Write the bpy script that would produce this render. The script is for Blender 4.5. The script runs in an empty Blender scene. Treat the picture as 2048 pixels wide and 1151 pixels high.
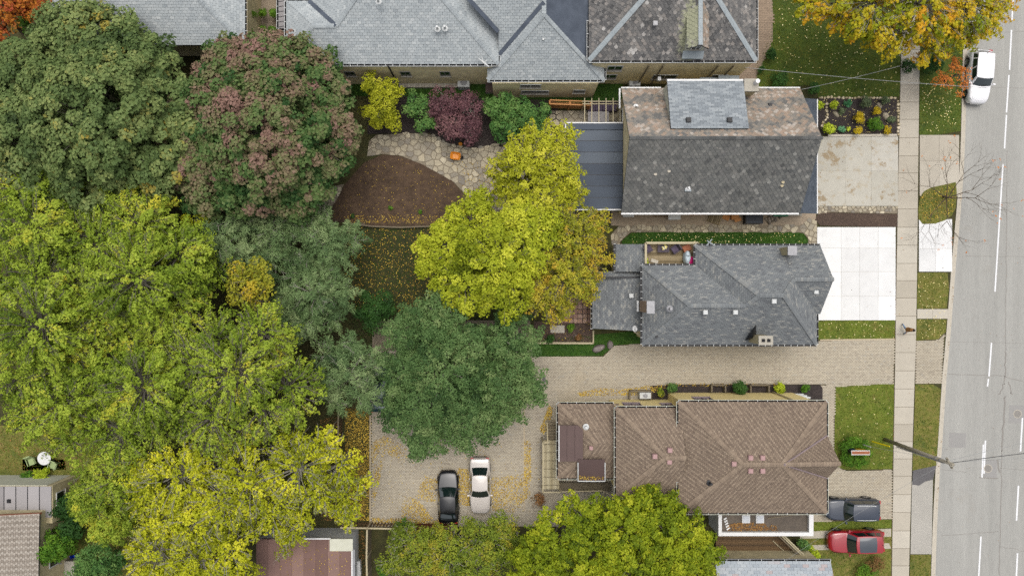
import bpy, math, random
import numpy as np
from mathutils import Vector

# ------------------------------------------------------------------ camera, sky, sun, exposure
H, S, CX, CY = 59.0, 23.0, 1024.0, 575.5          # camera height (m), photo pixels per metre on the ground, nadir pixel
scene = bpy.context.scene
D = bpy.data
COL = scene.collection

cam_d = D.cameras.new('camera'); cam = D.objects.new('camera', cam_d); COL.objects.link(cam)
cam.location = (0, 0, H); cam.rotation_euler = (0, 0, 0)
cam_d.sensor_width = 36; cam_d.lens = 36 * H / (2048 / S)
cam_d.clip_start = 0.5; cam_d.clip_end = 2000
scene.camera = cam

world = D.worlds.new('World'); scene.world = world; world.use_nodes = True
nt = world.node_tree; nt.nodes.clear()
sky = nt.nodes.new('ShaderNodeTexSky'); sky.sky_type = 'NISHITA'; sky.sun_disc = False
SUN_EL, SUN_AZ = math.radians(76), math.radians(20)   # azimuth clockwise from +Y
sky.sun_elevation = SUN_EL; sky.sun_rotation = SUN_AZ
sky.air_density = 1.0; sky.dust_density = 6.0; sky.ozone_density = 1.0
hsv = nt.nodes.new('ShaderNodeHueSaturation'); hsv.inputs['Saturation'].default_value = 0.35
bg = nt.nodes.new('ShaderNodeBackground'); bg.inputs['Strength'].default_value = 0.15
out = nt.nodes.new('ShaderNodeOutputWorld')
nt.links.new(sky.outputs[0], hsv.inputs['Color']); nt.links.new(hsv.outputs[0], bg.inputs[0]); nt.links.new(bg.outputs[0], out.inputs[0])

sun_d = D.lights.new('sun', 'SUN'); sun = D.objects.new('sun', sun_d); COL.objects.link(sun)
sun_d.energy = 1.0; sun_d.angle = math.radians(55); sun_d.color = (1.0, 0.965, 0.91)
sd = Vector((math.sin(SUN_AZ) * math.cos(SUN_EL), math.cos(SUN_AZ) * math.cos(SUN_EL), math.sin(SUN_EL)))
sun.rotation_euler = sd.to_track_quat('Z', 'Y').to_euler(); sun.location = (0, 0, 80)
vs = scene.view_settings
vs.view_transform = 'Standard'; vs.look = 'None'; vs.exposure = 0.42; vs.gamma = 1.0; vs.use_curve_mapping = False
scene.render.engine = 'CYCLES'
cy = scene.cycles
cy.max_bounces = 5; cy.diffuse_bounces = 3; cy.glossy_bounces = 2; cy.transmission_bounces = 2; cy.transparent_max_bounces = 4
cy.use_denoising = False
cy.caustics_reflective = False; cy.caustics_refractive = False

# ------------------------------------------------------------------ helpers
RNG = random.Random(7)
NP = np.random.default_rng(11)

def W(px, py, z=0.0):
    k = (H - z) / H / S
    return ((px - CX) * k, (CY - py) * k, z)
def W2(px, py, z=0.0):
    return W(px, py, z)[:2]
def poly(pts, z=0.0):
    return [W2(x, y, z) for x, y in pts]
def lin(c):
    return tuple(((v / 255) / 12.92 if v / 255 < .04045 else ((v / 255 + .055) / 1.055) ** 2.4) for v in c)

WO = {}
def reg(o, w):
    WO[o.name] = Vector(w)
def props(o, label=None, cat=None, group=None, kind=None):
    if label: o['label'] = label
    if cat: o['category'] = cat
    if group: o['group'] = group
    if kind: o['kind'] = kind
    return o
def thing(name, label, cat, loc, group=None, rotz=None):
    o = D.objects.new(name, None); COL.objects.link(o); o.location = loc; o.empty_display_size = .3
    if rotz is not None:
        o.rotation_euler = (0, 0, rotz); reg(o, (0, 0, 0))      # children are built in local coordinates
    else:
        reg(o, loc)
    return props(o, label, cat, group)
def link_mesh(me, name, mats, parent=None, origin=None):
    o = D.objects.new(name, me); COL.objects.link(o)
    for m in (mats if isinstance(mats, (list, tuple)) else [mats]): me.materials.append(m)
    if parent:
        o.parent = parent; reg(o, WO[parent.name])
    return o
def share(me, name, parent, wloc, rotz=0.0, scale=None):
    o = D.objects.new(name, me); COL.objects.link(o); o.parent = parent
    o.location = Vector(wloc) - WO[parent.name]; o.rotation_euler = (0, 0, rotz)
    if scale: o.scale = scale
    return o

class MB:
    def __init__(s): s.v = []; s.f = []; s.t = []; s.m = []
    def add(s, vs, fs, tone=.5, m=0):
        b = len(s.v); s.v.extend([tuple(p) for p in vs])
        for f in fs:
            s.f.append([i + b for i in f]); s.t.append(tone); s.m.append(m)
        return s
    def box(s, c, size, rot=0.0, tone=.5, m=0, tilt=None):
        # c = centre of the base, size = (x, y, z)
        hx, hy, hz = size[0] / 2, size[1] / 2, size[2]
        ca, sa = math.cos(rot), math.sin(rot); vs = []
        for z in (0, hz):
            for x, y in ((-hx, -hy), (hx, -hy), (hx, hy), (-hx, hy)):
                vs.append((c[0] + x * ca - y * sa, c[1] + x * sa + y * ca, c[2] + z))
        return s.add(vs, [(3, 2, 1, 0), (4, 5, 6, 7), (0, 1, 5, 4), (1, 2, 6, 5), (2, 3, 7, 6), (3, 0, 4, 7)], tone, m)
    def prism(s, pl, z0, z1, tone=.5, m=0, mside=None, inset=0.0):
        n = len(pl); a = sum(pl[i][0] * pl[(i + 1) % n][1] - pl[(i + 1) % n][0] * pl[i][1] for i in range(n))
        if a < 0: pl = pl[::-1]
        if inset:
            cx = sum(p[0] for p in pl) / n; cyy = sum(p[1] for p in pl) / n
            top = []
            for p in pl:
                d = math.hypot(p[0] - cx, p[1] - cyy) or 1
                top.append((p[0] - (p[0] - cx) / d * inset, p[1] - (p[1] - cyy) / d * inset))
        else: top = pl
        vs = [(x, y, z0) for x, y in pl] + [(x, y, z1) for x, y in top]
        s.add(vs, [list(range(n, 2 * n))], tone, m)
        b = len(s.v) - 2 * n
        for i in range(n):
            j = (i + 1) % n
            s.f.append([b + i, b + j, b + n + j, b + n + i]); s.t.append(tone); s.m.append(m if mside is None else mside)
        return s
    def sheet(s, pl, z, tone=.5, m=0):
        n = len(pl); a = sum(pl[i][0] * pl[(i + 1) % n][1] - pl[(i + 1) % n][0] * pl[i][1] for i in range(n))
        if a < 0: pl = pl[::-1]
        return s.add([(x, y, z) for x, y in pl], [list(range(n))], tone, m)
    def tube(s, pts, r, n=6, tone=.5, m=0, cap=True):
        pts = [Vector(p) for p in pts]; k = len(pts)
        rs = r if isinstance(r, (list, tuple)) else [r] * k
        b = len(s.v)
        for i, p in enumerate(pts):
            d = (pts[min(i + 1, k - 1)] - pts[max(i - 1, 0)])
            if d.length < 1e-6: d = Vector((0, 0, 1))
            d.normalize()
            a = d.cross(Vector((0, 0, 1)))
            if a.length < .05: a = d.cross(Vector((1, 0, 0)))
            a.normalize(); c = d.cross(a)
            for j in range(n):
                t = 2 * math.pi * j / n
                q = p + (a * math.cos(t) + c * math.sin(t)) * rs[i]
                s.v.append((q.x, q.y, q.z))
        for i in range(k - 1):
            for j in range(n):
                s.f.append([b + i * n + j, b + i * n + (j + 1) % n, b + (i + 1) * n + (j + 1) % n, b + (i + 1) * n + j]); s.t.append(tone); s.m.append(m)
        if cap:
            s.f.append([b + j for j in range(n)][::-1]); s.t.append(tone); s.m.append(m)
            s.f.append([b + (k - 1) * n + j for j in range(n)]); s.t.append(tone); s.m.append(m)
        return s
    def along(s, p, q, o0, o1, z0, z1, side=1, tone=.5, m=0):
        # bar between p and q, from o0 to o1 metres to its side, z0..z1 relative to p/q heights
        p = Vector(p); q = Vector(q); d = (q - p); n = Vector((d.y, -d.x, 0)); n.normalize(); n *= side
        vs = []
        for e in (p, q):
            for o, z in ((o0, z0), (o1, z0), (o1, z1), (o0, z1)):
                vs.append((e + n * o + Vector((0, 0, z))))
        return s.add(vs, [(0, 1, 2, 3), (7, 6, 5, 4), (0, 4, 5, 1), (1, 5, 6, 2), (2, 6, 7, 3), (3, 7, 4, 0)], tone, m)
    def cyl(s, c, r, h, n=12, tone=.5, m=0, r2=None):
        r2 = r if r2 is None else r2
        vs = [(c[0] + r * math.cos(2 * math.pi * i / n), c[1] + r * math.sin(2 * math.pi * i / n), c[2]) for i in range(n)]
        vs += [(c[0] + r2 * math.cos(2 * math.pi * i / n), c[1] + r2 * math.sin(2 * math.pi * i / n), c[2] + h) for i in range(n)]
        return s.add(vs, [list(range(n))[::-1], list(range(n, 2 * n))] + [(i, (i + 1) % n, n + (i + 1) % n, n + i) for i in range(n)], tone, m)
    def grid(s, fn, nu, nv, tone=.5, m=0):
        vs = [fn(i / nu, j / nv) for j in range(nv + 1) for i in range(nu + 1)]
        return s.add(vs, [(j * (nu + 1) + i, j * (nu + 1) + i + 1, (j + 1) * (nu + 1) + i + 1, (j + 1) * (nu + 1) + i) for j in range(nv) for i in range(nu)], tone, m)
    def mesh(s, name, origin=(0, 0, 0), smooth=False):
        me = D.meshes.new(name); ox, oy, oz = origin
        me.from_pydata([(x - ox, y - oy, z - oz) for x, y, z in s.v], [], s.f)
        a = me.attributes.new('tone', 'FLOAT', 'FACE'); a.data.foreach_set('value', s.t)
        me.polygons.foreach_set('material_index', s.m)
        if smooth: me.polygons.foreach_set('use_smooth', [True] * len(s.f))
        me.update(); return me
    def build(s, name, mats, parent=None, smooth=False, kind=None, label=None, cat=None, group=None):
        if parent:
            o = link_mesh(s.mesh(name, WO[parent.name], smooth), name, mats, parent)
        else:
            xs = [p[0] for p in s.v]; ys = [p[1] for p in s.v]; zs = [p[2] for p in s.v]
            org = ((min(xs) + max(xs)) / 2, (min(ys) + max(ys)) / 2, min(zs))
            o = link_mesh(s.mesh(name, org, smooth), name, mats); o.location = org; reg(o, org)
        return props(o, label, cat, group, kind)

def np_quads(name, V, tone, mats, parent=None, kind=None, label=None, cat=None, origin=None):
    """V: (N,4,3) array of quads"""
    n = len(V); org = WO[parent.name] if parent else Vector(origin or (float(V[..., 0].mean()), float(V[..., 1].mean()), float(V[..., 2].min())))
    me = D.meshes.new(name)
    me.vertices.add(n * 4); me.vertices.foreach_set('co', (V.reshape(-1, 3) - np.array(org)).astype(np.float32).ravel())
    me.loops.add(n * 4); me.loops.foreach_set('vertex_index', np.arange(n * 4, dtype=np.int32))
    me.polygons.add(n); me.polygons.foreach_set('loop_start', np.arange(0, n * 4, 4, dtype=np.int32))
    me.update(calc_edges=True)
    a = me.attributes.new('tone', 'FLOAT', 'FACE'); a.data.foreach_set('value', np.clip(tone, 0, 1).astype(np.float32))
    o = link_mesh(me, name, mats, parent)
    if not parent: o.location = org; reg(o, org)
    return props(o, label, cat, None, kind)

def pip(P, pl):
    x, y = P[:, 0], P[:, 1]; ins = np.zeros(len(P), bool); n = len(pl)
    for i in range(n):
        x1, y1 = pl[i]; x2, y2 = pl[(i + 1) % n]
        c = ((y1 > y) != (y2 > y)) & (x < (x2 - x1) * (y - y1) / ((y2 - y1) if y2 != y1 else 1e-9) + x1)
        ins ^= c
    return ins

# ------------------------------------------------------------------ materials
KA = 1 / 1.55      # photo brightness of a level surface -> base colour
def col(c, k=KA):
    return tuple(min(.85, v * k) for v in lin(c)) + (1,)
def mat(name, cols, src='noise', scale=3.0, rough=.85, bump=.0, bscale=40.0, mottle=.0, mscale=.4, spec=.3, metal=.0, coat=.0,
        k=KA, trans=.0, stretch=None, spots=None, blotch=None):
    m = D.materials.new(name); m.use_nodes = True; t = m.node_tree; N = t.nodes; L = t.links
    b = N['Principled BSDF']; o = N['Material Output']
    b.inputs['Roughness'].default_value = rough; b.inputs['Metallic'].default_value = metal
    b.inputs['Specular IOR Level'].default_value = spec; b.inputs['Coat Weight'].default_value = coat
    b.inputs['Coat Roughness'].default_value = .04
    tc = N.new('ShaderNodeTexCoord'); vec = tc.outputs['Object']
    geo = N.new('ShaderNodeNewGeometry')
    pos = geo.outputs['Position']
    if stretch:
        mp = N.new('ShaderNodeMapping'); mp.inputs['Scale'].default_value = stretch; L.new(pos, mp.inputs['Vector']); pos_s = mp.outputs[0]
    else: pos_s = pos
    cr = N.new('ShaderNodeValToRGB'); e = cr.color_ramp.elements
    n = len(cols)
    while len(e) < n: e.new(.5)
    for i, c in enumerate(cols):
        if len(c) == 4: e[i].position = c[3]
        else: e[i].position = i / max(1, n - 1)
        e[i].color = col(c[:3], k)
    if src == 'tone':
        a = N.new('ShaderNodeAttribute'); a.attribute_name = 'tone'; L.new(a.outputs['Fac'], cr.inputs[0])
    else:
        nz = N.new('ShaderNodeTexNoise'); nz.inputs['Scale'].default_value = scale; nz.inputs['Detail'].default_value = 5; nz.inputs['Roughness'].default_value = .65
        L.new(pos_s, nz.inputs['Vector'])
        mr = N.new('ShaderNodeMapRange'); mr.inputs['From Min'].default_value = .28; mr.inputs['From Max'].default_value = .72
        L.new(nz.outputs['Fac'], mr.inputs['Value']); L.new(mr.outputs[0], cr.inputs[0])
    c = cr.outputs[0]
    if mottle:
        n2 = N.new('ShaderNodeTexNoise'); n2.inputs['Scale'].default_value = mscale; n2.inputs['Detail'].default_value = 6; n2.inputs['Roughness'].default_value = .6
        L.new(pos_s, n2.inputs['Vector'])
        m2 = N.new('ShaderNodeMapRange'); m2.inputs['From Min'].default_value = .3; m2.inputs['From Max'].default_value = .7
        m2.inputs['To Min'].default_value = 1 - mottle; m2.inputs['To Max'].default_value = 1 + mottle
        L.new(n2.outputs['Fac'], m2.inputs['Value'])
        vm = N.new('ShaderNodeVectorMath'); vm.operation = 'SCALE'; L.new(c, vm.inputs[0]); L.new(m2.outputs[0], vm.inputs['Scale']); c = vm.outputs[0]
    for sp in (spots or []):     # (colour, scale, threshold, softness): stains with a shape of their own
        n3 = N.new('ShaderNodeTexNoise'); n3.inputs['Scale'].default_value = sp[1]; n3.inputs['Detail'].default_value = 7; n3.inputs['Roughness'].default_value = .7
        ad = N.new('ShaderNodeVectorMath'); ad.operation = 'ADD'; ad.inputs[1].default_value = (sp[1] * 3.1, 7.7, 1.3)
        L.new(pos, ad.inputs[0]); L.new(ad.outputs[0], n3.inputs['Vector'])
        m3 = N.new('ShaderNodeMapRange'); m3.inputs['From Min'].default_value = sp[2]; m3.inputs['From Max'].default_value = sp[2] + sp[3]
        m3.inputs['To Max'].default_value = sp[4] if len(sp) > 4 else .8
        L.new(n3.outputs['Fac'], m3.inputs['Value'])
        mx = N.new('ShaderNodeMix'); mx.data_type = 'RGBA'; L.new(m3.outputs[0], mx.inputs[0]); L.new(c, mx.inputs[6]); mx.inputs[7].default_value = col(sp[0], k); c = mx.outputs[2]
    if blotch:       # one lichen patch with a ragged edge: (colour, centre, radii)
        sb = N.new('ShaderNodeVectorMath'); sb.operation = 'SUBTRACT'; sb.inputs[1].default_value = (*blotch[1], 0); L.new(pos, sb.inputs[0])
        dv = N.new('ShaderNodeVectorMath'); dv.operation = 'MULTIPLY'; dv.inputs[1].default_value = (1 / blotch[2][0], 1 / blotch[2][1], 0); L.new(sb.outputs[0], dv.inputs[0])
        ln = N.new('ShaderNodeVectorMath'); ln.operation = 'LENGTH'; L.new(dv.outputs[0], ln.inputs[0])
        n5 = N.new('ShaderNodeTexNoise'); n5.inputs['Scale'].default_value = 4.0; n5.inputs['Detail'].default_value = 6; L.new(pos, n5.inputs['Vector'])
        m5 = N.new('ShaderNodeMath'); m5.operation = 'MULTIPLY_ADD'; m5.inputs[1].default_value = 2.6; L.new(n5.outputs['Fac'], m5.inputs[0]); L.new(ln.outputs['Value'], m5.inputs[2])
        r5 = N.new('ShaderNodeMapRange'); r5.inputs['From Min'].default_value = 2.35; r5.inputs['From Max'].default_value = 1.9; r5.inputs['To Max'].default_value = .85; L.new(m5.outputs[0], r5.inputs['Value'])
        mx = N.new('ShaderNodeMix'); mx.data_type = 'RGBA'; L.new(r5.outputs[0], mx.inputs[0]); L.new(c, mx.inputs[6]); mx.inputs[7].default_value = col(blotch[0], k); c = mx.outputs[2]
    L.new(c, b.inputs['Base Color'])
    if bump:
        n4 = N.new('ShaderNodeTexNoise'); n4.inputs['Scale'].default_value = bscale; n4.inputs['Detail'].default_value = 4
        L.new(pos, n4.inputs['Vector'])
        bp = N.new('ShaderNodeBump'); bp.inputs['Strength'].default_value = bump; bp.inputs['Distance'].default_value = .05
        L.new(n4.outputs['Fac'], bp.inputs['Height']); L.new(bp.outputs[0], b.inputs['Normal'])
    if trans:
        tr = N.new('ShaderNodeBsdfTranslucent'); L.new(c, tr.inputs['Color'])
        ms = N.new('ShaderNodeMixShader'); ms.inputs[0].default_value = trans
        L.new(b.outputs[0], ms.inputs[1]); L.new(tr.outputs[0], ms.inputs[2]); L.new(ms.outputs[0], o.inputs['Surface'])
    return m

def brick_mat(name, c1, c2, mortar, scale=1.0):
    m = D.materials.new(name); m.use_nodes = True; t = m.node_tree; N = t.nodes; L = t.links; b = N['Principled BSDF']
    g = N.new('ShaderNodeNewGeometry'); sx = N.new('ShaderNodeSeparateXYZ'); L.new(g.outputs['Position'], sx.inputs[0])
    ad = N.new('ShaderNodeMath'); ad.operation = 'ADD'; L.new(sx.outputs[0], ad.inputs[0]); L.new(sx.outputs[1], ad.inputs[1])
    cb = N.new('ShaderNodeCombineXYZ'); L.new(ad.outputs[0], cb.inputs[0]); L.new(sx.outputs[2], cb.inputs[1])
    br = N.new('ShaderNodeTexBrick'); L.new(cb.outputs[0], br.inputs['Vector'])
    br.inputs['Scale'].default_value = scale; br.inputs['Brick Width'].default_value = .24; br.inputs['Row Height'].default_value = .085; br.inputs['Mortar Size'].default_value = .008
    br.inputs['Color1'].default_value = col(c1, .95); br.inputs['Color2'].default_value = col(c2, .95); br.inputs['Mortar'].default_value = col(mortar, .95)
    nz = N.new('ShaderNodeTexNoise'); nz.inputs['Scale'].default_value = 1.3; nz.inputs['Detail'].default_value = 5
    L.new(g.outputs['Position'], nz.inputs['Vector'])
    mr = N.new('ShaderNodeMapRange'); mr.inputs['To Min'].default_value = .6; mr.inputs['To Max'].default_value = 1.4; L.new(nz.outputs['Fac'], mr.inputs['Value'])
    vm = N.new('ShaderNodeVectorMath'); vm.operation = 'SCALE'; L.new(br.outputs['Color'], vm.inputs[0]); L.new(mr.outputs[0], vm.inputs['Scale'])
    L.new(vm.outputs[0], b.inputs['Base Color']); b.inputs['Roughness'].default_value = .9; b.inputs['Specular IOR Level'].default_value = .15
    return m

M = {}
M['ground'] = mat('undergrowth', [(52, 48, 26), (66, 66, 30), (80, 70, 38)], scale=1.5, bump=.5, bscale=14, mottle=.25)
M['lawn'] = mat('lawn', [(83, 97, 24), (103, 117, 34), (123, 123, 54)], scale=2.2, bump=.5, bscale=22, mottle=.22, mscale=.5, spots=[((140, 116, 70), .8, .56, .14, .6), ((64, 90, 26), .9, .55, .1, .5)])
M['lawn_dry'] = mat('dry_lawn', [(98, 100, 36), (118, 118, 52), (140, 120, 70)], scale=2.6, bump=.5, bscale=22, mottle=.2, spots=[((78, 96, 36), 1.1, .53, .1, .7), ((152, 112, 78), 1.0, .62, .1, .7)])
M['lawn_dark'] = mat('dark_green_lawn', [(57, 78, 20), (77, 94, 26), (93, 100, 36)], scale=1.8, bump=.5, bscale=22, mottle=.25, mscale=.5)  # lawn variant in a darker green
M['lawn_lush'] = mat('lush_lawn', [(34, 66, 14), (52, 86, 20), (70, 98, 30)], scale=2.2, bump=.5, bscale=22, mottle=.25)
M['blade'] = mat('grass_blade', [(43, 69, 14), (85, 105, 28), (117, 123, 46), (139, 125, 62)], src='tone', rough=.9, spec=.1)
M['blade_lush'] = mat('lush_grass_blade', [(24, 54, 10), (52, 92, 22), (82, 108, 34)], src='tone', rough=.9, spec=.1)
M['lawn_shade'] = mat('tree_shaded_ground', [(44, 46, 20), (58, 60, 26), (74, 66, 34)], scale=2.0, bump=.5, bscale=20, mottle=.2)  # back lawn ground, tree shade painted into its dark colour
M['soil'] = mat('soil', [(66, 50, 38), (84, 66, 50), (102, 82, 62)], scale=2.0, bump=.5, bscale=18, mottle=.22, mscale=.6)
M['mulch'] = mat('mulch', [(60, 48, 42), (88, 72, 62), (120, 100, 84)], scale=16, bump=.8, bscale=30, mottle=.2)
M['mulch_dark'] = mat('dark_mulch', [(44, 38, 36), (62, 54, 52), (84, 74, 68)], scale=14, bump=.8, bscale=30, mottle=.2)
M['road'] = mat('worn_asphalt', [(158, 157, 152), (168, 167, 161), (178, 177, 171)], scale=30, rough=.9, bump=.15, bscale=60, mottle=.1, mscale=.8, stretch=(1.0, .05, 1), spec=.2,
                spots=[((158, 150, 138), .35, .58, .2, .4), ((150, 146, 140), 3.5, .66, .1, .4)])
M['patch'] = mat('road_patch', [(152, 150, 147), (166, 164, 160)], scale=26, rough=.9, bump=.15)
M['asphalt'] = mat('fresh_asphalt', [(92, 90, 92), (118, 116, 116)], scale=22, rough=.9, bump=.3, bscale=50, mottle=.1)
M['gravelly'] = mat('gravel_concrete', [(168, 164, 156), (190, 186, 176)], scale=20, rough=.95, bump=.3, bscale=60, mottle=.06)
M['tar'] = mat('tar', [(134, 130, 124), (154, 149, 142)], scale=8, rough=.7)
M['paint_road'] = mat('road_paint', [(226, 228, 230), (250, 250, 250)], scale=12, rough=.7, mottle=.04, mscale=3, spots=[((190, 188, 184), 5, .6, .15, .7)])
M['slab'] = mat('sidewalk_concrete', [(183, 175, 159), (192, 184, 168), (201, 194, 179)], src='tone', bump=.12, bscale=50, mottle=.05, mscale=1.2, spots=[((170, 160, 140), 1.6, .62, .15, .5)])
M['kerb'] = mat('kerb_concrete', [(190, 182, 166), (206, 198, 182)], scale=5, bump=.15, bscale=40, mottle=.05, mscale=2)
M['white_conc'] = mat('fresh_concrete', [(228, 228, 226), (238, 238, 236), (246, 246, 244)], src='tone', bump=.05, mottle=.05, mscale=.9, spots=[((206, 206, 204), 1.3, .58, .14, .7), ((150, 150, 150), 6, .70, .04, .7)])
M['old_conc'] = mat('old_concrete', [(186, 182, 169), (193, 189, 176), (199, 195, 184)], src='tone', bump=.12, mottle=.06, mscale=1.5, spots=[((150, 126, 88), .55, .58, .05, .75), ((176, 160, 130), 1.6, .54, .12, .7), ((112, 96, 74), 2.2, .70, .04, .6)])
M['yard_conc'] = mat('side_yard_concrete', [(158, 142, 122), (176, 160, 138)], scale=1.4, bump=.15, mottle=.1, mscale=1.3, spots=[((120, 104, 88), 1.2, .6, .15, .6)])
M['paver'] = mat('paver', [(171, 161, 144), (185, 175, 156), (197, 187, 166), (183, 177, 163)], src='tone', bump=.1, mottle=.1, mscale=.35, stretch=(.25, 1.0, 1), spots=[((196, 178, 146), .25, .6, .15, .4)])
M['joint'] = mat('paver_joint', [(126, 116, 100), (148, 136, 116)], scale=6)
M['paver_edge'] = mat('paver_edge', [(184, 168, 142), (198, 184, 156)], src='tone', bump=.1)
M['brown_tile'] = mat('patio_tile', [(150, 118, 104), (172, 138, 122), (188, 158, 140)], src='tone', bump=.1, mottle=.12, mscale=2)
M['walk_brick'] = mat('front_walk_brick', [(148, 128, 110), (164, 144, 124), (174, 152, 130)], src='tone', bump=.1)
M['stone'] = mat('flagstone', [(140, 133, 122), (164, 155, 136), (184, 173, 148), (202, 191, 166)], src='tone', bump=.3, bscale=14, mottle=.14, mscale=2.2)
M['stone_pale'] = mat('edging_stone', [(186, 170, 136), (208, 192, 158), (226, 212, 184)], src='tone', bump=.3, bscale=14, mottle=.1, mscale=3)
M['boulder'] = mat('boulder', [(104, 96, 94), (140, 130, 126), (170, 160, 152)], scale=2.6, bump=.4, bscale=9)
M['rubble'] = mat('rubble', [(104, 96, 88), (140, 130, 118), (170, 160, 148)], src='tone', bump=.4, bscale=9)
M['brick'] = brick_mat('buff_brick', (226, 212, 170), (208, 192, 148), (216, 204, 172))
M['brick_g'] = brick_mat('grey_buff_brick', (190, 178, 142), (170, 158, 124), (186, 176, 146))
M['stucco'] = mat('cream_stucco', [(222, 204, 144), (232, 214, 156)], k=.85, scale=2, mottle=.06, mscale=.8, bump=.1)
M['siding'] = mat('pale_siding', [(206, 206, 186), (220, 220, 202)], scale=2, mottle=.06)
M['sh_light'] = mat('pale_grey_shingle', [(156, 163, 166), (170, 177, 179), (180, 186, 187), (192, 197, 197)], src='tone', rough=.9, bump=.15, bscale=60, mottle=.06, mscale=.7, spec=.25)
M['sh_dormer'] = mat('mid_grey_shingle', [(128, 135, 140), (142, 149, 154), (152, 159, 163), (164, 170, 173)], src='tone', rough=.9, bump=.15, bscale=60, mottle=.05, spec=.25)
M['sh_grey'] = mat('charcoal_shingle', [(108, 111, 114), (121, 125, 127), (130, 134, 135), (156, 156, 151)], src='tone', rough=.9, bump=.2, bscale=60, mottle=.05, mscale=.5, spec=.3)
M['sh_brown'] = mat('brown_shingle', [(117, 102, 89), (130, 114, 99), (149, 132, 114), (161, 144, 125)], src='tone', rough=.9, bump=.2, bscale=60, mottle=.07, mscale=.4, spec=.25, spots=[((98, 84, 78), .5, .6, .2, .4)])
M['sh_tan'] = mat('tan_shingle', [(140, 130, 118), (168, 158, 146), (182, 174, 162)], src='tone', rough=.9, bump=.2, mottle=.05)
M['sh_blue'] = mat('blue_grey_shingle', [(150, 158, 166), (170, 178, 184), (182, 188, 192), (182, 168, 166)], src='tone', rough=.9, bump=.2, mottle=.06)
M['sh_porch'] = mat('dark_porch_shingle', [(66, 74, 84), (82, 90, 100), (92, 100, 110)], src='tone', rough=.9, bump=.2)
M['slate'] = mat('old_slate', [(77, 78, 77), (97, 98, 96), (111, 111, 107), (127, 126, 121), (167, 166, 159)], src='tone', rough=.75, bump=.25, bscale=30, mottle=.16, mscale=.6, spec=.35,
                 spots=[((160, 154, 146), 2.6, .60, .06, .6), ((142, 138, 134), .7, .56, .16, .5)])
M['slate_orange'] = mat('weathered_slate', [(112, 111, 108), (134, 130, 123), (150, 140, 127), (164, 143, 125), (184, 175, 164)], src='tone', rough=.8, bump=.25, bscale=30, mottle=.14, mscale=.5, spec=.3)
M['slate_lichen'] = mat('lichened_slate', [(84, 84, 84), (104, 103, 102), (122, 120, 117), (144, 138, 132), (190, 187, 182)], src='tone', rough=.8, bump=.3, bscale=30, mottle=.15, mscale=.6, spec=.3,
                 spots=[((194, 191, 184), 4.5, .60, .05, .75)],
                 blotch=((178, 180, 148), (13.6, 19.9), (.75, 2.3)))
M['lead'] = mat('lead_flashing', [(150, 160, 164), (176, 184, 186)], scale=3, rough=.6, spec=.4)
M['deck_roof'] = mat('roof_decking', [(70, 68, 66), (82, 80, 78)], scale=4)
M['membrane'] = mat('roof_membrane', [(78, 86, 98), (90, 99, 111), (100, 108, 118)], src='tone', rough=.8, bump=.08, mottle=.1, mscale=.8, stretch=(.5, 1, 1), spec=.3)
M['flat_dark'] = mat('dark_flat_roof', [(76, 84, 96), (92, 100, 112)], scale=1.0, rough=.85, bump=.1, mottle=.1, mscale=.5)
M['brown_metal'] = mat('brown_sheet', [(94, 76, 74), (104, 86, 82), (112, 92, 88)], src='tone', rough=.7, mottle=.08, mscale=.8)
M['brown_roof'] = mat('brown_roll_roof', [(118, 92, 84), (132, 104, 96), (142, 114, 104)], src='tone', rough=.85, mottle=.12, mscale=.6)
M['grey_sheet'] = mat('grey_sheet', [(150, 146, 146), (164, 160, 160), (172, 168, 168)], src='tone', rough=.7, mottle=.05)
M['gravel_roof'] = mat('dirty_flat_roof', [(92, 84, 76), (112, 102, 90)], scale=3, bump=.2, mottle=.2, mscale=.7, spots=[((70, 56, 40), .8, .58, .15, .7)])
M['white'] = mat('white_trim', [(228, 228, 226), (242, 242, 240)], scale=3, rough=.5)
M['offwhite'] = mat('offwhite', [(206, 208, 206), (220, 222, 220)], scale=3, rough=.6)
M['black'] = mat('black_trim', [(30, 31, 34), (44, 45, 48)], scale=3, rough=.5)
M['dark'] = mat('dark_recess', [(26, 26, 27), (36, 36, 36)], scale=3)
M['grey_metal'] = mat('grey_metal', [(140, 140, 142), (164, 164, 166)], scale=4, rough=.45, metal=.3)
M['glass'] = mat('window_glass', [(18, 26, 28), (28, 38, 40)], scale=.5, rough=.06, spec=.6, coat=.6)
M['pink_vent'] = mat('pink_vent', [(172, 136, 134), (186, 152, 148)], scale=5, rough=.6)
M['pale_brick'] = mat('pale_chimney', [(182, 170, 132), (200, 188, 150)], scale=6, bump=.2)
M['tan_brick'] = mat('tan_brick', [(168, 142, 118), (186, 160, 134)], scale=6, bump=.2)
M['conc'] = mat('concrete_cap', [(170, 164, 150), (190, 184, 170)], scale=6, bump=.2)
M['cedar'] = mat('cedar_board', [(176, 118, 70), (196, 138, 84), (206, 152, 98)], src='tone', rough=.8, bump=.2, stretch=(1, 6, 1))
M['wood_grey'] = mat('weathered_wood', [(112, 102, 84), (134, 122, 100), (152, 140, 116)], src='tone', rough=.85, bump=.2, mottle=.1, mscale=3)
M['wood_pale'] = mat('pale_wood', [(176, 164, 130), (190, 178, 146), (204, 194, 162)], src='tone', rough=.85, bump=.1, mottle=.06)
M['wood_deck'] = mat('deck_wood', [(118, 104, 76), (144, 128, 98), (164, 148, 116)], src='tone', rough=.85, bump=.2, mottle=.12, mscale=2)
M['fence'] = mat('brown_fence', [(92, 74, 54), (118, 94, 66), (140, 112, 78)], src='tone', rough=.85, bump=.2)
M['rust_fence'] = mat('rusty_fence', [(92, 54, 36), (122, 70, 44)], src='tone', rough=.85, bump=.2)
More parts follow.
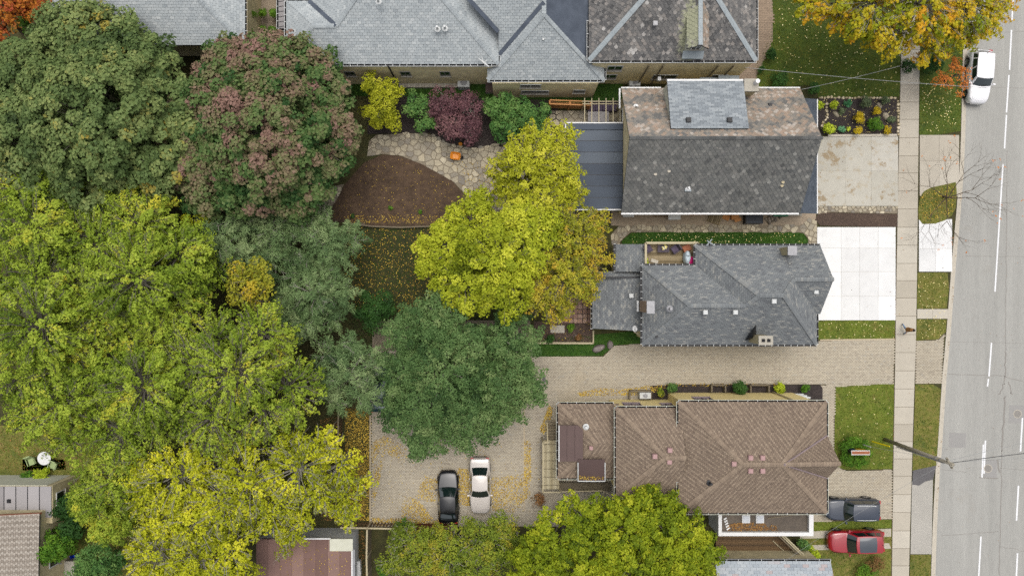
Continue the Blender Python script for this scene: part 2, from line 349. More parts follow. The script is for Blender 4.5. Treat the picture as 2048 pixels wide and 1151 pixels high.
M['pole'] = mat('pole_wood', [(150, 144, 128), (176, 168, 150)], scale=4, stretch=(1, 1, .2), bump=.3)
M['wire'] = mat('cable', [(150, 152, 150), (170, 172, 170)], scale=3, rough=.5)
M['wire_dark'] = mat('dark_cable', [(70, 70, 70), (90, 90, 90)], scale=3, rough=.5)
M['yellow'] = mat('yellow_plastic', [(236, 214, 10), (246, 226, 20)], scale=3, rough=.4)
M['orange'] = mat('orange_plastic', [(226, 140, 40), (240, 160, 56)], scale=4, rough=.45)
M['blue'] = mat('blue_plastic', [(16, 58, 190), (24, 70, 206)], scale=4, rough=.4)
M['pink'] = mat('pink_fabric', [(196, 16, 104), (214, 30, 120)], scale=4, rough=.8)
M['green_plastic'] = mat('green_plastic', [(10, 92, 60), (20, 110, 72)], scale=4, rough=.5)
M['sign_gold'] = mat('sign_gold', [(190, 150, 44), (204, 164, 56)], scale=4, rough=.5)
M['navy'] = mat('navy', [(28, 38, 66), (38, 48, 78)], scale=4, rough=.5)
M['sage'] = mat('sage_fabric', [(158, 176, 120), (174, 190, 138)], scale=4, rough=.8)
M['mauve'] = mat('mauve_flashing', [(140, 124, 126), (156, 140, 140)], scale=4, rough=.6)
M['plum'] = mat('plum_cushion', [(78, 68, 86), (98, 86, 104)], scale=4, rough=.9)
M['wicker'] = mat('dark_wicker', [(70, 62, 70), (98, 88, 96)], scale=20, rough=.8, bump=.3)
M['terracotta'] = mat('terracotta', [(150, 92, 64), (170, 108, 78)], scale=4, rough=.8)
M['pale_blue'] = mat('pale_blue_cloth', [(196, 212, 220), (214, 228, 234)], scale=3, rough=.7)
M['bark'] = mat('grey_bark', [(98, 92, 84), (128, 122, 112)], scale=6, rough=.95, bump=.3)
M['bark_pale'] = mat('pale_bark', [(146, 142, 130), (174, 170, 156)], scale=6, rough=.95, bump=.3)
M['bark_dark'] = mat('brown_bark', [(74, 62, 50), (100, 86, 70)], scale=6, rough=.95, bump=.3)
M['rubber'] = mat('tyre_rubber', [(24, 24, 25), (34, 34, 35)], scale=5, rough=.8)
M['alloy'] = mat('alloy', [(150, 152, 156), (176, 178, 182)], scale=5, rough=.3, metal=.8)
M['lamp_glass'] = mat('lamp_glass', [(196, 200, 206), (220, 224, 228)], scale=4, rough=.1, coat=.5)
M['red_lamp'] = mat('red_lamp', [(170, 16, 26), (190, 24, 34)], scale=4, rough=.15, coat=.5)
M['car_glass'] = mat('car_glass', [(20, 34, 32), (28, 42, 40)], scale=.8, rough=.03, spec=.8, coat=1.0)
M['sunroof'] = mat('panoramic_roof_glass', [(50, 58, 66), (60, 68, 76)], scale=.8, rough=.08, spec=.7, coat=1.0)
M['car_trim'] = mat('car_trim', [(26, 27, 29), (36, 37, 39)], scale=3, rough=.5)
def paint(n, c, metal=.2, coat=1.0): return mat(n, [c, c], scale=3, rough=.32, metal=metal, coat=coat, spec=.5)
M['p_black'] = paint('black_paint', (8, 10, 15), .0, .3)
M['p_champ'] = paint('champagne_paint', (214, 206, 198), .1)
M['p_grey'] = paint('dark_grey_paint', (52, 60, 74), .0, .45)
M['p_red'] = paint('red_paint', (160, 16, 34), .0)
M['p_white'] = paint('white_paint', (244, 244, 246), .0)
M['p_teal'] = paint('teal_paint', (26, 62, 72), .3)
M['p_blue'] = paint('blue_paint', (30, 74, 128), .3)
def leafmat(n, cols, trans=.3, k=.95): return mat(n, cols, src='tone', rough=.7, spec=.25, trans=trans, k=k)
LM = {}
LM['maple_green'] = leafmat('maple_leaf_green', [(56, 74, 38), (84, 104, 56), (106, 124, 70), (130, 142, 84), (160, 144, 60)])
LM['maple_red'] = leafmat('maple_leaf_mauve', [(44, 76, 34), (74, 102, 52), (96, 116, 64), (116, 114, 78), (128, 108, 88), (140, 110, 98)])
LM['ash'] = leafmat('ash_leaf', [(70, 92, 22), (106, 128, 32), (134, 154, 44), (158, 174, 60), (184, 178, 54)])
LM['ash_gold'] = leafmat('golden_ash_leaf', [(86, 92, 24), (124, 130, 36), (154, 152, 44), (184, 160, 44)])
LM['cedar'] = leafmat('cedar_leaf', [(44, 62, 36), (76, 100, 58), (104, 126, 78), (130, 146, 98)], trans=.15)
LM['elm'] = leafmat('elm_leaf', [(34, 56, 26), (64, 92, 46), (90, 116, 64), (116, 134, 82)], trans=.2)
LM['lime'] = leafmat('yellow_green_leaf', [(96, 104, 12), (144, 152, 22), (178, 182, 34), (210, 206, 54)], trans=.35)
LM['yellowgreen'] = leafmat('yellow_green_soft_leaf', [(88, 102, 14), (136, 148, 28), (168, 176, 42), (196, 198, 60)], trans=.35)
LM['limegreen'] = leafmat('lime_green_leaf', [(60, 78, 6), (104, 122, 14), (140, 152, 24), (176, 178, 44)], trans=.3)
LM['yellow'] = leafmat('yellow_leaf', [(104, 110, 14), (150, 154, 30), (178, 180, 44), (200, 196, 66)], trans=.35)
LM['gold'] = leafmat('golden_leaf', [(106, 112, 24), (150, 152, 40), (178, 170, 52), (190, 160, 54)], trans=.35)
LM['orange'] = leafmat('orange_yellow_leaf', [(116, 132, 22), (160, 160, 30), (198, 176, 36), (210, 160, 36)], trans=.35)
LM['rust'] = leafmat('rust_orange_leaf', [(168, 98, 40), (204, 124, 52), (216, 140, 66)], trans=.35)
LM['redor'] = leafmat('red_orange_leaf', [(80, 90, 24), (146, 100, 34), (160, 66, 44), (176, 110, 34)], trans=.3)
LM['olive'] = leafmat('olive_leaf', [(72, 88, 20), (102, 120, 32), (130, 142, 40), (152, 144, 44)], trans=.25)
LM['purple'] = leafmat('purple_maple_leaf', [(52, 32, 38), (84, 54, 60), (108, 74, 78), (126, 92, 90)], trans=.2)
LM['green'] = leafmat('shrub_leaf', [(34, 66, 26), (62, 100, 44), (88, 122, 58), (112, 138, 72)], trans=.2)
LM['dkgreen'] = leafmat('dark_shrub_leaf', [(24, 50, 16), (42, 76, 26), (60, 94, 34)], trans=.15)
LM['chartreuse'] = leafmat('chartreuse_leaf', [(120, 140, 20), (166, 184, 36), (196, 206, 70)], trans=.3)
LM['grassgreen'] = leafmat('box_leaf', [(44, 80, 12), (72, 112, 22), (104, 136, 34)], trans=.2)
LM['golden_shrub'] = leafmat('golden_shrub_leaf', [(150, 130, 14), (192, 168, 24), (214, 190, 50)], trans=.3)
LM['bluegreen'] = leafmat('blue_green_leaf', [(40, 96, 56), (74, 134, 88), (110, 160, 116)], trans=.2)
LM['grey_green'] = leafmat('grey_green_leaf', [(56, 70, 44), (84, 98, 66), (108, 120, 86)], trans=.15)
LM['brownred'] = leafmat('brown_red_leaf', [(70, 62, 28), (104, 88, 42), (124, 84, 52), (140, 104, 60)], trans=.2)
LM['fallen'] = leafmat('fallen_leaf', [(118, 92, 36), (158, 126, 42), (188, 156, 52), (212, 186, 84)], trans=.0, k=.85)
LM['fallen_pale'] = leafmat('pale_fallen_leaf', [(196, 176, 96), (220, 206, 140), (232, 222, 170)], trans=.0, k=.85)
LM['fallen_brown'] = leafmat('brown_fallen_leaf', [(88, 60, 30), (124, 88, 46), (160, 120, 60)], trans=.0, k=.85)
# ------------------------------------------------------------------ ground, road, pavements
def struct(name, label, mb, mats, cat=None):
    return mb.build(name, mats, kind='structure', label=label, cat=cat or name.split('_')[-1])
def interp(tab, y):
    ys = [a for a, _ in tab]; return float(np.interp(y, ys, [b for _, b in tab]))

ground = struct('ground', 'wide bare ground beneath everything', MB().sheet([(-260, -260), (260, -260), (260, 260), (-260, 260)], -.2), M['ground'])
KERB = [(-900, 1996), (-60, 1933), (100, 1926), (270, 1922), (340, 1919), (420, 1913), (530, 1903), (650, 1894), (760, 1884), (900, 1875), (940, 1871), (1060, 1865), (1151, 1862), (2000, 1850)]
kx = lambda y: interp(KERB, y)
ky = [-900, -60, 0, 60, 100, 180, 270, 340, 420, 475, 530, 590, 650, 700, 760, 830, 900, 940, 1000, 1060, 1151, 1220, 2000]
road_poly = poly([(kx(y), y) for y in ky]) + [(200, W2(0, 2000)[1]), (200, W2(0, -900)[1])]
road = struct('road', 'worn pale grey asphalt road along the right side', MB().sheet(road_poly, -.12), M['road'])
kb = MB(); gp = MB()
for a, b in zip(ky[:-1], ky[1:]):
    xa, xb = kx(a), kx(b)
    kb.prism(poly([(xa, a), (xa + 4.5, a), (xb + 4.5, b), (xb, b)]), -.19, .012)
    gp.sheet(poly([(xa + 4.5, a), (xa + 10.5, a), (xb + 10.5, b), (xb + 4.5, b)]), -.115)
kerb = struct('kerb', 'long pale concrete kerb between the grass strip and the road', kb, M['kerb'])
gp.build('gutter_pan', M['kerb'], kerb)
def strip(px, w, name, m, parent, z):
    mb = MB(); P = [Vector(W(x, y, z)) for x, y in px]
    for p, q in zip(P[:-1], P[1:]):
        d = q - p; n = Vector((-d.y, d.x, 0)).normalized() * (w / 2)
        mb.add([p - n, q - n, q + n, p + n], [(0, 1, 2, 3)])
    return mb.build(name, m, parent)
DASH = [((2023, 60), (2019, 140)), ((2018, 150), (2013, 225)), ((2013, 230), (2009, 297)), ((2006, 328), (1990, 583)), ((1983, 685), (1978, 752)), ((1977, 757), (1975, 772)),
        ((1971, 880), (1968, 946)), ((1967, 888), (1964, 954)), ((1962, 1072), (1957, 1160)), ((2045, 835), (2041, 902)), ((2037, 970), (2033, 1040)), ((2035, 1105), (2031, 1190)), ((2028, -30), (2024, 40))]
for p, q in DASH: strip([p, q], .13 if p[0] < 2030 else .14, 'lane_dash', M['paint_road'], road, -.116)
def wob(p, q, n, a, seed):
    r = random.Random(seed); return [(p[0] + (q[0] - p[0]) * i / n + r.uniform(-a, a), p[1] + (q[1] - p[1]) * i / n + r.uniform(-a, a)) for i in range(n + 1)]
CR = [((2014, 300), (2011, 700), 30, 1.0, .05), ((2011, 700), (2010, 760), 8, 2.0, .11), ((2010, 790), (2004, 900), 16, 1.6, .13), ((2004, 900), (1998, 1150), 20, 1.2, .07), ((1897, 748), (2008, 751), 14, .8, .05), ((2008, 751), (2060, 768), 8, 1.5, .05),
      ((1882, 1070), (1998, 1062), 14, 1.0, .04), ((1930, 512), (2055, 513), 14, .7, .03), ((1932, 70), (2055, 62), 12, .7, .03), ((1935, 174), (2055, 176), 12, .6, .03), ((1880, 938), (1935, 944), 8, 1.2, .03), ((2000, 935), (2055, 940), 8, 1.2, .03),
      ((1958, 954), (1996, 956), 6, .6, .09), ((1995, 918), (1999, 945), 4, 1, .14), ((2010, 760), (1999, 790), 6, 3, .08), ((2014, 765), (2024, 790), 6, 3, .08), ((2000, 1092), (2055, 1102), 10, 2, .03), ((1972, 920), (2000, 918), 5, .5, .03), ((1900, 683), (2055, 686), 14, .4, .02)]
for i, (p, q, n, a, w) in enumerate(CR): strip(wob(p, q, n, a, i), w, 'crack_seal', M['tar'], road, -.1165)
for i, (x, y, w, h) in enumerate([(1917, 880, 34, 30), (1981, 937, 30, 36), (2036, 828, 32, 36)]):
    MB().sheet(poly([(x - w / 2, y - h / 2), (x + w / 2, y - h / 2 + 1), (x + w / 2 - 1, y + h / 2), (x - w / 2 - 1, y + h / 2)]), -.118).build('road_patch', M['patch'], road)
for x, y, lb in [(1976, 936, 'round iron manhole cover nearest the leaning utility pole'), (2035, 827, 'round iron manhole cover near the right edge of the road')]:
    c = W(x, y, -.118); t = thing('manhole_cover', lb, 'manhole cover', c, 'manhole covers in the road')
    MB().cyl(c, .36, .01, 24).build('frame', M['kerb'], t); MB().cyl((c[0], c[1], c[2] + .004), .31, .012, 24).build('lid', M['tar'], t)

yard = struct('yard_ground', 'leaf-strewn yard soil under the trees', MB().prism(poly([(-900, -900)] + [(kx(y), y) for y in ky] + [(-900, 2000)]), -.19, -.03), M['ground'], 'yard')

SWL = [(-900, 1824), (-60, 1804), (140, 1801), (300, 1797), (560, 1792), (760, 1789), (930, 1786), (1151, 1783), (2000, 1772)]
SWR = [(-900, 1864), (-60, 1843), (140, 1839), (300, 1837), (560, 1834), (680, 1832), (830, 1827), (935, 1824), (1060, 1820), (1151, 1818), (2000, 1806)]
sl = lambda y: interp(SWL, y); sr = lambda y: interp(SWR, y)
sidewalk = struct('sidewalk', 'pale concrete sidewalk running beside the road', MB().prism(poly([(sl(y), y) for y in (-900, -60, 140, 300, 560, 760, 930, 1151, 2000)] + [(sr(y), y) for y in (2000, 1151, 1060, 935, 830, 680, 560, 300, 140, -60, -900)]), -.15, .0), M['joint'])
y = -75.0; g = .5
while y < 1230:
    h = 35.6 + RNG.uniform(-1.5, 1.5)
    pl = poly([(sl(y + g) + .4, y + g), (sr(y + g) - .4, y + g), (sr(y + h) - .4, y + h), (sl(y + h) + .4, y + h)])
    MB().prism(pl, -.1, .035 + RNG.uniform(-.004, .004), tone=RNG.random(), inset=.012).build('slab', M['slab'], sidewalk); y += h

def panels(name, label, xs, ys, m, z=.03, cat='driveway', gap=.4, edge=None):
    o = struct(name, label, MB().prism(poly([(xs[0], ys[0]), (xs[-1], ys[0]), (xs[-1], ys[-1]), (xs[0], ys[-1])]) if not edge else poly(edge), -.1, z - .015), M['slab'] if m in (M['white_conc'], M['old_conc']) else M['joint'], cat)
    for a, b in zip(xs[:-1], xs[1:]):
        for c, d in zip(ys[:-1], ys[1:]):
            MB().prism(poly([(a + gap / 2, c + gap / 2), (b - gap / 2, c + gap / 2), (b - gap / 2, d - gap / 2), (a + gap / 2, d - gap / 2)]), -.05, z + RNG.uniform(-.003, .003), tone=RNG.random()).build('panel', m, o)
    return o
wd = panels('driveway', 'bright white new concrete driveway beside the grey roofed house', [1634, 1682, 1719, 1756, 1791], [454, 496, 543, 592, 640], M['white_conc'])
panels('driveway_apron', 'white concrete apron between sidewalk and road', [1837.5, 1871, 1904], [438, 497, 543], M['white_conc'], cat='apron')
panels('driveway', 'stained old concrete driveway beside the slate roofed house', [1600, 1690, 1742, 1796], [273, 342, 412], M['old_conc'])
panels('driveway_apron', 'old grey concrete apron near the bare tree', [1839, 1878, 1918], [270, 322, 392], M['slab'], cat='apron')
panels('boulevard_path', 'short pale concrete path crossing the grass strip', [1834, 1865, 1896], [617.5, 637], M['slab'], cat='path')
struct('side_yard', 'dirty concrete strip below the slate roof', MB().prism(poly([(1222, 415), (1632, 415), (1632, 440), (1600, 450), (1222, 451)]), -.1, .0), M['yard_conc'], 'yard')
struct('boulevard_pad', 'pale gravelly concrete pad beside the kerb', MB().prism(poly([(1824, 962), (1866, 950), (1863, 1107), (1821, 1107)]), -.1, .01), M['gravelly'], 'pad')
struct('asphalt_patch', 'dark asphalt patch beside the sidewalk', MB().prism(poly([(1825.5, 940), (1872, 930), (1866, 958), (1850, 962), (1838, 970), (1824.5, 968)]), -.1, .018), M['asphalt'], 'asphalt')

# lawns -------------------------------------------------
def lawn(name, label, px, m, blades=90, bm='blade', z=.0, seed=0):
    pl = poly(px)
    o = struct(name, label, MB().prism(pl, -.1, z), m, 'lawn')
    if blades:
        xs = [p[0] for p in pl]; ys = [p[1] for p in pl]; rg = np.random.default_rng(seed + len(px))
        n = int((max(xs) - min(xs)) * (max(ys) - min(ys)) * blades)
        P = np.stack([rg.uniform(min(xs), max(xs), n), rg.uniform(min(ys), max(ys), n)], 1); P = P[pip(P, pl)]; n = len(P)
        a = rg.uniform(0, 6.283, n); l = rg.uniform(.04, .10, n); h = rg.uniform(.02, .06, n); w = rg.uniform(.012, .03, n)
        d = np.stack([np.cos(a), np.sin(a)], 1); e = np.stack([-d[:, 1], d[:, 0]], 1)
        V = np.zeros((n, 4, 3)); b = P
        V[:, 0, :2] = b - e * w[:, None]; V[:, 1, :2] = b + e * w[:, None]
        V[:, 2, :2] = b + d * l[:, None] + e * w[:, None] * .6; V[:, 3, :2] = b + d * l[:, None] - e * w[:, None] * .6
        V[:, :2, 2] = z - .005; V[:, 2:, 2] = (z + h)[:, None]
        f = np.sin(P[:, 0] * 1.1 + 3 * np.sin(P[:, 1] * .6)) * .12 + np.sin(P[:, 1] * 2.3 + P[:, 0] * .7) * .1
        np_quads('grass_tufts', V, .45 + f + rg.normal(0, .22, n), M[bm], o, kind='stuff')
    return o
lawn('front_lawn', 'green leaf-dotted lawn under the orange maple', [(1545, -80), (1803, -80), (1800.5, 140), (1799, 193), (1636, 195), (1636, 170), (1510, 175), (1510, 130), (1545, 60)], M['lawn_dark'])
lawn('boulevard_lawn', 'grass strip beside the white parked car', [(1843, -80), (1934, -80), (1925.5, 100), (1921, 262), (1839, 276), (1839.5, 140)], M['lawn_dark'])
lawn('boulevard_lawn', 'patchy leaf-covered grass square under the bare tree', [(1839, 400), (1843, 388), (1850, 381), (1862, 375), (1890, 369), (1911, 364), (1913, 385), (1911, 415), (1904, 430), (1890, 440), (1870, 447), (1845, 448), (1837, 438), (1836, 420)], M['lawn_dry'], z=.045)
lawn('boulevard_lawn', 'small patchy grass square below the white apron', [(1835, 545), (1895, 545), (1898, 575), (1893, 616), (1834, 617)], M['lawn_dry'])
lawn('boulevard_lawn', 'small grass wedge above the paver crossing', [(1833.5, 638), (1893, 638), (1892, 662), (1876, 678), (1832.5, 680)], M['lawn_dry'])
lawn('boulevard_lawn', 'patchy grass strip beside the utility pole', [(1831, 768), (1866, 768), (1882, 778), (1873, 930), (1825, 940)], M['lawn_dry'])
lawn('boulevard_lawn', 'brown dry grass strip at the bottom right', [(1821, 1108), (1862, 1108), (1860, 1220), (1817, 1220)], M['lawn_dry'])
lawn('side_lawn', 'narrow green lawn between white driveway and paver driveway', [(1600, 644), (1660, 641), (1790, 640.5), (1789.5, 677), (1600, 679)], M['lawn'])
lawn('front_lawn', 'square green lawn around the low sign', [(1676, 768), (1788, 767), (1786, 900), (1784.5, 937), (1690, 938), (1668, 930), (1671, 775)], M['lawn'])
lawn('grass_strip', 'thin grass strip between the two parked suvs', [(1625, 1043), (1783, 1038), (1783, 1055), (1625, 1060)], M['lawn'])
lawn('front_lawn', 'weedy lawn below the red car', [(1600, 1060), (1783.5, 1056), (1781, 1220), (1600, 1220)], M['lawn_dry'], z=-.006)
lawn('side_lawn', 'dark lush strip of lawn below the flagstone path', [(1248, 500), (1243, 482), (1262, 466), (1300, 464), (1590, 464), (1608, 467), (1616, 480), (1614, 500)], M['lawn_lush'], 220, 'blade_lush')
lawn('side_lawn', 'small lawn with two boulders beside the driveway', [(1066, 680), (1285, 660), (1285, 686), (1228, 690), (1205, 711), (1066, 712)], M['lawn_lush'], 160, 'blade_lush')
lawn('back_lawn', 'dark shaded lawn strewn with yellow leaves', [(690, 447), (905, 447), (1000, 470), (1060, 620), (1066, 712), (745, 712), (690, 640)], M['lawn_shade'], 50, 'blade_lush')
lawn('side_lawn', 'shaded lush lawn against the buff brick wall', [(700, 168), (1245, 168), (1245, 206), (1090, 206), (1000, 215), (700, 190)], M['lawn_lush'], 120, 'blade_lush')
lawn('back_lawn', 'brownish lawn at the left edge by the round table', [(-80, 850), (160, 850), (300, 950), (300, 1220), (130, 1220), (130, 960), (-80, 960)], M['lawn_dry'], 60)

# beds
struct('soil_bed', 'dark bare soil bed in the back garden', MB().prism(poly([(645, 440), (672, 402), (690, 368), (728, 325), (765, 309), (800, 312), (850, 331), (905, 362), (942, 405), (952, 432), (905, 446), (860, 452), (800, 454), (745, 452), (690, 445)]), -.1, .02), M['soil'], 'soil')
struct('mulch_strip', 'brown mulch strip between the two driveways', MB().prism(poly([(1630, 440), (1636, 427), (1660, 425), (1795, 428), (1794, 453), (1760, 453), (1640, 451)]), -.1, .025), M['mulch'], 'mulch')
struct('front_garden', 'dark planted garden bed in front of the slate house', MB().prism(poly([(1625, 197), (1794, 197), (1794, 268), (1625, 270)]), -.1, .01), M['mulch_dark'], 'garden bed')
struct('wall_bed', 'dark mulch bed along the cream wall', MB().prism(poly([(1300, 771), (1340, 769), (1640, 769), (1645, 775), (1645, 800), (1300, 800)]), -.1, .03), M['mulch_dark'], 'garden bed')
struct('back_bed', 'dark planted bed under the purple maple', MB().prism(poly([(735, 190), (1110, 200), (1130, 262), (1060, 282), (985, 296), (940, 297), (890, 285), (860, 266), (735, 268)]), -.1, .014), M['mulch_dark'], 'garden bed')
struct('corner_bed', 'planted bed below the square patio tiles', MB().prism(poly([(1068, 642), (1185, 642), (1185, 684), (1068, 684)]), -.1, .014), M['mulch'], 'garden bed')
struct('courtyard', 'brown courtyard with six small evergreens', MB().prism(poly([(484, -80), (575, -80), (575, 95), (484, 95)]), -.1, .0), M['yard_conc'], 'courtyard')

# pavers: tens of thousands of small blocks -> real geometry in one part
def paver_field(name, label, px, holes=(), ang=0.0, w=.24, h=.12, seed=0, m='paver', z=.02):
    pl = poly(px); o = struct(name, label, MB().prism(pl, -.1, z - .012), M['joint'], 'paving')
    xs = [p[0] for p in pl]; ys = [p[1] for p in pl]; rg = np.random.default_rng(seed)
    cx, cyy = sum(xs) / len(xs), sum(ys) / len(ys); R = max(max(xs) - min(xs), max(ys) - min(ys)) * .75
    iy, ix = np.meshgrid(np.arange(-int(R / h), int(R / h) + 1), np.arange(-int(R / w), int(R / w) + 1), indexing='ij')
    gx = (ix + .5 * (iy % 2)) * w; gy = iy * h; ca, sa = math.cos(ang), math.sin(ang)
    P = np.stack([cx + gx.ravel() * ca - gy.ravel() * sa, cyy + gx.ravel() * sa + gy.ravel() * ca], 1)
    ok = pip(P, pl)
    for hl in holes: ok &= ~pip(P, poly(hl))
    P = P[ok]; n = len(P); j = .011; hx, hy = w / 2 - j, h / 2 - j
    C = np.array([(-hx, -hy), (hx, -hy), (hx, hy), (-hx, hy)]); C = np.stack([C[:, 0] * ca - C[:, 1] * sa, C[:, 0] * sa + C[:, 1] * ca], 1)
    T = np.zeros((n, 4, 3)); T[:, :, :2] = P[:, None] + C[None]; T[:, :, 2] = (z + rg.normal(0, .002, n))[:, None]
    B = T.copy(); B[:, :, 2] = z - .02
    Q = [T] + [np.stack([B[:, i], B[:, (i + 1) % 4], T[:, (i + 1) % 4], T[:, i]], 1) for i in range(4)]
    tone = np.clip(.5 + rg.normal(0, .2, n), 0, 1)
    np_quads('paver_blocks', np.concatenate(Q), np.tile(tone, 5), M[m], o, kind='stuff')
    return o
H3F = [(1290, 560), (1620, 560), (1620, 670), (1290, 670)]
H4F = [(1240, 812), (1640, 800), (1640, 990), (1240, 965)]
paver_field('paver_driveway', 'long buff paver driveway widening into a leaf-strewn parking lot',
            [(1789, 678.5), (1640, 681), (1287, 687), (1229, 691), (1206, 713), (1066, 713), (1060, 640), (745, 640), (742, 1052), (1130, 1052), (1240, 1040), (1240, 812), (1300, 800), (1300, 771), (1340, 768.5), (1650, 768), (1672, 773), (1787, 766), (1788, 720)],
            [[(745, 640), (1060, 640), (1060, 700), (745, 700)]], 0.0, seed=1)
paver_field('paver_walk', 'narrow paver walk along the brown roofed house', [(1640, 769), (1670, 771), (1667, 930), (1690, 939.5), (1690, 945), (1600, 945), (1600, 801), (1640, 801)], seed=2)
paver_field('paver_parking', 'paver parking pad under the dark grey suv', [(1600, 946), (1690, 941), (1784, 938.5), (1783.5, 1037), (1610, 1043), (1600, 1043)], seed=3)
paver_field('paver_crossing', 'paver crossing between the sidewalk and the road', [(1832, 681), (1876, 679.5), (1889, 666), (1886, 700), (1883, 766), (1830.5, 767)], seed=4)
paver_field('brick_walk', 'curved brick walk beside the large slate roof', [(1495, -80), (1538, -80), (1546, 30), (1545, 80), (1525, 125), (1505, 168), (1440, 175), (1440, 100)], seed=5, m='walk_brick', w=.3, h=.15)

# kerb stones of the parking lot (edge course)
eb = struct('edging_course', 'pale edging course round the parking lot', MB().prism(poly([(739, 830), (742, 830), (742, 1052), (739, 1052)]), -.1, .035, tone=.4), M['paver_edge'], 'edging')
MB().prism(poly([(1047, 800), (1050, 800), (1050, 1020), (1047, 1020)]), .0, .024, tone=.3).build('course', M['paver_edge'], eb)
struct('driveway_edge', 'pale edging course along the driveway lawn', MB().along(W(1640, 679.5, 0), W(1789, 677.5, 0), -.06, .06, -.05, .045, tone=.6), M['paver_edge'], 'edging')

# flagstones: Voronoi stones, each an object
def clip_half(pl, a, b, c):     # keep ax+by<=c
    out_ = []; n = len(pl)
    for i in range(n):
        p, q = pl[i], pl[(i + 1) % n]; dp = a * p[0] + b * p[1] - c; dq = a * q[0] + b * q[1] - c
        if dp <= 0: out_.append(p)
        if (dp < 0) != (dq < 0) and dp != dq:
            t = dp / (dp - dq); out_.append((p[0] + (q[0] - p[0]) * t, p[1] + (q[1] - p[1]) * t))
    return out_
def voronoi(px, dist, seed, stretch=(1, 1)):
    pl = poly(px); rg = np.random.default_rng(seed); xs = [p[0] for p in pl]; ys = [p[1] for p in pl]
    pts = []; tries = 0
    while tries < 6000:
        p = (rg.uniform(min(xs), max(xs)), rg.uniform(min(ys), max(ys))); tries += 1
        dd = dist * (.7 + .8 * rg.random())
        if all((p[0] - q[0]) ** 2 / stretch[0] ** 2 + (p[1] - q[1]) ** 2 / stretch[1] ** 2 > dd * dd for q in pts): pts.append(p)
    A = np.array(pts); keep = pip(A, pl); cells = []
    for i in np.where(keep)[0]:
        p = A[i]; R = dist * 1.3
        c = [(p[0] - R, p[1] - R), (p[0] + R, p[1] - R), (p[0] + R, p[1] + R), (p[0] - R, p[1] + R)]
        for j in np.argsort(((A - p) ** 2).sum(1))[1:22]:
            q = A[j]; a, b = q - p; l = math.hypot(a, b); c = clip_half(c, a / l, b / l, ((p + q) / 2 @ np.array([a, b])) / l - .022)
            if len(c) < 3: break
        for e in range(len(pl)):
            s_, t_ = np.array(pl[e]), np.array(pl[(e + 1) % len(pl)]); dv = t_ - s_; ln = math.hypot(*dv); dv = dv / ln; w_ = p - s_; pr_ = w_ @ dv; nn = np.array([dv[1], -dv[0]]); ds = w_ @ nn
            if -.15 < pr_ < ln + .15 and abs(ds) < dist * 1.6 and len(c) >= 3:
                if ds > 0: nn = -nn
                c = clip_half(c, nn[0], nn[1], float(s_ @ nn) + .03)
        if len(c) >= 3: cells.append((p, c))
    return cells
def flag_area(name, label, px, dist, seed, m='stone', cat='patio', base='joint', z=.03):
    o = struct(name, label, MB().prism(poly(px), -.1, z - .035), M[base], cat)
    r = random.Random(seed)
    for p, c in voronoi(px, dist, seed):
        MB().prism([(x, y) for x, y in c], -.05, z + r.uniform(-.008, .012), tone=min(1, max(0, r.gauss(.5, .27))), inset=.02).build('flagstone', M[m], o)
    return o
PATIO = [(738, 282), (752, 270), (790, 268), (830, 262), (866, 270), (890, 284), (915, 292), (945, 297), (985, 290), (1025, 283), (1062, 268), (1110, 268), (1150, 300), (1150, 470), (1100, 470), (1050, 440), (990, 425), (955, 424), (938, 396), (905, 362), (850, 331), (800, 311), (765, 308), (735, 312)]
flag_area('flagstone_patio', 'irregular buff flagstone patio curving round the soil bed', PATIO, .43, 21)
flag_area('flagstone_patio', 'small flagstone corner beside the mauve maple', [(625, 425), (640, 395), (668, 372), (688, 368), (672, 402), (650, 430)], .5, 22)
flag_area('flagstone_path', 'flagstone path along the side of the slate house', [(1224, 490), (1222, 470), (1240, 449), (1600, 449), (1618, 436), (1633, 442), (1633, 492), (1617, 492), (1616, 476), (1606, 465), (1262, 464), (1240, 482), (1240, 495)], .42, 23, cat='path')
flag_area('flagstone_strip', 'narrow strip of pale flagstones beside the old driveway', [(1625, 413), (1795, 413), (1794, 427), (1660, 424), (1632, 428)], .36, 24, cat='path')
flag_area('flagstone_pad', 'rough stone paving beneath the pergola', [(1100, 222), (1245, 222), (1245, 250), (1100, 258)], .6, 25, cat='paving')
# square tiles
tiles = struct('tile_patio', 'grid of reddish square patio tiles beside the golden tree', MB().prism(poly([(1100, 560), (1186, 560), (1186, 646), (1100, 646)]), -.1, .0), M['mulch_dark'], 'patio')
tm = MB().prism([(-.185, -.185), (.185, -.185), (.185, .185), (-.185, .185)], -.05, .03, inset=.008, tone=.35); tms = []
for k in range(4):
    b_ = MB().prism([(-.185, -.185), (.185, -.185), (.185, .185), (-.185, .185)], -.05, .03, inset=.008, tone=.15 + .25 * k); me = b_.mesh('tile'); me.materials.append(M['brown_tile']); tms.append(me)
for i in range(9):
    for j in range(9):
        share(tms[RNG.randrange(4)], 'tile', tiles, W(1104 + i * 9.4, 566 + j * 9.4, 0), RNG.uniform(-.02, .02))
MB().prism(poly([(1101, 650), (1129, 650), (1129, 665), (1101, 665)]), -.05, .035, tone=.6).build('paving_slab', M['slab'], tiles)
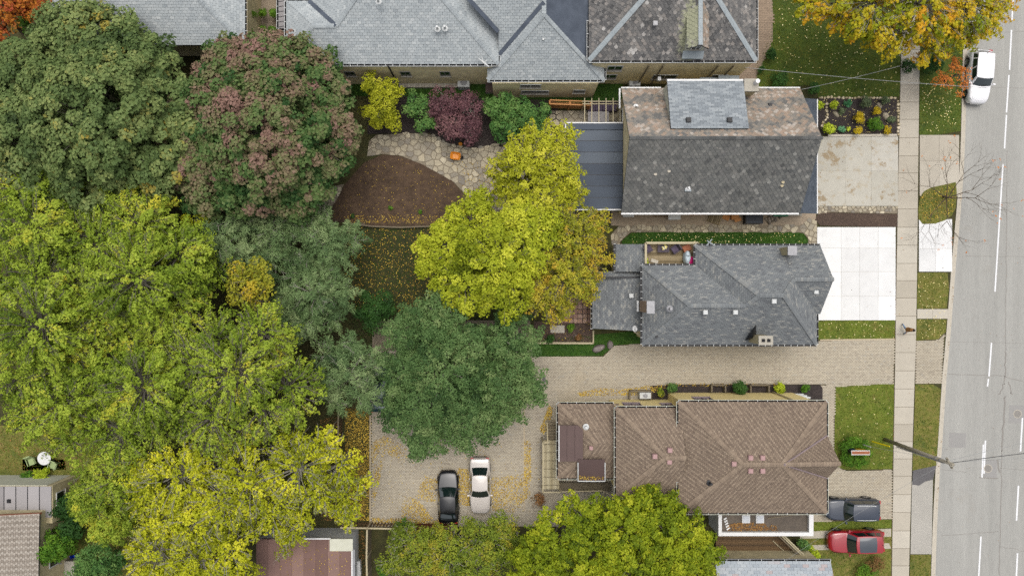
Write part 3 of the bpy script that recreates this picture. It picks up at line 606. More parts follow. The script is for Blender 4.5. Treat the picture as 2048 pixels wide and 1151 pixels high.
# stone borders
def stone_row(name, label, px, size, seed, m='stone_pale', z=.0, wide=1.0):
    P = [Vector(W(x, y, z)) for x, y in px]; r = random.Random(seed)
    o = thing(name, label, 'edging', P[0])
    for p, q in zip(P[:-1], P[1:]):
        d = q - p; L_ = d.length; d.normalize(); s = 0
        while s < L_:
            w = size * r.uniform(.6, 1.3); c = p + d * (s + w / 2); n = Vector((-d.y, d.x, 0)) * r.uniform(-.05, .05); c += n
            k = r.randrange(6, 9); ph = r.random() * 6; rw = w * .5; rd = size * r.uniform(.38, .6) * wide; a0 = math.atan2(d.y, d.x)
            ring = [(math.cos(ph + 6.283 * i / k) * rw * r.uniform(.8, 1.1), math.sin(ph + 6.283 * i / k) * rd * r.uniform(.8, 1.1)) for i in range(k)]
            ring = [(c.x + x * math.cos(a0) - y * math.sin(a0), c.y + x * math.sin(a0) + y * math.cos(a0)) for x, y in ring]
            ring.sort(key=lambda t: math.atan2(t[1] - c.y, t[0] - c.x))
            MB().prism(ring, z - .05, z + r.uniform(.06, .14), tone=r.random(), inset=.04).build('stone', M[m], o); s += w * .95
    return o
stone_row('stone_border', 'row of pale stones along the top of the front garden', [(1637, 195), (1700, 196), (1793, 197)], .3, 31)
stone_row('stone_border', 'row of pale stones between front garden and sidewalk', [(1796, 200), (1796, 268)], .32, 32)
MB().along(W(1655, 271.5, 0), W(1793, 270.5, 0), -.09, .09, -.05, .12, tone=.5).build('garden_kerb', M['kerb'], label='low concrete kerb between front garden and old driveway', cat='kerb')
stone_row('stone_border', 'winding line of pale stepping stones in the front garden', [(1653, 205), (1652, 220), (1655, 232), (1648, 244), (1643, 255)], .3, 33)
stone_row('stone_border', 'curved stone edging below the purple maple', [(862, 268), (890, 286), (915, 294), (945, 298), (985, 291), (1025, 284), (1060, 269)], .55, 34, m='stone', wide=.6)
stone_row('garden_step', 'long straight stone step crossing the patio', [(988, 375), (975, 398), (962, 424)], .9, 35, m='stone', wide=.4)
# ------------------------------------------------------------------ houses
def earclip(pl):
    idx = list(range(len(pl))); tr = []
    def area(a, b, c): return (pl[b][0] - pl[a][0]) * (pl[c][1] - pl[a][1]) - (pl[c][0] - pl[a][0]) * (pl[b][1] - pl[a][1])
    g = 0
    while len(idx) > 3 and g < 200:
        g += 1
        for k in range(len(idx)):
            a, b, c = idx[k - 1], idx[k], idx[(k + 1) % len(idx)]
            if area(a, b, c) <= 1e-9: continue
            if any(area(a, b, d) >= -1e-9 and area(b, c, d) >= -1e-9 and area(c, a, d) >= -1e-9 for d in idx if d not in (a, b, c)): continue
            tr.append((a, b, c)); idx.pop(k); break
        else: break
    if len(idx) == 3: tr.append(tuple(idx))
    return [[pl[i] for i in t] for t in tr]
def inpoly(p, pl):
    x, y = p; r = False; n = len(pl)
    for i in range(n):
        x1, y1 = pl[i]; x2, y2 = pl[(i + 1) % n]
        if (y1 > y) != (y2 > y) and x < (x2 - x1) * (y - y1) / (y2 - y1) + x1: r = not r
    return r

ST = {
 'light': dict(w=.36, e=.215, th=.022, mat='sh_light', tone=lambda r, c, g: g.gauss(.5, .2)),
 'dormer': dict(w=.5, e=.16, th=.02, mat='sh_dormer', tone=lambda r, c, g: g.random()),
 'grey': dict(w=.30, e=.145, th=.022, mat='sh_grey', tone=lambda r, c, g: g.uniform(.7, 1) if g.random() < .2 else (.05 if g.random() < .1 else g.gauss(.42, .12))),
 'brown': dict(w=.18, e=.145, th=.02, mat='sh_brown', tone=lambda r, c, g: g.gauss(.28, .14) if (c + r // 2) % 2 else g.gauss(.66, .16)),
 'tan': dict(w=.22, e=.17, th=.02, mat='sh_tan', tone=lambda r, c, g: g.gauss(.15, .1) if c % 2 else g.gauss(.75, .12)),
 'blue': dict(w=.5, e=.24, th=.022, mat='sh_blue', tone=lambda r, c, g: g.gauss(.45, .16) if g.random() > .06 else .95),
 'porch': dict(w=.3, e=.15, th=.02, mat='sh_porch', tone=lambda r, c, g: g.gauss(.5, .2)),
 'slate': dict(w=.36, e=.24, th=.026, mat='slate', shape='scale', tone=lambda r, c, g: g.gauss(.42, .15) if g.random() > .015 else .85),
 'slate_o': dict(w=.34, e=.2, th=.026, mat='slate_orange', shape='scale', tone=lambda r, c, g: g.gauss(.5 + .25 * math.sin(r * .55 + c * .17), .26)),
 'slate_l': dict(w=.34, e=.23, th=.026, mat='slate_lichen', shape='scale', tone=lambda r, c, g: g.gauss(.42, .22)),
}
class Roof:
    def __init__(s, parent, seed=0):
        s.p = parent; s.base = MB(); s.sh = {}; s.g = random.Random(seed)
    def plane(s, pts, style, thick=.14, coff=0):
        """pts: world triples (first three define the plane, the first two the eave) and (px, py) pairs set on that plane"""
        A, B, C = [Vector(p) for p in pts[:3]]
        n = (B - A).cross(C - A)
        if n.z < 0: n = -n
        n.normalize(); P = [A, B, C]
        b, c = -n.x / n.z, -n.y / n.z; a = A.z - b * A.x - c * A.y
        for p in pts[3:]:
            if len(p) == 3:
                P.append(Vector(p)); continue
            X, Y = (p[0] - CX) / S, (CY - p[1]) / S; g = (b * X + c * Y) / H; z = (a + H * g) / (1 + g); P.append(Vector(W(p[0], p[1], z)))
        k = len(P)
        ar = sum(P[i].x * P[(i + 1) % k].y - P[(i + 1) % k].x * P[i].y for i in range(k))
        R = P if ar > 0 else P[::-1]
        s.base.add([(q.x, q.y, q.z) for q in R] + [(q.x, q.y, q.z - thick) for q in R],
                   [list(range(k)), list(range(k, 2 * k))[::-1]] + [(i, i + k, (i + 1) % k + k, (i + 1) % k) for i in range(k)])
        st = ST[style]; u = (B - A).normalized(); v = n.cross(u)
        if v.z < 0: v = -v
        L2 = [((q - A).dot(u), (q - A).dot(v)) for q in R]
        a2 = sum(L2[i][0] * L2[(i + 1) % k][1] - L2[(i + 1) % k][0] * L2[i][1] for i in range(k))
        if a2 < 0: L2 = L2[::-1]
        tris = earclip(L2)
        mb = s.sh.setdefault(st['mat'], MB()); w, e, th = st['w'], st['e'], st['th']; sc = st.get('shape') == 'scale'
        s0, s1 = min(p[0] for p in L2), max(p[0] for p in L2); t0, t1 = min(p[1] for p in L2), max(p[1] for p in L2)
        for r in range(-1, int((t1 - t0) / e) + 2):
            tb = t0 + r * e; off = (r % 2) * w * .5
            for cidx in range(-1, int((s1 - s0) / w) + 2):
                sb = s0 + cidx * w + off - w * .5; tone = min(1, max(0, st['tone'](r, cidx, s.g))); g_ = .008
                lift = s.g.uniform(0, .006)
                if sc: q = [(sb + w * .27, tb), (sb + w * .73, tb), (sb + w - g_, tb + e * .62), (sb + w - g_, tb + e * 1.7), (sb + g_, tb + e * 1.7), (sb + g_, tb + e * .62)]; eh = e * 1.7
                else: q = [(sb + g_, tb), (sb + w - g_, tb), (sb + w - g_, tb + e * 1.05), (sb + g_, tb + e * 1.05)]; eh = e * 1.05
                ins = [inpoly(p, L2) for p in q]
                if all(ins): pieces = [q]
                elif sc and not any(ins): continue
                else:
                    pieces = []
                    for t in tris:
                        pc = q
                        for i in range(3):
                            x1, y1 = t[i]; x2, y2 = t[(i + 1) % 3]; pc = clip_half(pc, (y2 - y1), -(x2 - x1), (y2 - y1) * x1 - (x2 - x1) * y1)
                            if len(pc) < 3: break
                        if len(pc) >= 3: pieces.append(pc)
                for pc in pieces:
                    m = len(pc); vs = []
                    for x, y in pc:
                        vs.append(A + u * x + v * y + n * (.004 + lift + th * (1 - (y - tb) / eh) * (1.6 if sc else 1)))
                    for x, y in pc: vs.append(A + u * x + v * y)
                    # orientation
                    nn = (vs[1] - vs[0]).cross(vs[2] - vs[0])
                    hi = [pc_[1] > tb + eh - 1e-4 for pc_ in pc]; fs = [list(range(m))] + [((i + 1) % m, i, i + m, (i + 1) % m + m) for i in range(m) if not (hi[i] and hi[(i + 1) % m])]
                    if nn.dot(n) < 0: fs = [f[::-1] for f in fs]
                    mb.add([(q_.x, q_.y, q_.z) for q_ in vs], fs, tone)
        return P
    def cap(s, p, q, m, w=.17, step=.24, drop=.05, lift=.05, name='ridge_cap', tones=(.3, .8)):
        p, q = Vector(p), Vector(q); d = q - p; L_ = d.length; d.normalize(); n = Vector((-d.y, d.x, 0)).normalized(); mb = MB()
        k = max(1, int(L_ / step))
        for i in range(k):
            a = p + d * (L_ * i / k); b = p + d * (L_ * (i + 1.12) / k); z0 = Vector((0, 0, lift + .018)); z1 = Vector((0, 0, lift))
            dr = Vector((0, 0, drop)); bt = Vector((0, 0, .03))
            vs = [a + z0 + n * -w - dr, a + z0, a + z0 + n * w - dr, b + z1 + n * -w - dr, b + z1, b + z1 + n * w - dr]
            vs += [x - bt for x in vs]
            mb.add(vs, [(1, 0, 3, 4), (2, 1, 4, 5), (0, 1, 7, 6), (1, 2, 8, 7), (0, 6, 9, 3), (2, 5, 11, 8), (3, 9, 10, 4), (4, 10, 11, 5)], s.g.uniform(*tones))
        return mb.build(name, M[m], s.roof)
    def finish(s):
        s.roof = s.base.build('roof', M['deck_roof'], s.p)
        for k, mb in s.sh.items(): mb.build('slates' if 'slate' in k else 'shingles', M[k], s.roof, kind='stuff')
        return s.roof
def gutter(parent, p, q, side, lip='offwhite', pan='dark', step=.55, clip=.035):
    mb = MB(); mb.along(p, q, .0, .13, -.1, -.085, side, m=1); mb.along(p, q, .13, .16, -.11, .0, side, m=0); mb.along(p, q, -.02, .0, -.16, -.01, side, m=1)
    o = mb.build('gutter', [M[lip], M[pan]], parent)
    d = Vector(q) - Vector(p); n = max(1, int(d.length / step)); cb = MB()
    for i in range(n + 1):
        a = Vector(p) + d * (i / n); b = a + d.normalized() * clip; cb.along(a, b, -.02, .165, .0, .012, side)
    cb.build('gutter_brackets', M['offwhite'], o, kind='stuff')
    return o
def window(parent, c, w, h, face, frame='white', recess=True, lintel=None, glass='glass'):
    dx, dy = {'N': (0, 1), 'S': (0, -1), 'E': (1, 0), 'W': (-1, 0)}[face]; tx, ty = -dy, dx
    def bar(mb, s0, s1, o0, o1, z0, z1, m=0):
        vs = [(c[0] + tx * a + dx * o, c[1] + ty * a + dy * o, c[2] + z) for a in (s0, s1) for o, z in ((o0, z0), (o1, z0), (o1, z1), (o0, z1))]
        mb.add(vs, [(0, 1, 2, 3), (7, 6, 5, 4), (0, 4, 5, 1), (1, 5, 6, 2), (2, 6, 7, 3), (3, 7, 4, 0)], m=m)
    f = MB(); t = .07
    bar(f, -w / 2 - t, -w / 2, -.02, .05, 0, h); bar(f, w / 2, w / 2 + t, -.02, .05, 0, h); bar(f, -w / 2 - t, w / 2 + t, -.02, .05, h, h + t); bar(f, -.025, .025, -.02, .04, 0, h)
    o = f.build('window', M[frame], parent)
    g = MB(); bar(g, -w / 2, w / 2, -.01, .015, 0, h); g.build('pane', M[glass], o)
    sl_ = MB(); bar(sl_, -w / 2 - .12, w / 2 + .12, -.02, .12, -.08, 0); sl_.build('sill', M['conc'] if not lintel else M[lintel], o)
    if lintel:
        l = MB(); bar(l, -w / 2 - .12, w / 2 + .12, -.02, .07, h + t, h + t + .16); l.build('lintel', M[lintel], o)
    return o
def walls(parent, pl, z1, m, z0=-.1, name='wall'):
    return MB().prism(pl, z0, z1).build(name, M[m], parent)
def vent_box(parent, p, s=.42, m='offwhite', h=.16, rot=0.0):
    mb = MB(); mb.box((p[0], p[1], p[2] - .12), (s, s, h + .12), rot); mb.box((p[0], p[1], p[2] + h), (s * .8, s * .8, .03), rot)
    return mb.build('roof_vent', M[m], parent)
def pipe(parent, p, r=.06, h=.4, m='offwhite'):
    mb = MB().cyl((p[0], p[1], p[2] - .15), r, h + .15, 10); mb.cyl((p[0], p[1], p[2] - .02), r * 2.6, .05, 12, r2=r * 1.3)
    return mb.build('vent_pipe', M[m], parent)
def rectw(x0, x1, y0, y1): return [(x0, y0), (x1, y0), (x1, y1), (x0, y1)]

# ---- long buff brick house along the top ----
bh = thing('brick_house', 'long buff brick house with pale shingle roofs across the top', 'house', W(990, 60, 0))
walls(bh, rectw(-17.6, -1.4, 17.7, 30), 4.85, 'brick'); walls(bh, rectw(-1.6, 7.0, 16.55, 30), 4.1, 'brick', name='wing_wall')
walls(bh, rectw(6.4, 19.0, 17.75, 30), 5.45, 'brick', name='front_wall')
r = Roof(bh, 1)
zs = 5.0; sw = (-17.95, 17.8, zs); se = (-1.07, 17.8, zs); k = .56
lw = (-15.45, 20.3, 6.4); lr = (-13.64, 20.3, 6.4)
top = (-13.64 + 9, 29.3, 6.4 + 9 * k); d_ = 7.5
tE = (-1.07 - d_, 17.8 + d_, zs + k * d_); tW = (-13.64 + 4.98, 25.28, 6.4 + 4.98 * k)
r.plane([sw, se, tE, tW, lr, lw], 'light')
r.plane([(-17.95, 22.8, zs), sw, lw], 'light')
r.plane([(-17.95, 22.8, zs), (-15.1, 22.8, zs), lr, lw], 'light')
r.plane([(-16.14, 22.8, zs), (-16.14, 30, zs), (-8.66, 30, 6.4 + 4.98 * k), tW, lr], 'light')
r.plane([se, (-1.07, 30, zs), (tE[0], 30, tE[2]), tE], 'light')
# wing
za = 7.3; wsw, wse = W(975, 160, 4.2), W(1208, 160, 4.2); ap = W(1088, 28, za)
r.plane([wsw, wse, ap], 'light')
r.plane([wsw, (wsw[0], 30, 4.2), (ap[0], 30, za), ap], 'light')
r.plane([wse, (wse[0], 17.9, 4.2), W(1176, 124, 5.05)], 'light')
B0 = Vector(W(998, 111, 4.86)); B1 = Vector(W(1086, 7, 7.25)); n_ = .68
Cp = lambda x, y_: 4.86 + .059 * (x - B0.x) + n_ * (y_ - B0.y)
r.plane([tuple(B0), (B0.x + 1, B0.y, Cp(B0.x + 1, B0.y)), (B0.x, B0.y + 3, Cp(B0.x, B0.y + 3))], 'light') if False else None
pc = [(B0.x - .02, B0.y, Cp(B0.x, B0.y)), (ap[0] + .1, B1.y + .9, Cp(ap[0], B1.y + .9)), (ap[0] - .2, 27, Cp(ap[0], 27))]
r.plane([(-1.07, B0.y, Cp(-1.07, B0.y)), (B0.x + .03, B0.y, Cp(B0.x, B0.y)), (2.36, 21.9, Cp(2.36, 21.9)), (3.2, 26, Cp(3.2, 26)), (-4.2, 26, Cp(-4.2, 26)), (936, -4), (997, 65)], 'light')
# slate front block
fk = .68; fz = 5.6; fsw = W(1178, 121, fz); fse = W(1512, 121, fz)
dd = 6.5
r.plane([fsw, fse, (fse[0] - dd, fse[1] + dd, fz + fk * dd), (fsw[0] + dd, fsw[1] + dd, fz + fk * dd)], 'slate_l')
r.plane([fsw, (fsw[0], 30, fz), (fsw[0] + dd, 30, fz + fk * dd), (fsw[0] + dd, fsw[1] + dd, fz + fk * dd)], 'slate_l')
r.plane([fse, (fse[0], 30, fz), (fse[0] - dd, 30, fz + fk * dd), (fse[0] - dd, fse[1] + dd, fz + fk * dd)], 'slate_l')
rf = r.finish()
bar = lambda p, q, m, w, nm, par, lift=.05: r.cap(p, q, m, w=w, step=.9, name=nm, lift=lift)
for p, q in ((fsw, (fsw[0] + dd, fsw[1] + dd, fz + fk * dd)), (fse, (fse[0] - dd, fse[1] + dd, fz + fk * dd))): bar(p, q, 'lead', .19, 'hip_flashing', rf)
for p, q in ((sw, lw), (lw, lr), (lr, tW), (se, tE), (wsw, ap), (wse, ap), (ap, (ap[0], 30, za))): r.cap(p, q, 'sh_light', tones=(.0, .5))
def valley(p, q, m='flat_dark', w=.16):
    p, q = Vector(p), Vector(q); d = q - p; n = Vector((-d.y, d.x, 0)).normalized() * w; u = Vector((0, 0, .045))
    MB().add([p - n + u, q - n + u, q + n + u, p + n + u, p - n, q - n, q + n, p + n], [(0, 1, 2, 3), (0, 4, 5, 1), (3, 2, 6, 7), (0, 3, 7, 4), (1, 5, 6, 2)]).build('valley_flashing', M[m], rf)
valley((-16.14, 22.8, zs + .06), Vector(lr) + Vector((0, 0, .06))); valley(W(997, 64, 6.2), W(937, -2, 7.3)); valley(W(998, 110, 4.95), W(1088, 5, 7.4))
# membrane covered slope between the wings
q0, q1_, q2, q3 = Vector(ap), Vector(wse).lerp(Vector(ap), .28), (7.6, 18.4, 4.9), (7.6, 30, 4.9)
MB().add([tuple(q0 + Vector((.1, .1, .03))), tuple(q1_ + Vector((.1, .1, .03))), q2, q3, (ap[0] + .1, 30, za)], [(4, 3, 2, 1, 0)]).build('membrane_slope', M['flat_dark'], bh)
# dormer on the slate roof
dx0, dx1 = W(1377, 60, 8)[0], W(1421, 60, 8)[0]; yf = W(1400, 92, 7.4)[1]; zt = 8.3; xm = (dx0 + dx1) / 2
dm = MB().add([(dx0 + .15, yf, 6.2), (dx1 - .15, yf, 6.2), (dx1 - .15, yf, 7.6), (xm, yf, zt - .05), (dx0 + .15, yf, 7.6), (dx0 + .15, 26, 6.2), (dx1 - .15, 26, 6.2), (dx1 - .15, 26, 7.6), (xm, 26, zt - .05), (dx0 + .15, 26, 7.6)],
              [(0, 1, 2, 3, 4), (0, 4, 9, 5), (1, 6, 7, 2)]).build('dormer', M['siding'], bh)
dr = Roof(bh, 5)
dr.plane([(dx0, yf - .25, 7.5), (dx0, 26, 7.5), (xm, 26, zt), (xm, yf - .25, zt)], 'slate_l'); dr.plane([(dx1, yf - .25, 7.5), (dx1, 26, 7.5), (xm, 26, zt), (xm, yf - .25, zt)], 'slate_o')
dro = dr.finish(); dr.cap((xm, yf - .25, zt), (xm, 26, zt), 'lead', w=.16, step=.9)
window(dm, (xm, yf, 6.75), .6, .8, 'S')
MB().add([(dx0, yf - .5, 6.0), (dx1, yf - .5, 6.0), (dx1, yf, 6.35), (dx0, yf, 6.35), (dx0, yf - .5, 5.9), (dx1, yf - .5, 5.9)], [(0, 1, 2, 3), (4, 5, 1, 0)]).build('dormer_apron', M['lead'], dm)
gutter(bh, (-17.95, 17.78, 5.0), (-1.07, 17.78, 5.0), 1); gutter(bh, (-1.05, 17.8, 5.0), (-1.05, 20.4, 5.0), 1); gutter(bh, (wsw[0], wsw[1] - .02, 4.2), (wse[0], wse[1] - .02, 4.2), 1)
gutter(bh, (fsw[0], fsw[1] - .02, fz), (fse[0], fse[1] - .02, fz), 1, step=.8); gutter(bh, (fse[0] + .02, fse[1], fz), (fse[0] + .02, 26, fz), 1, step=.8); gutter(bh, (-17.97, 17.8, 5.0), (-17.97, 22.8, 5.0), -1); gutter(bh, (-17.9, 22.85, 5.0), (-15.2, 22.85, 5.0), -1)
gutter(bh, (fsw[0] - .02, fsw[1], fz), (fsw[0] - .02, 21, fz), -1, step=.8); gutter(bh, (wse[0] + .02, wse[1], 4.2), (wse[0] + .02, 18, 4.2), 1)
for px in (700, 811, 890): window(bh, W(px, 150, 0)[:0] or ((px - CX) / S * .95, 17.7, 2.3), .7, 1.1, 'S', frame='grey_metal')
for px, zz, w in ((1070, 1.2, 2.2), (1158, 1.4, .9), (1060, 2.9, 1.6)): window(bh, ((px - CX) / S * .97, 16.55, zz), w, .8, 'S', frame='offwhite')
for px, zz, w in ((1225, 3.6, 1.1), (1222, 1.4, 1.1), (1335, 1.3, 1.9), (1445, 1.3, 1.2)): window(bh, ((px - CX) / S * .95, 17.75, zz), w, 1.1, 'S', frame='offwhite')
for px in (783, 1290, 1318, 1425, 1455):
    x = (px - CX) / S * .94; MB().tube([(x, 17.62, 5.2), (x, 17.62, .1)], .06, 6).build('downpipe', M['wood_grey'] if px != 783 else M['black'], bh)
MB().box((W(1455, 0, 3.4)[0] * 1.01, 17.15, 3.1), (1.7, .6, .12)).build('awning', M['lead'], bh)
MB().box((W(1413, 0, 2)[0], 17.25, 2.6), (1.5, .4, .1)).build('door_hood', M['lead'], bh)
lb = MB()
for i in range(22): lb.box((W(801 + i * 5.6, 0, .3)[0], W(0, 171, .3)[1], -.05), (.23, .34, .4), tone=RNG.random())
lb.build('stone_ledge', M['slab'], bh)
for x, y, zz in ((875, 58, 7.0), (890, 57, 7.0), (757, 3, 8.3)): pipe(bh, W(x, y, zz - .3), .09, .5)
pipe(bh, W(1086, 82, 5.9), .08, .4); vent_box(bh, W(1310, 48, 7.5), .35, 'grey_metal')
MB().box((W(1318, 0, 3)[0], 17.2, 2.9), (.25, .3, .3)).build('wall_lamp', M['white'], bh)

# ---- neighbour roof top left, and small metal roof ----
nh = thing('grey_roof_house', 'pale grey shingled house roof behind the dark maple at the top', 'house', W(380, 10, 0))
walls(nh, rectw(W(115, 0, 4)[0], W(486, 0, 4)[0], W(0, 78, 4)[1], 34), 4.6, 'brick_g')
r = Roof(nh, 3); e0, e1 = W(100, 90, 4.7), W(490, 90, 4.7); q1 = (e1[0] - 5.5, e1[1] + 5.5, 7.6); q0 = (e0[0] + 5.5, e0[1] + 5.5, 7.6)
r.plane([e0, e1, q1, q0], 'light'); r.plane([e1, (e1[0], 34, 4.7), (q1[0], 34, 7.6), q1], 'light'); r.plane([e0, (e0[0], 34, 4.7), (q0[0], 34, 7.6), q0], 'light'); r.finish()
r.cap(e1, q1, 'sh_light', tones=(0, .3)); r.cap(e0, q0, 'sh_light', tones=(0, .3)); gutter(nh, (e1[0] + .02, e1[1], 4.7), (e1[0] + .02, 30, 4.7), 1, lip='wood_pale')
sp = thing('lean_to', 'narrow grey metal lean-to roof beside the courtyard evergreens', 'lean-to', W(564, 20, 0))
a0, a1, b0 = W(557, 57, 2.6), W(573, 57, 2.9), W(557, -60, 2.6)
walls(sp, rectw(a0[0] + .1, a1[0] - .05, a0[1] + .15, 27), 2.4, 'siding')
MB().add([a0, a1, (a1[0], 27, 2.9), (a0[0], 27, 2.6), (a0[0], a0[1], 2.5), (a1[0], a1[1], 2.8), (a1[0], 27, 2.8), (a0[0], 27, 2.5)], [(0, 1, 2, 3), (4, 5, 1, 0), (7, 4, 0, 3)]).build('roof', M['grey_sheet'], sp)
for i in range(16): MB().along((a0[0], a0[1] + .1 + i * .42, 2.61), (a1[0], a0[1] + .1 + i * .42, 2.91), -.012, .012, 0, .03).build('seam', M['black'], sp)
gutter(sp, (a0[0] - .02, a0[1], 2.6), (a0[0] - .02, 27, 2.6), -1); gutter(sp, (a0[0], a0[1] - .02, 2.6), (a1[0], a1[1] - .02, 2.7), 1)

# ---- slate house ----
sh = thing('slate_house', 'gabled house with mottled orange and grey slates and a grey dormer', 'house', W(1430, 300, 0))
ze, zr = 4.0, 7.9; yN, yS, yR = 16.15, 6.1, 11.3; xW_, xE_ = 8.85, 23.35
walls(sh, rectw(xW_ + .35, xE_ - .35, yS + .35, yN - .35), ze, 'brick')
MB().add([(xW_ + .35, yS + .35, ze), (xW_ + .35, yN - .35, ze), (xW_ + .35, yR, zr - .2), (xE_ - .35, yS + .35, ze), (xE_ - .35, yN - .35, ze), (xE_ - .35, yR, zr - .2)], [(0, 2, 1), (3, 4, 5)]).build('gable_wall', M['brick'], sh)
r = Roof(sh, 7)
r.plane([(xW_, yS, ze), (xE_, yS, ze), (xE_, yR, zr), (xW_, yR, zr)], 'slate'); r.plane([(xW_, yN, ze), (xE_, yN, ze), (xE_, yR, zr), (xW_, yR, zr)], 'slate_o')
# porch roof at the street end
px_ = 25.22; r.plane([(px_, yS + .05, 2.85), (px_, 15.6, 2.85), (xE_ - .5, 15.6, 3.5), (xE_ - .5, yS + .05, 3.5)], 'porch')
# shed dormer
dz0, dz1 = 7.45, 6.15; dW, dE = W(1338, 210, 6.8)[0], W(1492, 210, 6.8)[0]; yDn = 16.1; yDs = W(0, 257, dz0)[1]
r.plane([(dW, yDn, dz1), (dE, yDn, dz1), (dE, yDs, dz0), (dW, yDs, dz0)], 'dormer')
r.finish()
r.cap((xW_, yR, zr), (xE_, yR, zr), 'slate', w=.13, step=.5, tones=(.0, .25), name='ridge_tile')
MB().add([(dW + .1, yDn - .1, ze), (dE - .1, yDn - .1, ze), (dE - .1, yDn - .1, dz1 - .1), (dW + .1, yDn - .1, dz1 - .1), (dW + .1, yDs, dz0 - .12), (dE - .1, yDs, dz0 - .12), (dW + .1, yDs, dz0 - .5), (dE - .1, yDs, dz0 - .5)],
         [(0, 3, 2, 1), (0, 6, 4, 3), (1, 2, 5, 7)]).build('dormer_wall', M['siding'], sh)
for px in (1377, 1459): vent_box(sh, W(px, 240, 7.35), .36, 'black', .12)
MB().along((dW, yDn + .02, dz1), (dE, yDn + .02, dz1), -.12, .02, -.14, .035, 1).build('dormer_fascia', M['white'], sh)
MB().along((xW_, yS, ze), (xE_ - .1, yS, ze), .0, .15, -.14, .02, 1).build('gutter', M['white'], sh); MB().along((xW_, yN, ze), (dW, yN, ze), .0, .12, -.14, .02, -1).build('gutter', M['white'], sh)
MB().along((dE, yN, ze), (xE_, yN, ze), .0, .12, -.14, .02, -1).build('gutter', M['white'], sh); MB().along((xW_ - .06, yN, ze), (xW_ - .06, yN - 1.6, ze), -.12, .0, -.2, .03, -1).build('bargeboard', M['white'], sh)
MB().along((px_, yS + .05, 2.85), (px_, 15.6, 2.85), -.01, .09, -.16, .02, 1).build('porch_gutter', M['white'], sh)
for y in (yS + .4, 9.0, 12.2, 15.3): MB().box((px_ - .25, y, -.1), (.16, .16, 2.85)).build('porch_post', M['white'], sh)
MB().box((px_ - 1.2, (yS + 15.6) / 2, -.1), (2.2, 9.2, .35)).build('porch_floor', M['conc'], sh)
c = W(1503, 170, 6.3); ch = MB().box((c[0], c[1], -.1), (1.0, .85, 6.2)).build('chimney', M['brick_g'], sh); MB().box((c[0], c[1], 6.1), (1.12, .98, .2)).build('chimney_cap', M['conc'], ch); MB().cyl((c[0] + .3, c[1] + .15, 6.3), .17, .55, 14).build('flue', M['white'], ch)
def on_sh(px, py, north):   # point on a slope of this roof
    kk = (zr - ze) / (yN - yR) if north else (zr - ze) / (yR - yS); z = 6.0
    for _ in range(8):
        y_ = W(px, py, z)[1]; z = zr - kk * abs(y_ - yR)
    return W(px, py, z + .06)
pipe(sh, on_sh(1272, 213, True), .08, .35, 'white'); vent_box(sh, on_sh(1540, 210, True), .3, 'black', .06); pipe(sh, on_sh(1376, 376, False), .08, .35, 'white')
p = on_sh(1376, 379, False); MB().box((p[0], p[1], p[2] - .03), (.5, .3, .05)).build('flashing', M['lead'], sh)
for px, py in ((1566, 364), (1564, 371), (1311, 348), (1338, 342)): p = on_sh(px, py, False); MB().cyl((p[0], p[1], p[2] - .03), .13, .05, 8).build('slate_patch', M['wood_pale'] if px > 1500 else M['slab'], sh)
window(sh, (xW_ + .35, W(0, 228, 3)[1], 1.4), 1.0, 1.3, 'W'); window(sh, (12, yS + .35, 1.5), 1.2, 1.2, 'S'); window(sh, (18.5, yS + .35, 1.5), 1.2, 1.2, 'S')
# flat rear roof
fz_ = 3.0; f = [W(1132, 247, fz_), W(1258, 247, fz_), W(1245, 418, fz_), W(1132, 418, fz_)]
fx0, fx1, fy1, fy0 = f[0][0], xW_ + .3, f[0][1], f[3][1]
walls(sh, rectw(fx0 + .25, fx1, fy0 + .25, fy1 - .25), 2.75, 'siding', name='rear_wall')
MB().prism(rectw(fx0, fx1, fy0, fy1), 2.75, 2.9).build('flat_roof', M['black'], sh)
n = 7; hh = (fy1 - .5 - fy0) / n
for i in range(n): MB().add([(fx0 + .45, fy0 + i * hh + .05, 2.915), (fx1, fy0 + i * hh + .05, 2.915), (fx1, fy0 + (i + 1) * hh, 2.94), (fx0 + .45, fy0 + (i + 1) * hh, 2.94), (fx0 + .45, fy0 + (i + 1) * hh, 2.9), (fx1, fy0 + (i + 1) * hh, 2.9)], [(0, 1, 2, 3), (3, 2, 5, 4)], tone=RNG.random()).build('membrane_sheet', M['membrane'], sh)
MB().along((fx0 + .02, fy1, 2.9), (fx1, fy1, 2.9), .02, .5, .0, .14, 1, tone=.1).build('roof_upstand', M['membrane'], sh); MB().along((fx0, fy0, 2.9), (fx0, fy1 - .5, 2.9), .02, .42, .0, .14, 1, tone=.15).build('roof_upstand', M['membrane'], sh)
for p, q in (((fx0, fy0, 2.9), (fx0, fy1, 2.9)), ((fx0, fy1, 2.9), (fx1, fy1, 2.9)), ((fx1, fy0, 2.9), (fx0, fy0, 2.9))): MB().along(p, q, -.1, .0, -.15, .16, 1).build('roof_edge', M['white'], sh)

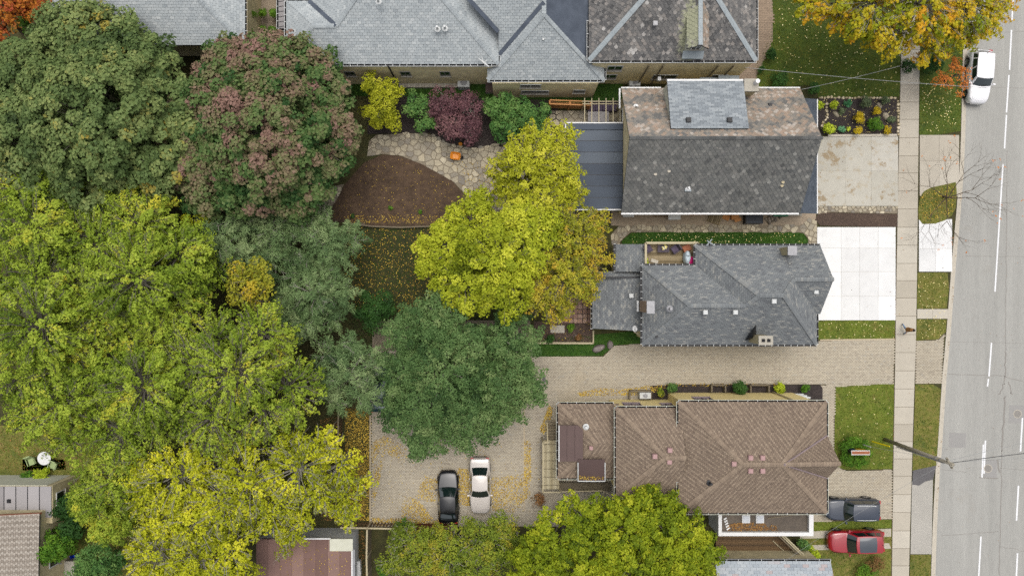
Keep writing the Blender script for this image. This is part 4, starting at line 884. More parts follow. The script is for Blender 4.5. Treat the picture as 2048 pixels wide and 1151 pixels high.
# ---- grey shingle house with balcony ----
gh = thing('grey_shingle_house', 'charcoal shingled hip roof house with balcony and chimneys in the middle', 'house', W(1470, 590, 0))
g = .83; zE = 4.5
xw, ys, yn1, xn, yn2, xe = 10.48, -4.52, 1.79, 14.74, 3.39, 24.46
h1 = (yn1 - ys) / 2; y1 = ys + h1; z1 = zE + g * h1; h2 = (yn2 - ys) / 2; y2 = ys + h2; z2 = zE + g * h2
A1 = (xw + h1, y1, z1); B1_ = (xn + h1, y1, z1); A2 = (xn + h2, y2, z2); C2 = (xe - h2, y2, z2); yg = .66; zg = zE + g * (yn2 - yg); G0 = (xe - (zg - zE) / g, yg, zg); xg = 24.76
r = Roof(gh, 9)
r.plane([(xw, ys, zE), (xe, ys, zE), C2, A2, B1_, A1], 'grey'); r.plane([(xw, yn1, zE), (xw, ys, zE), A1], 'grey')
r.plane([(xw, yn1, zE), (xn, yn1, zE), B1_, A1], 'grey'); r.plane([(xn, yn2, zE), (xn, yn1, zE), B1_, A2], 'grey')
r.plane([(xn, yn2, zE), (xg, yn2, zE), (xg, yg, zg), G0, C2, A2], 'grey'); r.plane([(xe, -2.07, zE), (xg, -2.07, zE), (xg, yg, zg), G0], 'grey'); r.plane([(xe, ys, zE), (xe, -2.07, zE), G0, C2], 'grey')
# low rear roofs
L0 = [W(1186, 555, 3.0), W(1284, 555, 3.0), W(1284, 662, 3.0), W(1186, 657, 3.0)]
r.plane([(L0[3][0], L0[3][1], 2.6), (L0[0][0], L0[0][1], 2.6), (L0[1][0] + .6, L0[1][1], 3.5), (L0[2][0] + .6, L0[2][1], 3.5)], 'grey')
r.plane([W(1186, 543, 2.7), W(1290, 543, 2.7), W(1290, 553, 3.3), W(1186, 553, 3.3)], 'grey'); r.plane([W(1231, 543, 3.1), W(1231, 488, 3.1), W(1290, 488, 3.5), W(1290, 543, 3.5)], 'grey')
r.finish()
for p, q in (((xw, ys, zE), A1), ((xw, yn1, zE), A1), (A1, B1_), (B1_, A2), ((xn, yn2, zE), A2), (A2, C2), ((xe, ys, zE), C2), (C2, G0), (G0, (xg, yg, zg))): r.cap(p, q, 'sh_grey', w=.16, step=.22, tones=(.3, .9), lift=.06)
walls(gh, rectw(xw + .35, xe - .35, ys + .35, yn1 - .3), zE, 'brick'); walls(gh, rectw(xn + .3, xg - .4, -2.0, yn2 - .35), zE, 'brick'); walls(gh, rectw(L0[0][0] + .2, xw + .4, L0[3][1] + .2, W(0, 546, 2.6)[1]), 2.55, 'brick_g'); walls(gh, rectw(W(1234, 0, 3)[0], W(1394, 0, 3)[0] - .3, yn1 - .4, W(0, 491, 3)[1]), 2.85, 'brick_g')
MB().add([(xg - .4, -2.0, zE), (xg - .4, yn2 - .35, zE), (xg - .4, yg, zg - .2)], [(0, 1, 2)]).build('gable_wall', M['brick'], gh)
for p, q, sd_ in (((xw, ys, zE), (xe, ys, zE), 1), ((xw, ys, zE), (xw, yn1, zE), -1), ((xn, yn2, zE), (xg, yn2, zE), -1), ((xe, ys, zE), (xe, -2.1, zE), 1), ((xw, yn1, zE), (xn, yn1, zE), -1), ((xn, yn1, zE), (xn, yn2, zE), -1)): gutter(gh, p, q, sd_, lip='black', pan='black', step=.5, clip=.04)
gutter(gh, (L0[0][0], L0[0][1], 2.6), (L0[3][0], L0[3][1], 2.6), 1, lip='wood_grey', pan='dark', step=.4)
gutter(gh, W(1231, 543, 3.1), W(1231, 488, 3.1), -1, lip='black', pan='black', step=.4)
MB().along(W(1186, 554, 3.32), W(1288, 554, 3.32), -.07, .07, -.1, .03).build('ridge_strip', M['black'], gh)
def on(px, py, z, it=0): return W(px, py, z)
for px, py, z in ((1410, 624, 6.9), (1470, 624, 6.9), (1547, 602, 7.5), (1631, 583, 5.9), (1262, 591, 3.35)): vent_box(gh, W(px, py, z), .34)
pipe(gh, W(1340, 617, 6.7), .1, .4, 'grey_metal'); pipe(gh, W(1312, 672, 4.9), .1, .35, 'black'); pipe(gh, W(1271, 657, 3.3), .1, .4, 'white')
def chimney(par, px, py, zt_, sx, sy, zb, body, cap='conc', flues=0):
    c = W(px, py, zt_); o = MB().box((c[0], c[1], zb), (sx, sy, zt_ - zb)).build('chimney', M[body], par)
    MB().box((c[0], c[1], zt_), (sx + .1, sy + .1, .1)).build('chimney_cap', M[cap], o)
    for i in range(flues): MB().box((c[0] + (i - (flues - 1) / 2) * .42, c[1], zt_ + .1), (.24, .24, .06)).build('flue', M['dark'], o)
    return o
chimney(gh, 1531, 680, 7.0, 1.0, .62, 4.0, 'pale_brick', flues=2); chimney(gh, 1584, 501, 6.4, .62, .62, 4.0, 'pale_brick', 'grey_metal'); chimney(gh, 1301, 614, 7.6, .5, .85, 4.5, 'tan_brick', 'grey_metal')
cr = [W(1490, 682, 5.1), W(1512, 682, 5.1), W(1512, 650, 6.2), W(1500, 675, 5.7)]
MB().add([W(1490, 680, 4.9), W(1513, 677, 5.1), W(1512, 648, 6.5), W(1503, 674, 6.0)], [(0, 1, 3), (1, 2, 3), (2, 0, 3)]).build('chimney_cricket', M['black'], gh)
MB().tube([W(1568, 512, 5.2), W(1579, 530, 5.9)], .025, 5).build('chimney_stay', M['grey_metal'], gh); MB().tube([W(1581, 512, 5.2), W(1583, 530, 5.9)], .025, 5).build('chimney_stay', M['grey_metal'], gh); MB().tube([W(1312, 621, 6.6), W(1327, 614, 6.6)], .025, 5).build('chimney_stay', M['black'], gh)
MB().along(W(1268, 663, 2.6), W(1284, 671, 2.6), -.06, .06, -.1, .05).build('downpipe', M['wood_pale'], gh)
MB().box((xw - .25, W(0, 612, 4)[1], 3.7), (.16, .9, .12)).build('wall_shelf', M['white'], gh)
# balcony
bz = 3.0; bx0, bx1 = W(1287, 0, bz)[0], W(1390, 0, bz)[0]; by0, by1 = yn1 + .15, W(0, 487, bz)[1]
bal = MB().box(((bx0 + bx1) / 2, (by0 + by1) / 2, bz - .25), (bx1 - bx0, by1 - by0, .2)).build('balcony', M['wood_deck'], gh)
n = int((by1 - by0) / .14)
for i in range(n): MB().box(((bx0 + bx1) / 2, by0 + .07 + i * (by1 - by0) / n, bz - .045), (bx1 - bx0, (by1 - by0) / n - .012, .04), tone=RNG.random()).build('deck_board', M['wood_deck'], bal)
for p, q in (((bx0, by0, bz), (bx0, by1, bz)), ((bx0, by1, bz), (bx1, by1, bz)), ((bx1, by0 + .3, bz), (bx1, by1, bz))):
    MB().along(p, q, -.09, .09, .92, 1.0, tone=.6).build('handrail', M['wood_pale'], bal); MB().along(p, q, -.02, .02, .06, .12, tone=.4).build('bottom_rail', M['wood_pale'], bal)
    d = Vector(q) - Vector(p); k_ = int(d.length / .16)
    for i in range(k_ + 1): c = Vector(p) + d * (i / k_); MB().box((c.x, c.y, bz + .1), (.035, .035, .83), tone=.4).build('baluster', M['wood_pale'], bal)

# ---- brown shingle house ----
br = thing('brown_shingle_house', 'cream house with brown shingled hip roofs stepping down to the left', 'house', W(1430, 910, 0))
r = Roof(br, 12); zE = 5.2; x0, x1, yN, yS = 13.2, 24.94, -9.02, -17.8; hf = (yN - yS) / 2; zR = 7.4; yR = (yN + yS) / 2; RA, RB = (x0 + hf, yR, zR), (x1 - hf, yR, zR)
r.plane([(x0, yN, zE), (x1, yN, zE), RB, RA], 'brown'); r.plane([(x0, yS, zE), (x1, yS, zE), RB, RA], 'brown'); r.plane([(x0, yN, zE), (x0, yS, zE), RA], 'brown')
gN, gS = (x1, -11.68, zE), (x1, -15.05, zE); gP = (x1 + .05, -13.36, zR + .0)
r.plane([(x1, yN, zE), gN, RB], 'brown'); r.plane([gS, (x1, yS, zE), RB], 'brown')
r.plane([gN, (x1 + .04, -11.68, zE), gP, (RB[0], -13.38, zR)], 'brown') if False else None
r.plane([(RB[0] + .02, -13.36, zR + .02), gP, (x1 + .05, -11.68, zE)], 'brown'); r.plane([(RB[0] + .02, -13.36, zR + .02), gP, (x1 + .05, -15.05, zE)], 'brown')
zM = 4.5; mx, mN, mS = 8.35, -9.62, -16.77; mh = (mN - mS) / 2; zMr = 6.3; MA, MBp = (mx + mh, (mN + mS) / 2, zMr), (x0 + .3, (mN + mS) / 2, zMr)
r.plane([(mx, mN, zM), (x0 + .3, mN, zM), MBp, MA], 'brown'); r.plane([(mx, mS, zM), (x0 + .3, mS, zM), MBp, MA], 'brown'); r.plane([(mx, mN, zM), (mx, mS, zM), MA], 'brown')
zL = 3.0; lx, lN, lS = 3.8, -9.55, -15.66; lh = (lN - lS) / 2; LA, LB = (lx + lh, (lN + lS) / 2, 4.1), (mx + .5, (lN + lS) / 2, 4.1)
r.plane([(lx, lN, zL), (mx + .5, lN, zL), LB, LA], 'brown'); r.plane([(lx, lS, zL), (mx + .5, lS, zL), LB, LA], 'brown'); r.plane([(lx, lN, zL), (lx, lS, zL), LA], 'brown')
r.finish()
for p, q in (((x0, yN, zE), RA), ((x0, yS, zE), RA), (RA, RB), ((x1, yN, zE), RB), ((x1, yS, zE), RB), ((mx, mN, zM), MA), ((mx, mS, zM), MA), (MA, MBp), ((lx, lN, zL), LA), ((lx, lS, zL), LA), (RB, gP)): r.cap(p, q, 'sh_brown', w=.17, step=.22, tones=(.45, .8))
for p in (gN, gS):
    MB().tube([Vector(RB) + Vector((.1, 0, .06)), Vector(p) + Vector((0, 0, .06))], .07, 6).build('valley_flashing', M['mauve'], br)
walls(br, rectw(x0 + .35, x1 - .6, yS + .35, yN - .06), zE - .15, 'stucco'); walls(br, rectw(mx + .1, x0 + .4, mS + .3, mN - .05), zM - .15, 'stucco'); walls(br, rectw(lx + .3, mx + .4, lS + .3, lN - .3), zL, 'stucco')
MB().prism([(x1 - .4, -11.6), (x1 - .1, -11.6), (x1 - .1, -15.1), (x1 - .4, -15.1)], -.1, zE).build('bay_wall', M['stucco'], br)
MB().add([(x1 - .08, -11.7, zE), (x1 - .08, -15.03, zE), (x1 - .08, -13.36, zR - .1)], [(0, 1, 2)]).build('gable_wall', M['stucco'], br)
for p, q, s_ in (((x0, yN, zE), (x1, yN, zE), -1), ((x1, yN, zE), (x1, -11.7, zE), -1), ((x1, -15.05, zE), (x1, yS, zE), -1), ((x0, yS, zE), (x1, yS, zE), 1), ((x0, yS, zE), (x0, yN, zE), -1), ((mx, mN, zM), (x0, mN, zM), -1), ((mx, mS, zM), (mx, mN, zM), -1), ((mx, mS, zM), (x0, mS, zM), 1), ((lx, lN, zL), (mx, lN, zL), -1), ((lx, lS, zL), (lx, lN, zL), -1), ((lx, lS, zL), (mx, lS, zL), 1)): gutter(br, p, q, s_, lip='siding', pan='dark', step=.75)
for px, py, z in ((1500, 914, 7.15), (1524, 914, 7.15), (1500, 940, 7.15), (1524, 940, 7.15), (1467, 926, 7.0), (1309, 911, 6.05), (1339, 899, 6.1), (1338, 922, 6.1)): vent_box(br, W(px, py, z), .36, 'pink_vent', .2)
pipe(br, W(1420, 965, 6.3), .1, .4, 'black'); vent_box(br, W(1182, 895, 4.1), .3, 'pink_vent', .1); pipe(br, W(1172, 853, 3.8), .1, .3, 'offwhite')
for px, zz, w, yy in ((1402, 2.9, 1.3, yN - .06),): window(br, (W(px, 0, 2.9)[0], yy, zz), w, 1.2, 'N', frame='plum', lintel='mauve')
for px, zz, w in ((1262, 2.2, 1.3), (1330, 2.4, .8)): window(br, (W(px, 0, 2.2)[0], mN - .05, zz), w, 1.0, 'N', frame='plum', lintel='mauve')
MB().tube([(22.6, yN + .02, 5.0), (22.6, yN + .02, .1)], .06, 6).build('downpipe', M['wood_pale'], br)
# sloped brown sheets over the lower roof
def sheetbox(px, z0, z1, nm, tone): P = [W(x, y, z) for x, y, z in px]; MB().add(P + [(a, b, c_ - .12) for a, b, c_ in P], [tuple(range(len(P))), ] + [(i, (i + 1) % len(P), (i + 1) % len(P) + len(P), i + len(P)) for i in range(len(P))], tone).build(nm, M['brown_metal'], br)
sheetbox([(1119, 850, 3.6), (1156, 850, 4.1), (1166, 860, 4.25), (1166, 922, 4.25), (1119, 922, 3.6)][::-1], 0, 0, 'sheet_roof', .6)
sheetbox([(1156, 918, 4.28), (1210, 918, 4.28), (1210, 961, 3.3), (1156, 961, 3.3)][::-1], 0, 0, 'sheet_roof', .3)
for x in (1134, 1150): MB().along(W(x, 851, 3.82 if x < 1140 else 4.04), W(x, 921, 3.82 if x < 1140 else 4.04), -.015, .015, 0, .04, tone=.2).build('sheet_seam', M['brown_metal'], br)
for p, q in ((W(1156, 924, 4.1), W(1156, 961, 3.3)), (W(1210, 924, 4.1), W(1210, 961, 3.3)), (W(1118, 850, 3.6), W(1118, 922, 3.6)), (W(1156, 961, 3.3), W(1210, 961, 3.3))): MB().along(p, q, -.04, .04, -.1, .06).build('sheet_edge', M['offwhite'], br)
# flat extension at the bottom
fz_ = 2.8; P_ = [W(1437, 1015, fz_), W(1627, 1015, fz_), W(1627, 1071, fz_), W(1437, 1071, fz_)]; ex0, ex1, ey1, ey0 = P_[0][0], P_[1][0], yS + .5, P_[2][1]
walls(br, rectw(ex0 + .01, ex1 - .01, ey0 + .01, ey1), fz_ - .5, 'offwhite', name='extension_wall'); MB().prism(rectw(ex0 + .2, ex1 - .2, ey0 + .2, ey1), fz_ - .5, fz_ - .32).build('extension_roof', M['gravel_roof'], br)
for p, q, w in (((ex0, ey0 + .3, fz_ + .003), (ex0, ey1, fz_ + .003), .28), ((ex0, ey0, fz_), (ex1, ey0, fz_), .3), ((ex1, ey0 + .3, fz_ + .003), (ex1, ey1, fz_ + .003), .36)):
    s_ = 1 if p[0] == ex0 and q[0] == ex0 else -1
    MB().along(p, q, 0, w, -.55, .0, s_).build('parapet', M['white'], br)
for px in (1492, 1520):
    c = W(px, 1037, 2.6); o = MB().box((c[0], c[1], 2.4), (.66, .66, .22)).build('skylight', M['white'], br); MB().box((c[0], c[1], 2.62), (.54, .54, .05)).build('dome', M['lamp_glass'], o)
for i in range(5): c = W(1450 + i * 1.5, 1036 + i * 5, 2.5); MB().box((c[0], c[1], 2.49), (.28, .12, .06), rot=.6).build('loose_tile', M['white'], br)
c = W(1560, 1032, 2.5); MB().box((c[0], c[1], 2.5), (2.1, .06, .05), rot=.13).build('roof_batten', M['wood_grey'], br)
# steps and landing at the left end
st_ = thing('wooden_landing', 'weathered wooden landing and steps left of the brown roof', 'steps', W(1100, 915, 0))
dx0, dx1, dy0, dy1 = W(1085, 0, 1.2)[0], W(1119, 0, 1.2)[0], W(0, 978, 1.2)[1], W(0, 880, 1.2)[1]
MB().box(((dx0 + dx1) / 2, (dy0 + dy1) / 2, .95), (dx1 - dx0, dy1 - dy0, .14)).build('frame', M['wood_grey'], st_)
nb = 10
for i in range(nb): MB().box((dx0 + .08 + (i + .5) * (dx1 - dx0 - .1) / nb, (dy0 + dy1) / 2, 1.09), ((dx1 - dx0 - .1) / nb - .02, dy1 - dy0, .04), tone=RNG.random()).build('board', M['wood_pale'], st_)
for i in range(6): MB().box(((dx0 + dx1) / 2, dy0 + (i + .5) * (dy1 - dy0) / 6, 1.132), (dx1 - dx0 - .1, .035, .03), tone=.0).build('batten', M['wood_grey'], st_)
for i in range(7): MB().box((W(1106, 0, 1)[0], dy1 + .12 + i * .22, .85 - i * .13), (1.05, .21, .05), tone=RNG.random()).build('tread', M['wood_grey'], st_)
for p, q in (((dx0, dy0, 1.1), (dx0, dy1, 1.1)), ((dx0, dy0, 1.1), (dx1, dy0, 1.1)), ((dx0, dy1, 1.1), (W(1093, 0, 1)[0], dy1, 1.1)), ((W(1094, 0, 1)[0], dy1, 1.1), (W(1094, 0, 1)[0], dy1 + 1.55, .2))): MB().along(p, q, -.05, .05, .85, .93, tone=.4).build('handrail', M['wood_pale'], st_)
for x, y in ((dx0, dy0), (dx0, dy1), (dx1, dy0), (dx0, (dy0 + dy1) / 2)): MB().box((x, y, -.05), (.1, .1, 2.0), tone=.4).build('post', M['wood_pale'], st_)
rp = thing('wooden_ramp', 'dark wooden ramp with pale rail below the small brown roof', 'ramp', W(1170, 972, 0))
MB().box((W(1170, 0, .9)[0], W(0, 973, .9)[1], .7), (4.4, .7, .15), tone=.0).build('deck', M['wood_grey'], rp)
MB().along(W(1120, 982, 1.6), W(1205, 980, 1.6), -.04, .04, 0, .08, tone=.3).build('handrail', M['wood_pale'], rp); MB().along(W(1205, 980, 1.6), W(1229, 992, 1.6), -.04, .04, 0, .08, tone=.3).build('handrail', M['wood_pale'], rp)
for x in (1122, 1150, 1178, 1204): c = W(x, 981, 1.6); MB().box((c[0], c[1], -.05), (.08, .08, 1.6), tone=.3).build('post', M['wood_pale'], rp)

# ---- bottom right blue-grey roof with brown deck ----
b5 = thing('blue_grey_house', 'blue-grey shingled roof at the bottom right edge', 'house', W(1560, 1150, 0))
e0, e1 = W(1430, 1121, 4.2), W(1661, 1121, 4.2); r = Roof(b5, 17); r.plane([e0, e1, (e1[0] + .0, e1[1] - 5, 6.6), (e0[0], e0[1] - 5, 6.6)], 'blue'); r.plane([(e0[0], e0[1] - 10, 4.2), (e1[0], e1[1] - 10, 4.2), (e1[0], e1[1] - 5, 6.6), (e0[0], e0[1] - 5, 6.6)], 'blue'); r.finish()
walls(b5, rectw(e0[0] + .4, e1[0] - .4, e0[1] - 9.6, e0[1] - .4), 4.2, 'brick_g'); gutter(b5, e0, e1, -1, lip='grey_metal', pan='dark', step=.9)
dk = thing('brown_deck', 'large brown boarded deck between the white parapet and blue-grey roof', 'deck', W(1520, 1098, 0))
q_ = [W(1432, 1070, 1.0), W(1556, 1070, 1.0), W(1612, 1124, 1.0), W(1432, 1128, 1.0)]; y_ = q_[2][1]; i = 0
while y_ < q_[0][1]:
    t = (y_ - q_[2][1]) / (q_[0][1] - q_[2][1]); xr = q_[2][0] + (q_[1][0] - q_[2][0]) * t
    MB().box(((q_[0][0] + xr) / 2, y_ + .06, .92), (xr - q_[0][0], .125, .05), tone=RNG.random() * .6).build('board', M['wood_grey'] if False else M['fence'], dk); y_ += .14
MB().box(((q_[0][0] + q_[1][0]) / 2, (q_[0][1] + q_[2][1]) / 2, .0), (q_[1][0] - q_[0][0] - .4, q_[0][1] - q_[2][1] - .3, .9)).build('base', M['dark'], dk)
for o_ in (0, 6, 11): MB().along(W(1556 + o_, 1069, 1.9), W(1608 + o_, 1119, 1.9), -.05, .05, -.1, .0, tone=.3 + .05 * o_).build('rail', M['wood_pale'] if o_ else M['wood_grey'], dk)
for t in (0, .33, .66, 1): c = W(1558 + 52 * t, 1070 + 50 * t, 1.8); MB().box((c[0], c[1], .0), (.09, .09, 1.8), tone=.3).build('post', M['wood_grey'], dk)
MB().tube([W(1545, 1080, 1.05), W(1580, 1112, 1.05)], .04, 6).build('loose_pole', M['wood_pale'], dk)

# ---- bottom left house ----
b6 = thing('tan_shingle_house', 'tan shingled house with grey flat rear roof at the bottom left', 'house', W(30, 1080, 0))
z6 = 3.2; e0, e1 = W(104, 972, z6), W(104, 1034, z6); walls(b6, rectw(e0[0] - 8, e0[0] - .03, e1[1] - .5, e0[1] + .03), z6 - .1, 'brick_g')
walls(b6, rectw(e0[0] - 8, e0[0] - .5, e0[1] - .2, e0[1] + .06), z6 - .12, 'siding', name='pale_wall')
for i in range(7): MB().box((e0[0] - .55 - i * .97, (e0[1] + e1[1]) / 2, z6 - .1), (.95, e0[1] - e1[1], .1), tone=RNG.random()).build('roof_sheet', M['grey_sheet'], b6); MB().box((e0[0] - 1.03 - i * .97, (e0[1] + e1[1]) / 2, z6 - .06), (.05, e0[1] - e1[1], .09)).build('roof_seam', M['black'], b6)
vent_box(b6, W(18, 1001, z6 + .02), .3, 'black', .06); window(b6, (e0[0] - .03, W(0, 998, 2)[1], 1.6), 1.4, 1.0, 'E')
r = Roof(b6, 19); f0, f1 = W(79, 1026, 4.4), W(76, 1200, 4.4); r.plane([f1, f0, (f0[0] - 7, f0[1], 5.6), (f1[0] - 7, f1[1], 5.6)], 'tan'); r.finish()
walls(b6, rectw(f0[0] - 7, f0[0] - .35, f1[1], f0[1] - .1), 4.3, 'brick_g'); MB().along((f0[0], f0[1], 4.4), (f0[0] - 7, f0[1], 5.6), -.02, .1, -.3, .0, -1).build('fascia', M['terracotta'], b6)
window(b6, (f0[0] - .35, W(0, 1118, 2.5)[1], 1.6), 1.2, 1.1, 'E')
porch = thing('back_porch', 'small pale railed porch beside the blue bin', 'porch', W(115, 1140, 0)); c = W(118, 1145, 1)
MB().box((c[0], c[1], -.05), (2.4, 1.9, .9)).build('platform', M['conc'], porch); MB().along(W(86, 1140, 1.8), W(108, 1126, 1.8), -.04, .04, -.9, .0).build('handrail', M['siding'], porch); MB().along(W(108, 1126, 1.8), W(124, 1126, 1.8), -.03, .03, -.05, .02).build('handrail', M['grey_metal'], porch)

# ---- bottom brown flat roof garage ----
b7 = thing('flat_roof_garage', 'brown flat roofed garage half under the yellow trees at the bottom', 'garage', W(610, 1120, 0))
z7 = 3.0; e0, e1 = W(512, 1078, z7), W(703, 1078, z7); yb = e0[1] - 6; walls(b7, rectw(e0[0] + .1, e1[0] - .1, yb, e0[1] - .1), z7 - .3, 'offwhite'); MB().prism(rectw(e0[0], e1[0], yb, e0[1]), z7 - .3, z7 - .06).build('roof_base', M['brown_roof'], b7)
nn = 8; w_ = (e1[0] - e0[0]) / nn
for i in range(nn): MB().box((e0[0] + (i + .5) * w_, (e0[1] + yb) / 2, z7 - .055), (w_ - .015, e0[1] - yb - .05, .03 + .006 * (i % 2)), tone=RNG.random()).build('roof_sheet', M['brown_roof'], b7)
c = W(683, 1088, z7); MB().box((c[0], c[1], z7 - .02), (1.9, 1.0, .12), tone=.5).build('patch_panel', M['siding'], b7)
MB().along(W(608, 1076, z7), W(662, 1076, z7), -.05, .05, -.1, .06).build('roof_edge', M['white'], b7); MB().along((e1[0], yb, z7), (e1[0], e0[1] - .8, z7), -.3, .0, -.1, .05, -1).build('roof_edge', M['grey_metal'], b7)
MB().along((e1[0], yb, z7), (e1[0], e0[1] - .8, z7), .0, .1, -.25, .07, 1).build('fascia', M['white'], b7)
# ------------------------------------------------------------------ trees and shrubs
TS = [100]
def foliage(centers, dirs, cr, n_leaf, leaf, tones, rg, squash=.75, mode='broad', spray=0.0):
    """leaf quads for clumps. centers (K,3), dirs (K,3) outward"""
    K = len(centers); idx = np.repeat(np.arange(K), n_leaf); n = len(idx)
    d = rg.normal(size=(n, 3)); d /= np.linalg.norm(d, axis=1)[:, None]
    d[:, 2] = np.where(d[:, 2] < -.15, -d[:, 2] * .9, d[:, 2])
    rad = cr[idx] * rg.uniform(.25, 1, n) ** .45
    off = d * rad[:, None] * np.array([1, 1, squash])
    if spray:      # stretch each clump along its outward direction
        h = dirs * np.array([1, 1, .4]); h = h / (np.linalg.norm(h, axis=1)[:, None] + 1e-6); hi = h[idx]
        al = (off * hi).sum(1)[:, None]; off = off * (1 - .45 * spray) + hi * al * (1.15 * spray)
    pos = centers[idx] + off
    nr = d * .75 + dirs[idx] * .45 + np.array([0, 0, .55]) + rg.normal(size=(n, 3)) * .5
    nr /= np.linalg.norm(nr, axis=1)[:, None]
    t = rg.normal(size=(n, 3))
    if mode == 'needle': t = d + dirs[idx] * .5 + rg.normal(size=(n, 3)) * .35
    t -= nr * (t * nr).sum(1)[:, None]; t /= np.linalg.norm(t, axis=1)[:, None] + 1e-9
    b = np.cross(nr, t); s = rg.uniform(.65, 1.3, n)[:, None]
    l, w = leaf[0] * s / 2, leaf[1] * s / 2
    V = np.stack([pos - t * l, pos + b * w - t * l * .1, pos + t * l, pos - b * w - t * l * .1], 1)
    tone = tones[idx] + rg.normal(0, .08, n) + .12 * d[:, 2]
    return V, tone
def tree(name, label, lobes, lm, leaf=(.2, .16), dens=190, cr=.62, base=None, bark='bark', trunk=.22, cat='tree', group=None, twigs=.5, tone=(.45, .16), seed=None, fill=.35,
         mode='broad', twig_r=.022, hcol=0.0, gap=0.0, poke=0.0, open_=0.0, spray=0.0, space=1.5):
    TS[0] += 1; rg = np.random.default_rng(seed or TS[0])
    L_ = []
    for lb in lobes:
        px, py, z, rp = lb[:4]; c = np.array(W(px, py, z)); rr = max(.12, rp / S * (H - z) / H - cr * .62); rz = lb[4] if len(lb) > 4 else rr * .7
        rz = min(rz, max(.3, z - .15)); L_.append((c, rr, rz))
    bx = np.mean([l[0][:2] for l in L_], 0) if base is None else np.array(W2(*base))
    o = thing(name, label, cat, (float(bx[0]), float(bx[1]), -.03), group)
    C, Dr, R_, T_ = [], [], [], []; LI = []
    for li, (c, rr, rz) in enumerate(L_):
        area = 2.2 * math.pi * rr * (rr * .5 + rz * .5); n = max(5, int(area / (cr * cr * space)))
        u = rg.normal(size=(n, 3)); u /= np.linalg.norm(u, axis=1)[:, None]; u[:, 2] = np.where(u[:, 2] < -.12, -u[:, 2] * .85, u[:, 2])
        f = 1 - .32 * rg.random(n) ** 1.6 + rg.normal(0, .07, n)
        P = c + u * f[:, None] * np.array([rr, rr, rz])
        m = int(n * fill); ui = rg.normal(size=(m, 3)) * .33; Pi = c + ui * np.array([rr, rr, rz])
        P = np.concatenate([P, Pi]); u = np.concatenate([u, ui / (np.linalg.norm(ui, axis=1)[:, None] + 1e-6)])
        keep = np.ones(len(P), bool)
        for lj, (c2, r2, z2) in enumerate(L_):
            if lj != li: keep &= (((P - c2) / np.array([r2, r2, z2])) ** 2).sum(1) > .42
        if open_: keep &= ~((u[:, 2] > .72) & (rg.random(len(P)) < open_))
        if gap: keep &= rg.random(len(P)) > gap
        P, u = P[keep], u[keep]
        C.append(P); Dr.append(u); R_.append(cr * rg.uniform(.6, 1.25, len(P))); LI += [li] * len(P)
        lf = .09 * np.sin(P[:, 0] * .9 + 2 * np.sin(P[:, 1] * .5)) + .08 * np.sin(P[:, 1] * 1.3 - P[:, 0] * .4 + 1)
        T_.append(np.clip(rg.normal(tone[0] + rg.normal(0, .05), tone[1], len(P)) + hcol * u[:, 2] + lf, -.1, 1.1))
    C = np.concatenate(C); Dr = np.concatenate(Dr); R_ = np.concatenate(R_); T_ = np.concatenate(T_)
    C[:, 2] = np.maximum(C[:, 2], R_ * .5)
    nl = np.maximum(8, (dens * 1.6 * R_ ** 2).astype(int))
    V, tn = foliage(C, Dr, R_, nl, leaf, T_, rg, mode=mode, spray=spray)
    V[..., 2] = np.maximum(V[..., 2], .03)
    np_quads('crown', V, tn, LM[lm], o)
    if trunk:
        mb = MB(); zc = min(l[0][2] - l[2] * .5 for l in L_); zc = max(.3, zc); cen = np.mean([l[0] for l in L_], 0)
        fork = (float(bx[0] * .6 + cen[0] * .4), float(bx[1] * .6 + cen[1] * .4), float(zc))
        mb.tube([(bx[0], bx[1], -.1), (bx[0] + .05, bx[1], zc * .5), fork], [trunk * 1.35, trunk, trunk * .85], 8)
        for li, (c, rr, rz) in enumerate(L_):
            mid = (np.array(fork) + c) / 2 + np.array([0, 0, -.15 * rr]); mb.tube([fork, tuple(mid), tuple(c)], [trunk * .55, trunk * .38, trunk * .22], 5)
        for i in range(len(C)):
            if rg.random() < twigs:
                c0 = L_[LI[i]][0]; s_ = c0 * .75 + C[i] * .25; m_ = c0 * .35 + C[i] * .65 + rg.normal(0, .12, 3); e_ = C[i] + Dr[i] * R_[i] * poke + np.array([0, 0, .55 * R_[i] * min(1, poke * 2)]); m_[2] += .5 * R_[i] * min(1, poke * 2)
                mb.tube([tuple(c0), tuple(s_), tuple(m_), tuple(e_)], [twig_r * 2, twig_r * 1.5, twig_r, twig_r * .5], 4, cap=False)
                if poke:
                    for _ in range(3):
                        q = e_ + rg.normal(0, R_[i] * .5, 3) * np.array([1, 1, .4]); s2 = m_ * .5 + e_ * .5; h2 = (s2 + q) / 2 + rg.normal(0, .07, 3); mb.tube([tuple(s2), tuple(h2), tuple(q)], [twig_r * .6, twig_r * .45, twig_r * .25], 3, cap=False)
        mb.build('trunk', M[bark], o)
    return o
def blob(px, py, r, z, n=7, seed=0, sq=1.0, top=.6):
    g = random.Random(seed * 77 + int(px)); L_ = [(px, py, z + r / S * .18, r * top)]
    ph = g.random() * 6
    for i in range(n):
        a = ph + 6.283 * i / n + g.uniform(-.25, .25); d = r * g.uniform(.5, .66)
        L_.append((px + math.cos(a) * d, py + math.sin(a) * d * sq, z - g.uniform(.0, .16) * r / S, r * g.uniform(.36, .5)))
    return L_

